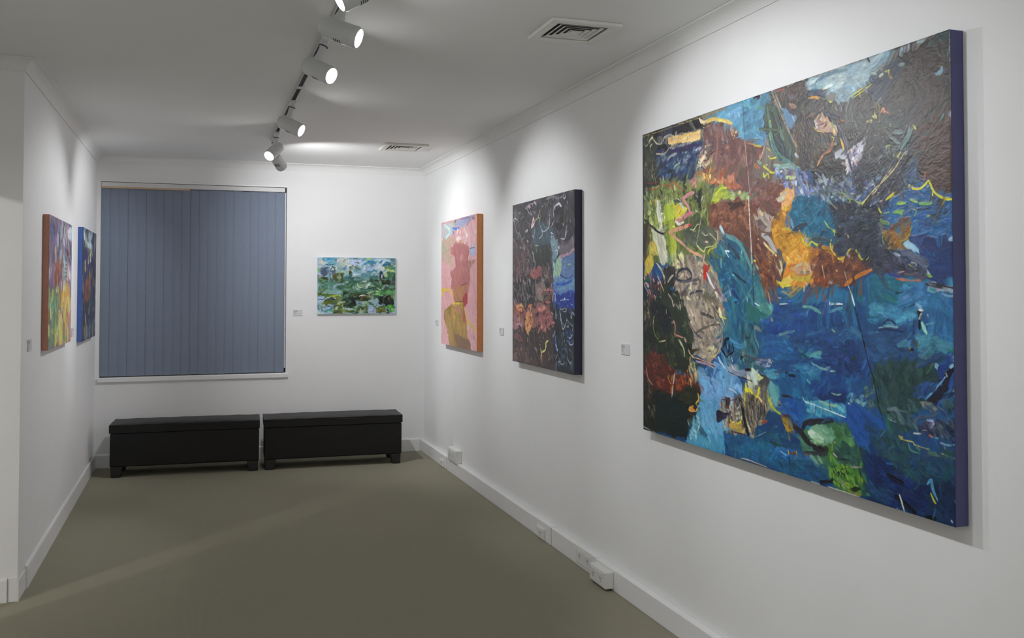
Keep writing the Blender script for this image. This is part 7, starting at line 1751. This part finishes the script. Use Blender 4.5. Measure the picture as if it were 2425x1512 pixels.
ART['amber'] = ([
('P',[(-57,-4),(1346,-12),(1389,1028),(-17,996)],(120,106,116),(96,84,100),6,6,1.44,1,1.0),
('D',[(16,12),(1284,8),(1267,298),(23,347)],[(90,90,130),(110,100,120),(70,76,96),(140,130,140),(110,130,130),(80,70,110)],140,91.4,16.8,1.44,0.15,0.25,0.95),
('S',[(675,21),(856,64)],30.6,(110,170,140),(93,144,119),0.3,0.3,1.0,1),
('S',[(93,49),(104,156)],17.1,(120,150,170),(102,127,144),0.3,0.3,1.0,1),
('P',[(974,50),(1284,8),(1303,122),(1048,126)],(160,170,206),(176,186,214),24,12,-0.05,1.0,1.0),
('S',[(572,95),(635,153)],22.8,(150,170,130),(127,144,110),0.3,0.3,1.0,1),
('D',[(21,318),(1264,282),(1271,517),(16,537)],[(110,80,76),(140,110,100),(90,66,70),(160,130,120),(120,100,120)],90,93.8,18.8,1.44,0.15,0.25,0.95),
('P',[(329,339),(712,298),(612,410),(403,521),(293,491)],(110,64,50),(140,90,60),24,12,1.45,0.6,1.0),
('S',[(942,243),(1068,255)],48.3,(110,50,60),(93,42,51),0.15,0.3,1.0,1),
('P',[(716,329),(1237,316),(1232,484),(735,472)],(150,130,140),(130,110,120),18,12,1.42,0.6,1.0),
('S',[(778,355),(958,347),(1022,362)],9.7,(90,76,80),(76,64,68),0.2,0.3,1.0,1),
('S',[(783,387),(962,380),(1027,395)],9.7,(90,76,80),(76,64,68),0.2,0.3,1.0,1),
('S',[(787,419),(967,412),(1032,428)],9.7,(90,76,80),(76,64,68),0.2,0.3,1.0,1),
('S',[(792,451),(972,445),(1037,460)],9.8,(90,76,80),(76,64,68),0.2,0.3,1.0,1),
('S',[(614,426),(688,552)],31.7,(190,170,140),(161,144,119),0.3,0.3,1.0,1),
('S',[(1101,468),(1180,560)],25.2,(120,130,180),(102,110,153),0.25,0.3,1.0,1),
('P',[(800,511),(1043,502),(1186,603),(1200,688),(648,696),(634,584)],(190,134,50),(170,110,60),18,9,1.43,0.6,1.0),
('P',[(42,545),(406,544),(532,678),(512,984),(32,991)],(110,116,84),(90,96,70),24,12,1.46,0.6,1.0),
('D',[(20,582),(575,568),(570,987),(7,989)],[(90,150,120),(140,150,70),(80,100,110),(120,110,80),(150,160,110),(70,90,70)],110,46.9,14.1,1.47,0.25,0.25,0.95),
('D',[(476,678),(1266,689),(1281,987),(456,981)],[(190,160,70),(170,120,60),(150,140,70),(196,176,90),(160,110,80)],80,100.7,21.8,1.43,0.15,0.25,0.95),
('S',[(884,684),(974,879)],28.6,(200,184,80),(170,156,68),0.2,0.3,1.0,1),
('S',[(307,621),(372,723)],20.2,(176,184,70),(149,156,59),0.2,0.3,1.0,1),
('S',[(1083,763),(1275,741)],13.8,(70,60,70),(59,51,59),0.0,0.3,1.0,1),
('S',[(766,921),(986,965)],51.0,(90,130,90),(76,110,76),0.2,0.3,1.0,1),
('S',[(231,907),(455,973)],40.0,(120,90,70),(102,76,59),0.25,0.3,1.0,1),
('P',[(1081,754),(1308,742),(1303,997),(1117,988)],(150,110,110),(130,100,110),15,12,0.03,1.0,1.0),
('R',250,50,14,0.1,1.57,0.35,1.3,0.6),
('D',[(-8,14),(1251,10),(1271,517),(-9,537)],[(70,70,110),(140,124,136),(96,72,74),(170,166,170),(56,58,74),(150,128,100),(110,150,140),(96,84,140)],110,99.8,46.1,1.44,0.35,0.3,0.9),
('D',[(329,339),(716,329),(519,568),(145,567)],[(110,60,46),(150,96,70),(90,60,60)],16,99.9,46.1,1.46,0.3,0.3,0.9),
('D',[(-9,537),(571,536),(570,987),(6,982)],[(140,150,70),(70,110,100),(110,140,90),(90,76,50),(176,176,110),(70,130,120)],60,77.9,46.8,1.47,0.5,0.3,0.9),
('D',[(515,536),(1241,535),(1281,987),(512,984)],[(190,140,60),(206,176,70),(150,90,56),(196,170,120),(120,120,60),(176,110,60)],46,116.9,50.1,1.43,0.35,0.3,0.9),
('R',200,26,9,0.16,None,0.6,1.0,0.9),
], 3)
ART['night'] = ([
('P',[(-64,-5),(1225,-15),(1231,1037),(-31,1008)],(52,50,66),(40,40,54),6,6,1.43,1,1.0),
('D',[(14,9),(1132,9),(1107,167),(41,193)],[(90,100,100),(60,76,84),(130,130,110),(50,60,70),(110,130,150)],70,83.3,24.1,1.43,0.3,0.25,0.95),
('S',[(56,33),(185,107)],39.0,(150,140,110),(127,119,93),0.3,0.3,1.0,1),
('P',[(266,113),(730,104),(695,171),(356,173)],(130,160,186),(150,176,196),24,15,-0.04,1.0,1.0),
('D',[(42,202),(1154,166),(1144,431),(37,439)],[(60,54,60),(44,44,54),(50,50,90),(80,80,70),(36,40,44)],90,101.7,22.2,1.43,0.2,0.25,0.95),
('S',[(364,228),(460,326),(427,382)],18.2,(150,160,90),(127,136,76),0.35,0.3,1.0,1),
('S',[(617,230),(590,342)],14.9,(140,150,80),(119,127,68),0.4,0.3,1.0,1),
('S',[(792,225),(858,376)],38.0,(44,46,110),(37,39,93),0.15,0.3,1.0,1),
('S',[(128,261),(143,367)],10.6,(140,150,110),(119,127,93),0.45,0.3,1.0,1),
('P',[(81,474),(560,435),(670,602),(345,671),(67,649)],(96,60,50),(76,52,50),24,12,1.43,0.6,1.0),
('S',[(247,545),(342,644)],23.3,(130,76,50),(110,64,42),0.25,0.3,1.0,1),
('D',[(560,435),(1192,431),(1139,723),(597,694)],[(56,66,80),(44,50,70),(80,100,110)],50,94.9,19.0,1.43,0.2,0.25,0.95),
('D',[(32,666),(1133,684),(1134,1023),(5,1002)],[(46,50,56),(36,40,46),(60,66,66),(70,72,60),(50,54,80)],90,100.8,20.2,1.43,0.15,0.25,0.95),
('S',[(555,693),(532,830)],12.8,(150,160,140),(127,136,119),0.45,0.3,1.0,1),
('S',[(903,690),(878,831)],11.4,(120,130,130),(102,110,110),0.45,0.3,1.0,1),
('S',[(138,878),(312,1000)],23.0,(110,120,90),(93,102,76),0.4,0.3,1.0,1),
('S',[(275,741),(293,866)],8.9,(100,110,100),(85,93,85),0.4,0.3,1.0,1),
('R',200,50,14,0.1,1.57,0.35,1.3,0.6),
('D',[(-22,19),(1180,7),(1182,1025),(5,1002)],[(40,40,54),(84,94,104),(56,52,60),(110,110,84),(40,46,84),(60,76,84),(90,66,56)],120,101.3,55.3,1.43,0.4,0.3,0.9),
('D',[(42,202),(785,178),(646,435),(76,439)],[(170,176,100),(50,50,70),(40,44,110)],36,72.6,36.3,1.43,0.3,0.35,0.9),
('D',[(16,17),(758,-12),(693,152),(41,193)],[(150,140,110),(130,160,176),(60,80,90)],22,63.7,54.6,0.3,0.5,0.3,0.9),
('D',[(76,439),(646,435),(593,666),(69,658)],[(120,70,54),(80,54,50)],14,99.1,54.1,1.43,0.3,0.3,0.9),
('D',[(32,666),(1133,684),(1134,1023),(3,993)],[(150,160,140),(40,44,50),(90,100,90)],30,82.5,31.2,1.43,0.3,0.4,0.8),
('R',200,26,9,0.18,None,0.6,1.0,0.9),
], 3)

# ------------------------------------------------------------------ the paintings
def paint_mat():
    m = bpy.data.materials.new('oil_paint'); m.use_nodes = True
    n, l = m.node_tree.nodes, m.node_tree.links
    b = n['Principled BSDF']; b.inputs['Roughness'].default_value = .36; b.inputs['Specular IOR Level'].default_value = .25
    a = n.new('ShaderNodeAttribute'); a.attribute_name = 'pigment'; l.new(a.outputs['Color'], b.inputs['Base Color'])
    tc = n.new('ShaderNodeTexCoord'); ns = n.new('ShaderNodeTexNoise'); ns.inputs['Scale'].default_value = 420
    l.new(tc.outputs['Object'], ns.inputs['Vector'])
    bp = n.new('ShaderNodeBump'); bp.inputs['Strength'].default_value = .25; bp.inputs['Distance'].default_value = .001
    l.new(ns.outputs['Fac'], bp.inputs['Height']); l.new(bp.outputs['Normal'], b.inputs['Normal'])
    return m
M['paint'] = paint_mat()


def canvas_mesh(cv, w, h, t, relief, k0, k1):
    nh, nw = cv.nh, cv.nw
    X, Y = np.meshgrid(np.linspace(0, w, nw), np.linspace(h, 0, nh))
    fade = np.minimum(1, np.minimum(np.minimum(X, w - X), np.minimum(Y, h - Y)) / .004)
    Z = t + relief * cv.ht * fade
    me = bpy.data.meshes.new('painted_face')
    me.vertices.add(nw * nh)
    me.vertices.foreach_set('co', np.stack([X, Y, Z], -1).astype(np.float32).ravel())
    i = np.arange(nw * nh).reshape(nh, nw)
    q = np.stack([i[1:, :-1], i[1:, 1:], i[:-1, 1:], i[:-1, :-1]], -1).reshape(-1, 4)
    me.loops.add(q.size); me.loops.foreach_set('vertex_index', q.ravel().astype(np.int32))
    me.polygons.add(len(q)); me.polygons.foreach_set('loop_start', np.arange(0, q.size, 4, dtype=np.int32))
    me.polygons.foreach_set('use_smooth', np.ones(len(q), bool))
    me.update(calc_edges=True)
    c = np.where(cv.rgb > .04045, ((cv.rgb + .055) / 1.055) ** 2.4, cv.rgb / 12.92)
    c = c ** GAM
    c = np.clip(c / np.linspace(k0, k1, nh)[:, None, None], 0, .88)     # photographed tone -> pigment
    at = me.color_attributes.new('pigment', 'FLOAT_COLOR', 'POINT')
    at.data.foreach_set('color', np.concatenate([c, np.ones((nh, nw, 1))], -1).astype(np.float32).ravel())
    me.materials.append(M['paint'])
    return me


def painting(label, p, axis, w, h, t, art, rows, edge, k0=.75, k1=.6, relief=.0006, group=None):
    G = {'R': Matrix(((0, 0, -1), (-1, 0, 0), (0, 1, 0))), 'L': Matrix(((0, 0, 1), (1, 0, 0), (0, 1, 0))), 'B': Matrix(((1, 0, 0), (0, 0, -1), (0, 1, 0)))}[axis]
    th = thing('abstract_painting', label, 'painting', p, 0, 'unframed abstract canvases hung around the gallery')
    th.rotation_euler = G.to_euler()
    m = mat('canvas_edge', edge, .6, 0, .08, 25, .2, 300)
    bm = bmesh.new()                                        # stretched canvas: sides turned round the bars
    add_box(bm, (0, 0, .0008), (w, h, t - .0004))
    o = link('canvas_frame', bm, m, th, bevel=.003)
    ops, seed = ART[art]
    cv = paint(ops, w / h, rows, (120, 118, 110), seed)
    me = canvas_mesh(cv, w, h, t, relief, k0, k1)
    o = bpy.data.objects.new('painted_face', me); C.objects.link(o); o.parent = th
    return th


painting('very large blue, brown and ochre abstract painting with navy edges, nearest on the right wall', (XR, 4.041, .878), 'R', 1.938, 1.410, .048, 'big', 800, lin((48, 50, 92), 1.3), 1.02, .76, .0008)
painting('dark abstract painting with blue patch and navy edges, middle of the right wall', (XR, 5.995, 1.0605), 'R', 1.098, 1.0525, .048, 'dark', 460, lin((22, 24, 50), 1.1), .80, .56)
painting('pink and mustard abstract painting with orange-brown edges, farthest on the right wall', (XR, 7.945, 1.0695), 'R', 1.098, 1.054, .048, 'pink', 420, lin((190, 112, 56), 1.3), .95, .68)
painting('small green and blue landscape painting hung on the end wall right of the blind', (1.052, YB, 1.312), 'B', .731, .527, .028, 'green', 400, lin((170, 190, 200), 1.4), .95, .85)
painting('multicoloured abstract painting with terracotta edges on the left wall, nearer the camera', (XL, 5.84, 1.196), 'L', 1.0, .773, .034, 'amber', 360, lin((150, 98, 78), 1.5), .42, .36)
painting('dark night-toned abstract painting with bright blue edges on the left wall beside the blind', (XL, 7.472, 1.157), 'L', .94, .842, .034, 'night', 360, lin((44, 72, 140), 1.8), .34, .30)

# ------------------------------------------------------------------ camera
f_px, yaw, pitch, roll, cy, hc = 2211.64, 18.6067, 1.4968, .042, 626.5551, 1.5478
y, p_, ro = map(math.radians, (yaw, pitch, roll))
F = Vector((math.sin(y) * math.cos(p_), math.cos(y) * math.cos(p_), math.sin(p_)))
Rv = Vector((math.cos(y), -math.sin(y), 0)); U = Rv.cross(F)
R2 = Rv * math.cos(ro) + U * math.sin(ro); U2 = U * math.cos(ro) - Rv * math.sin(ro)
cam = bpy.data.cameras.new('camera'); co = bpy.data.objects.new('camera', cam); C.objects.link(co)
cam.sensor_fit = 'HORIZONTAL'; cam.sensor_width = 36; cam.lens = f_px / 2425 * 36
cam.shift_y = -(756 - cy) / 2425
cam.clip_start = .05
co.matrix_world = Matrix((R2, U2, -F)).transposed().to_4x4()
co.location = (0, 0, hc)
sc.camera = co

w = bpy.data.worlds.new('World'); sc.world = w; w.use_nodes = True
w.node_tree.nodes['Background'].inputs['Color'].default_value = (.35, .37, .40, 1)
w.node_tree.nodes['Background'].inputs['Strength'].default_value = .02
sc.cycles.max_bounces = 10; sc.cycles.diffuse_bounces = 7
sc.cycles.sample_clamp_indirect = 6
sc.render.film_transparent = False
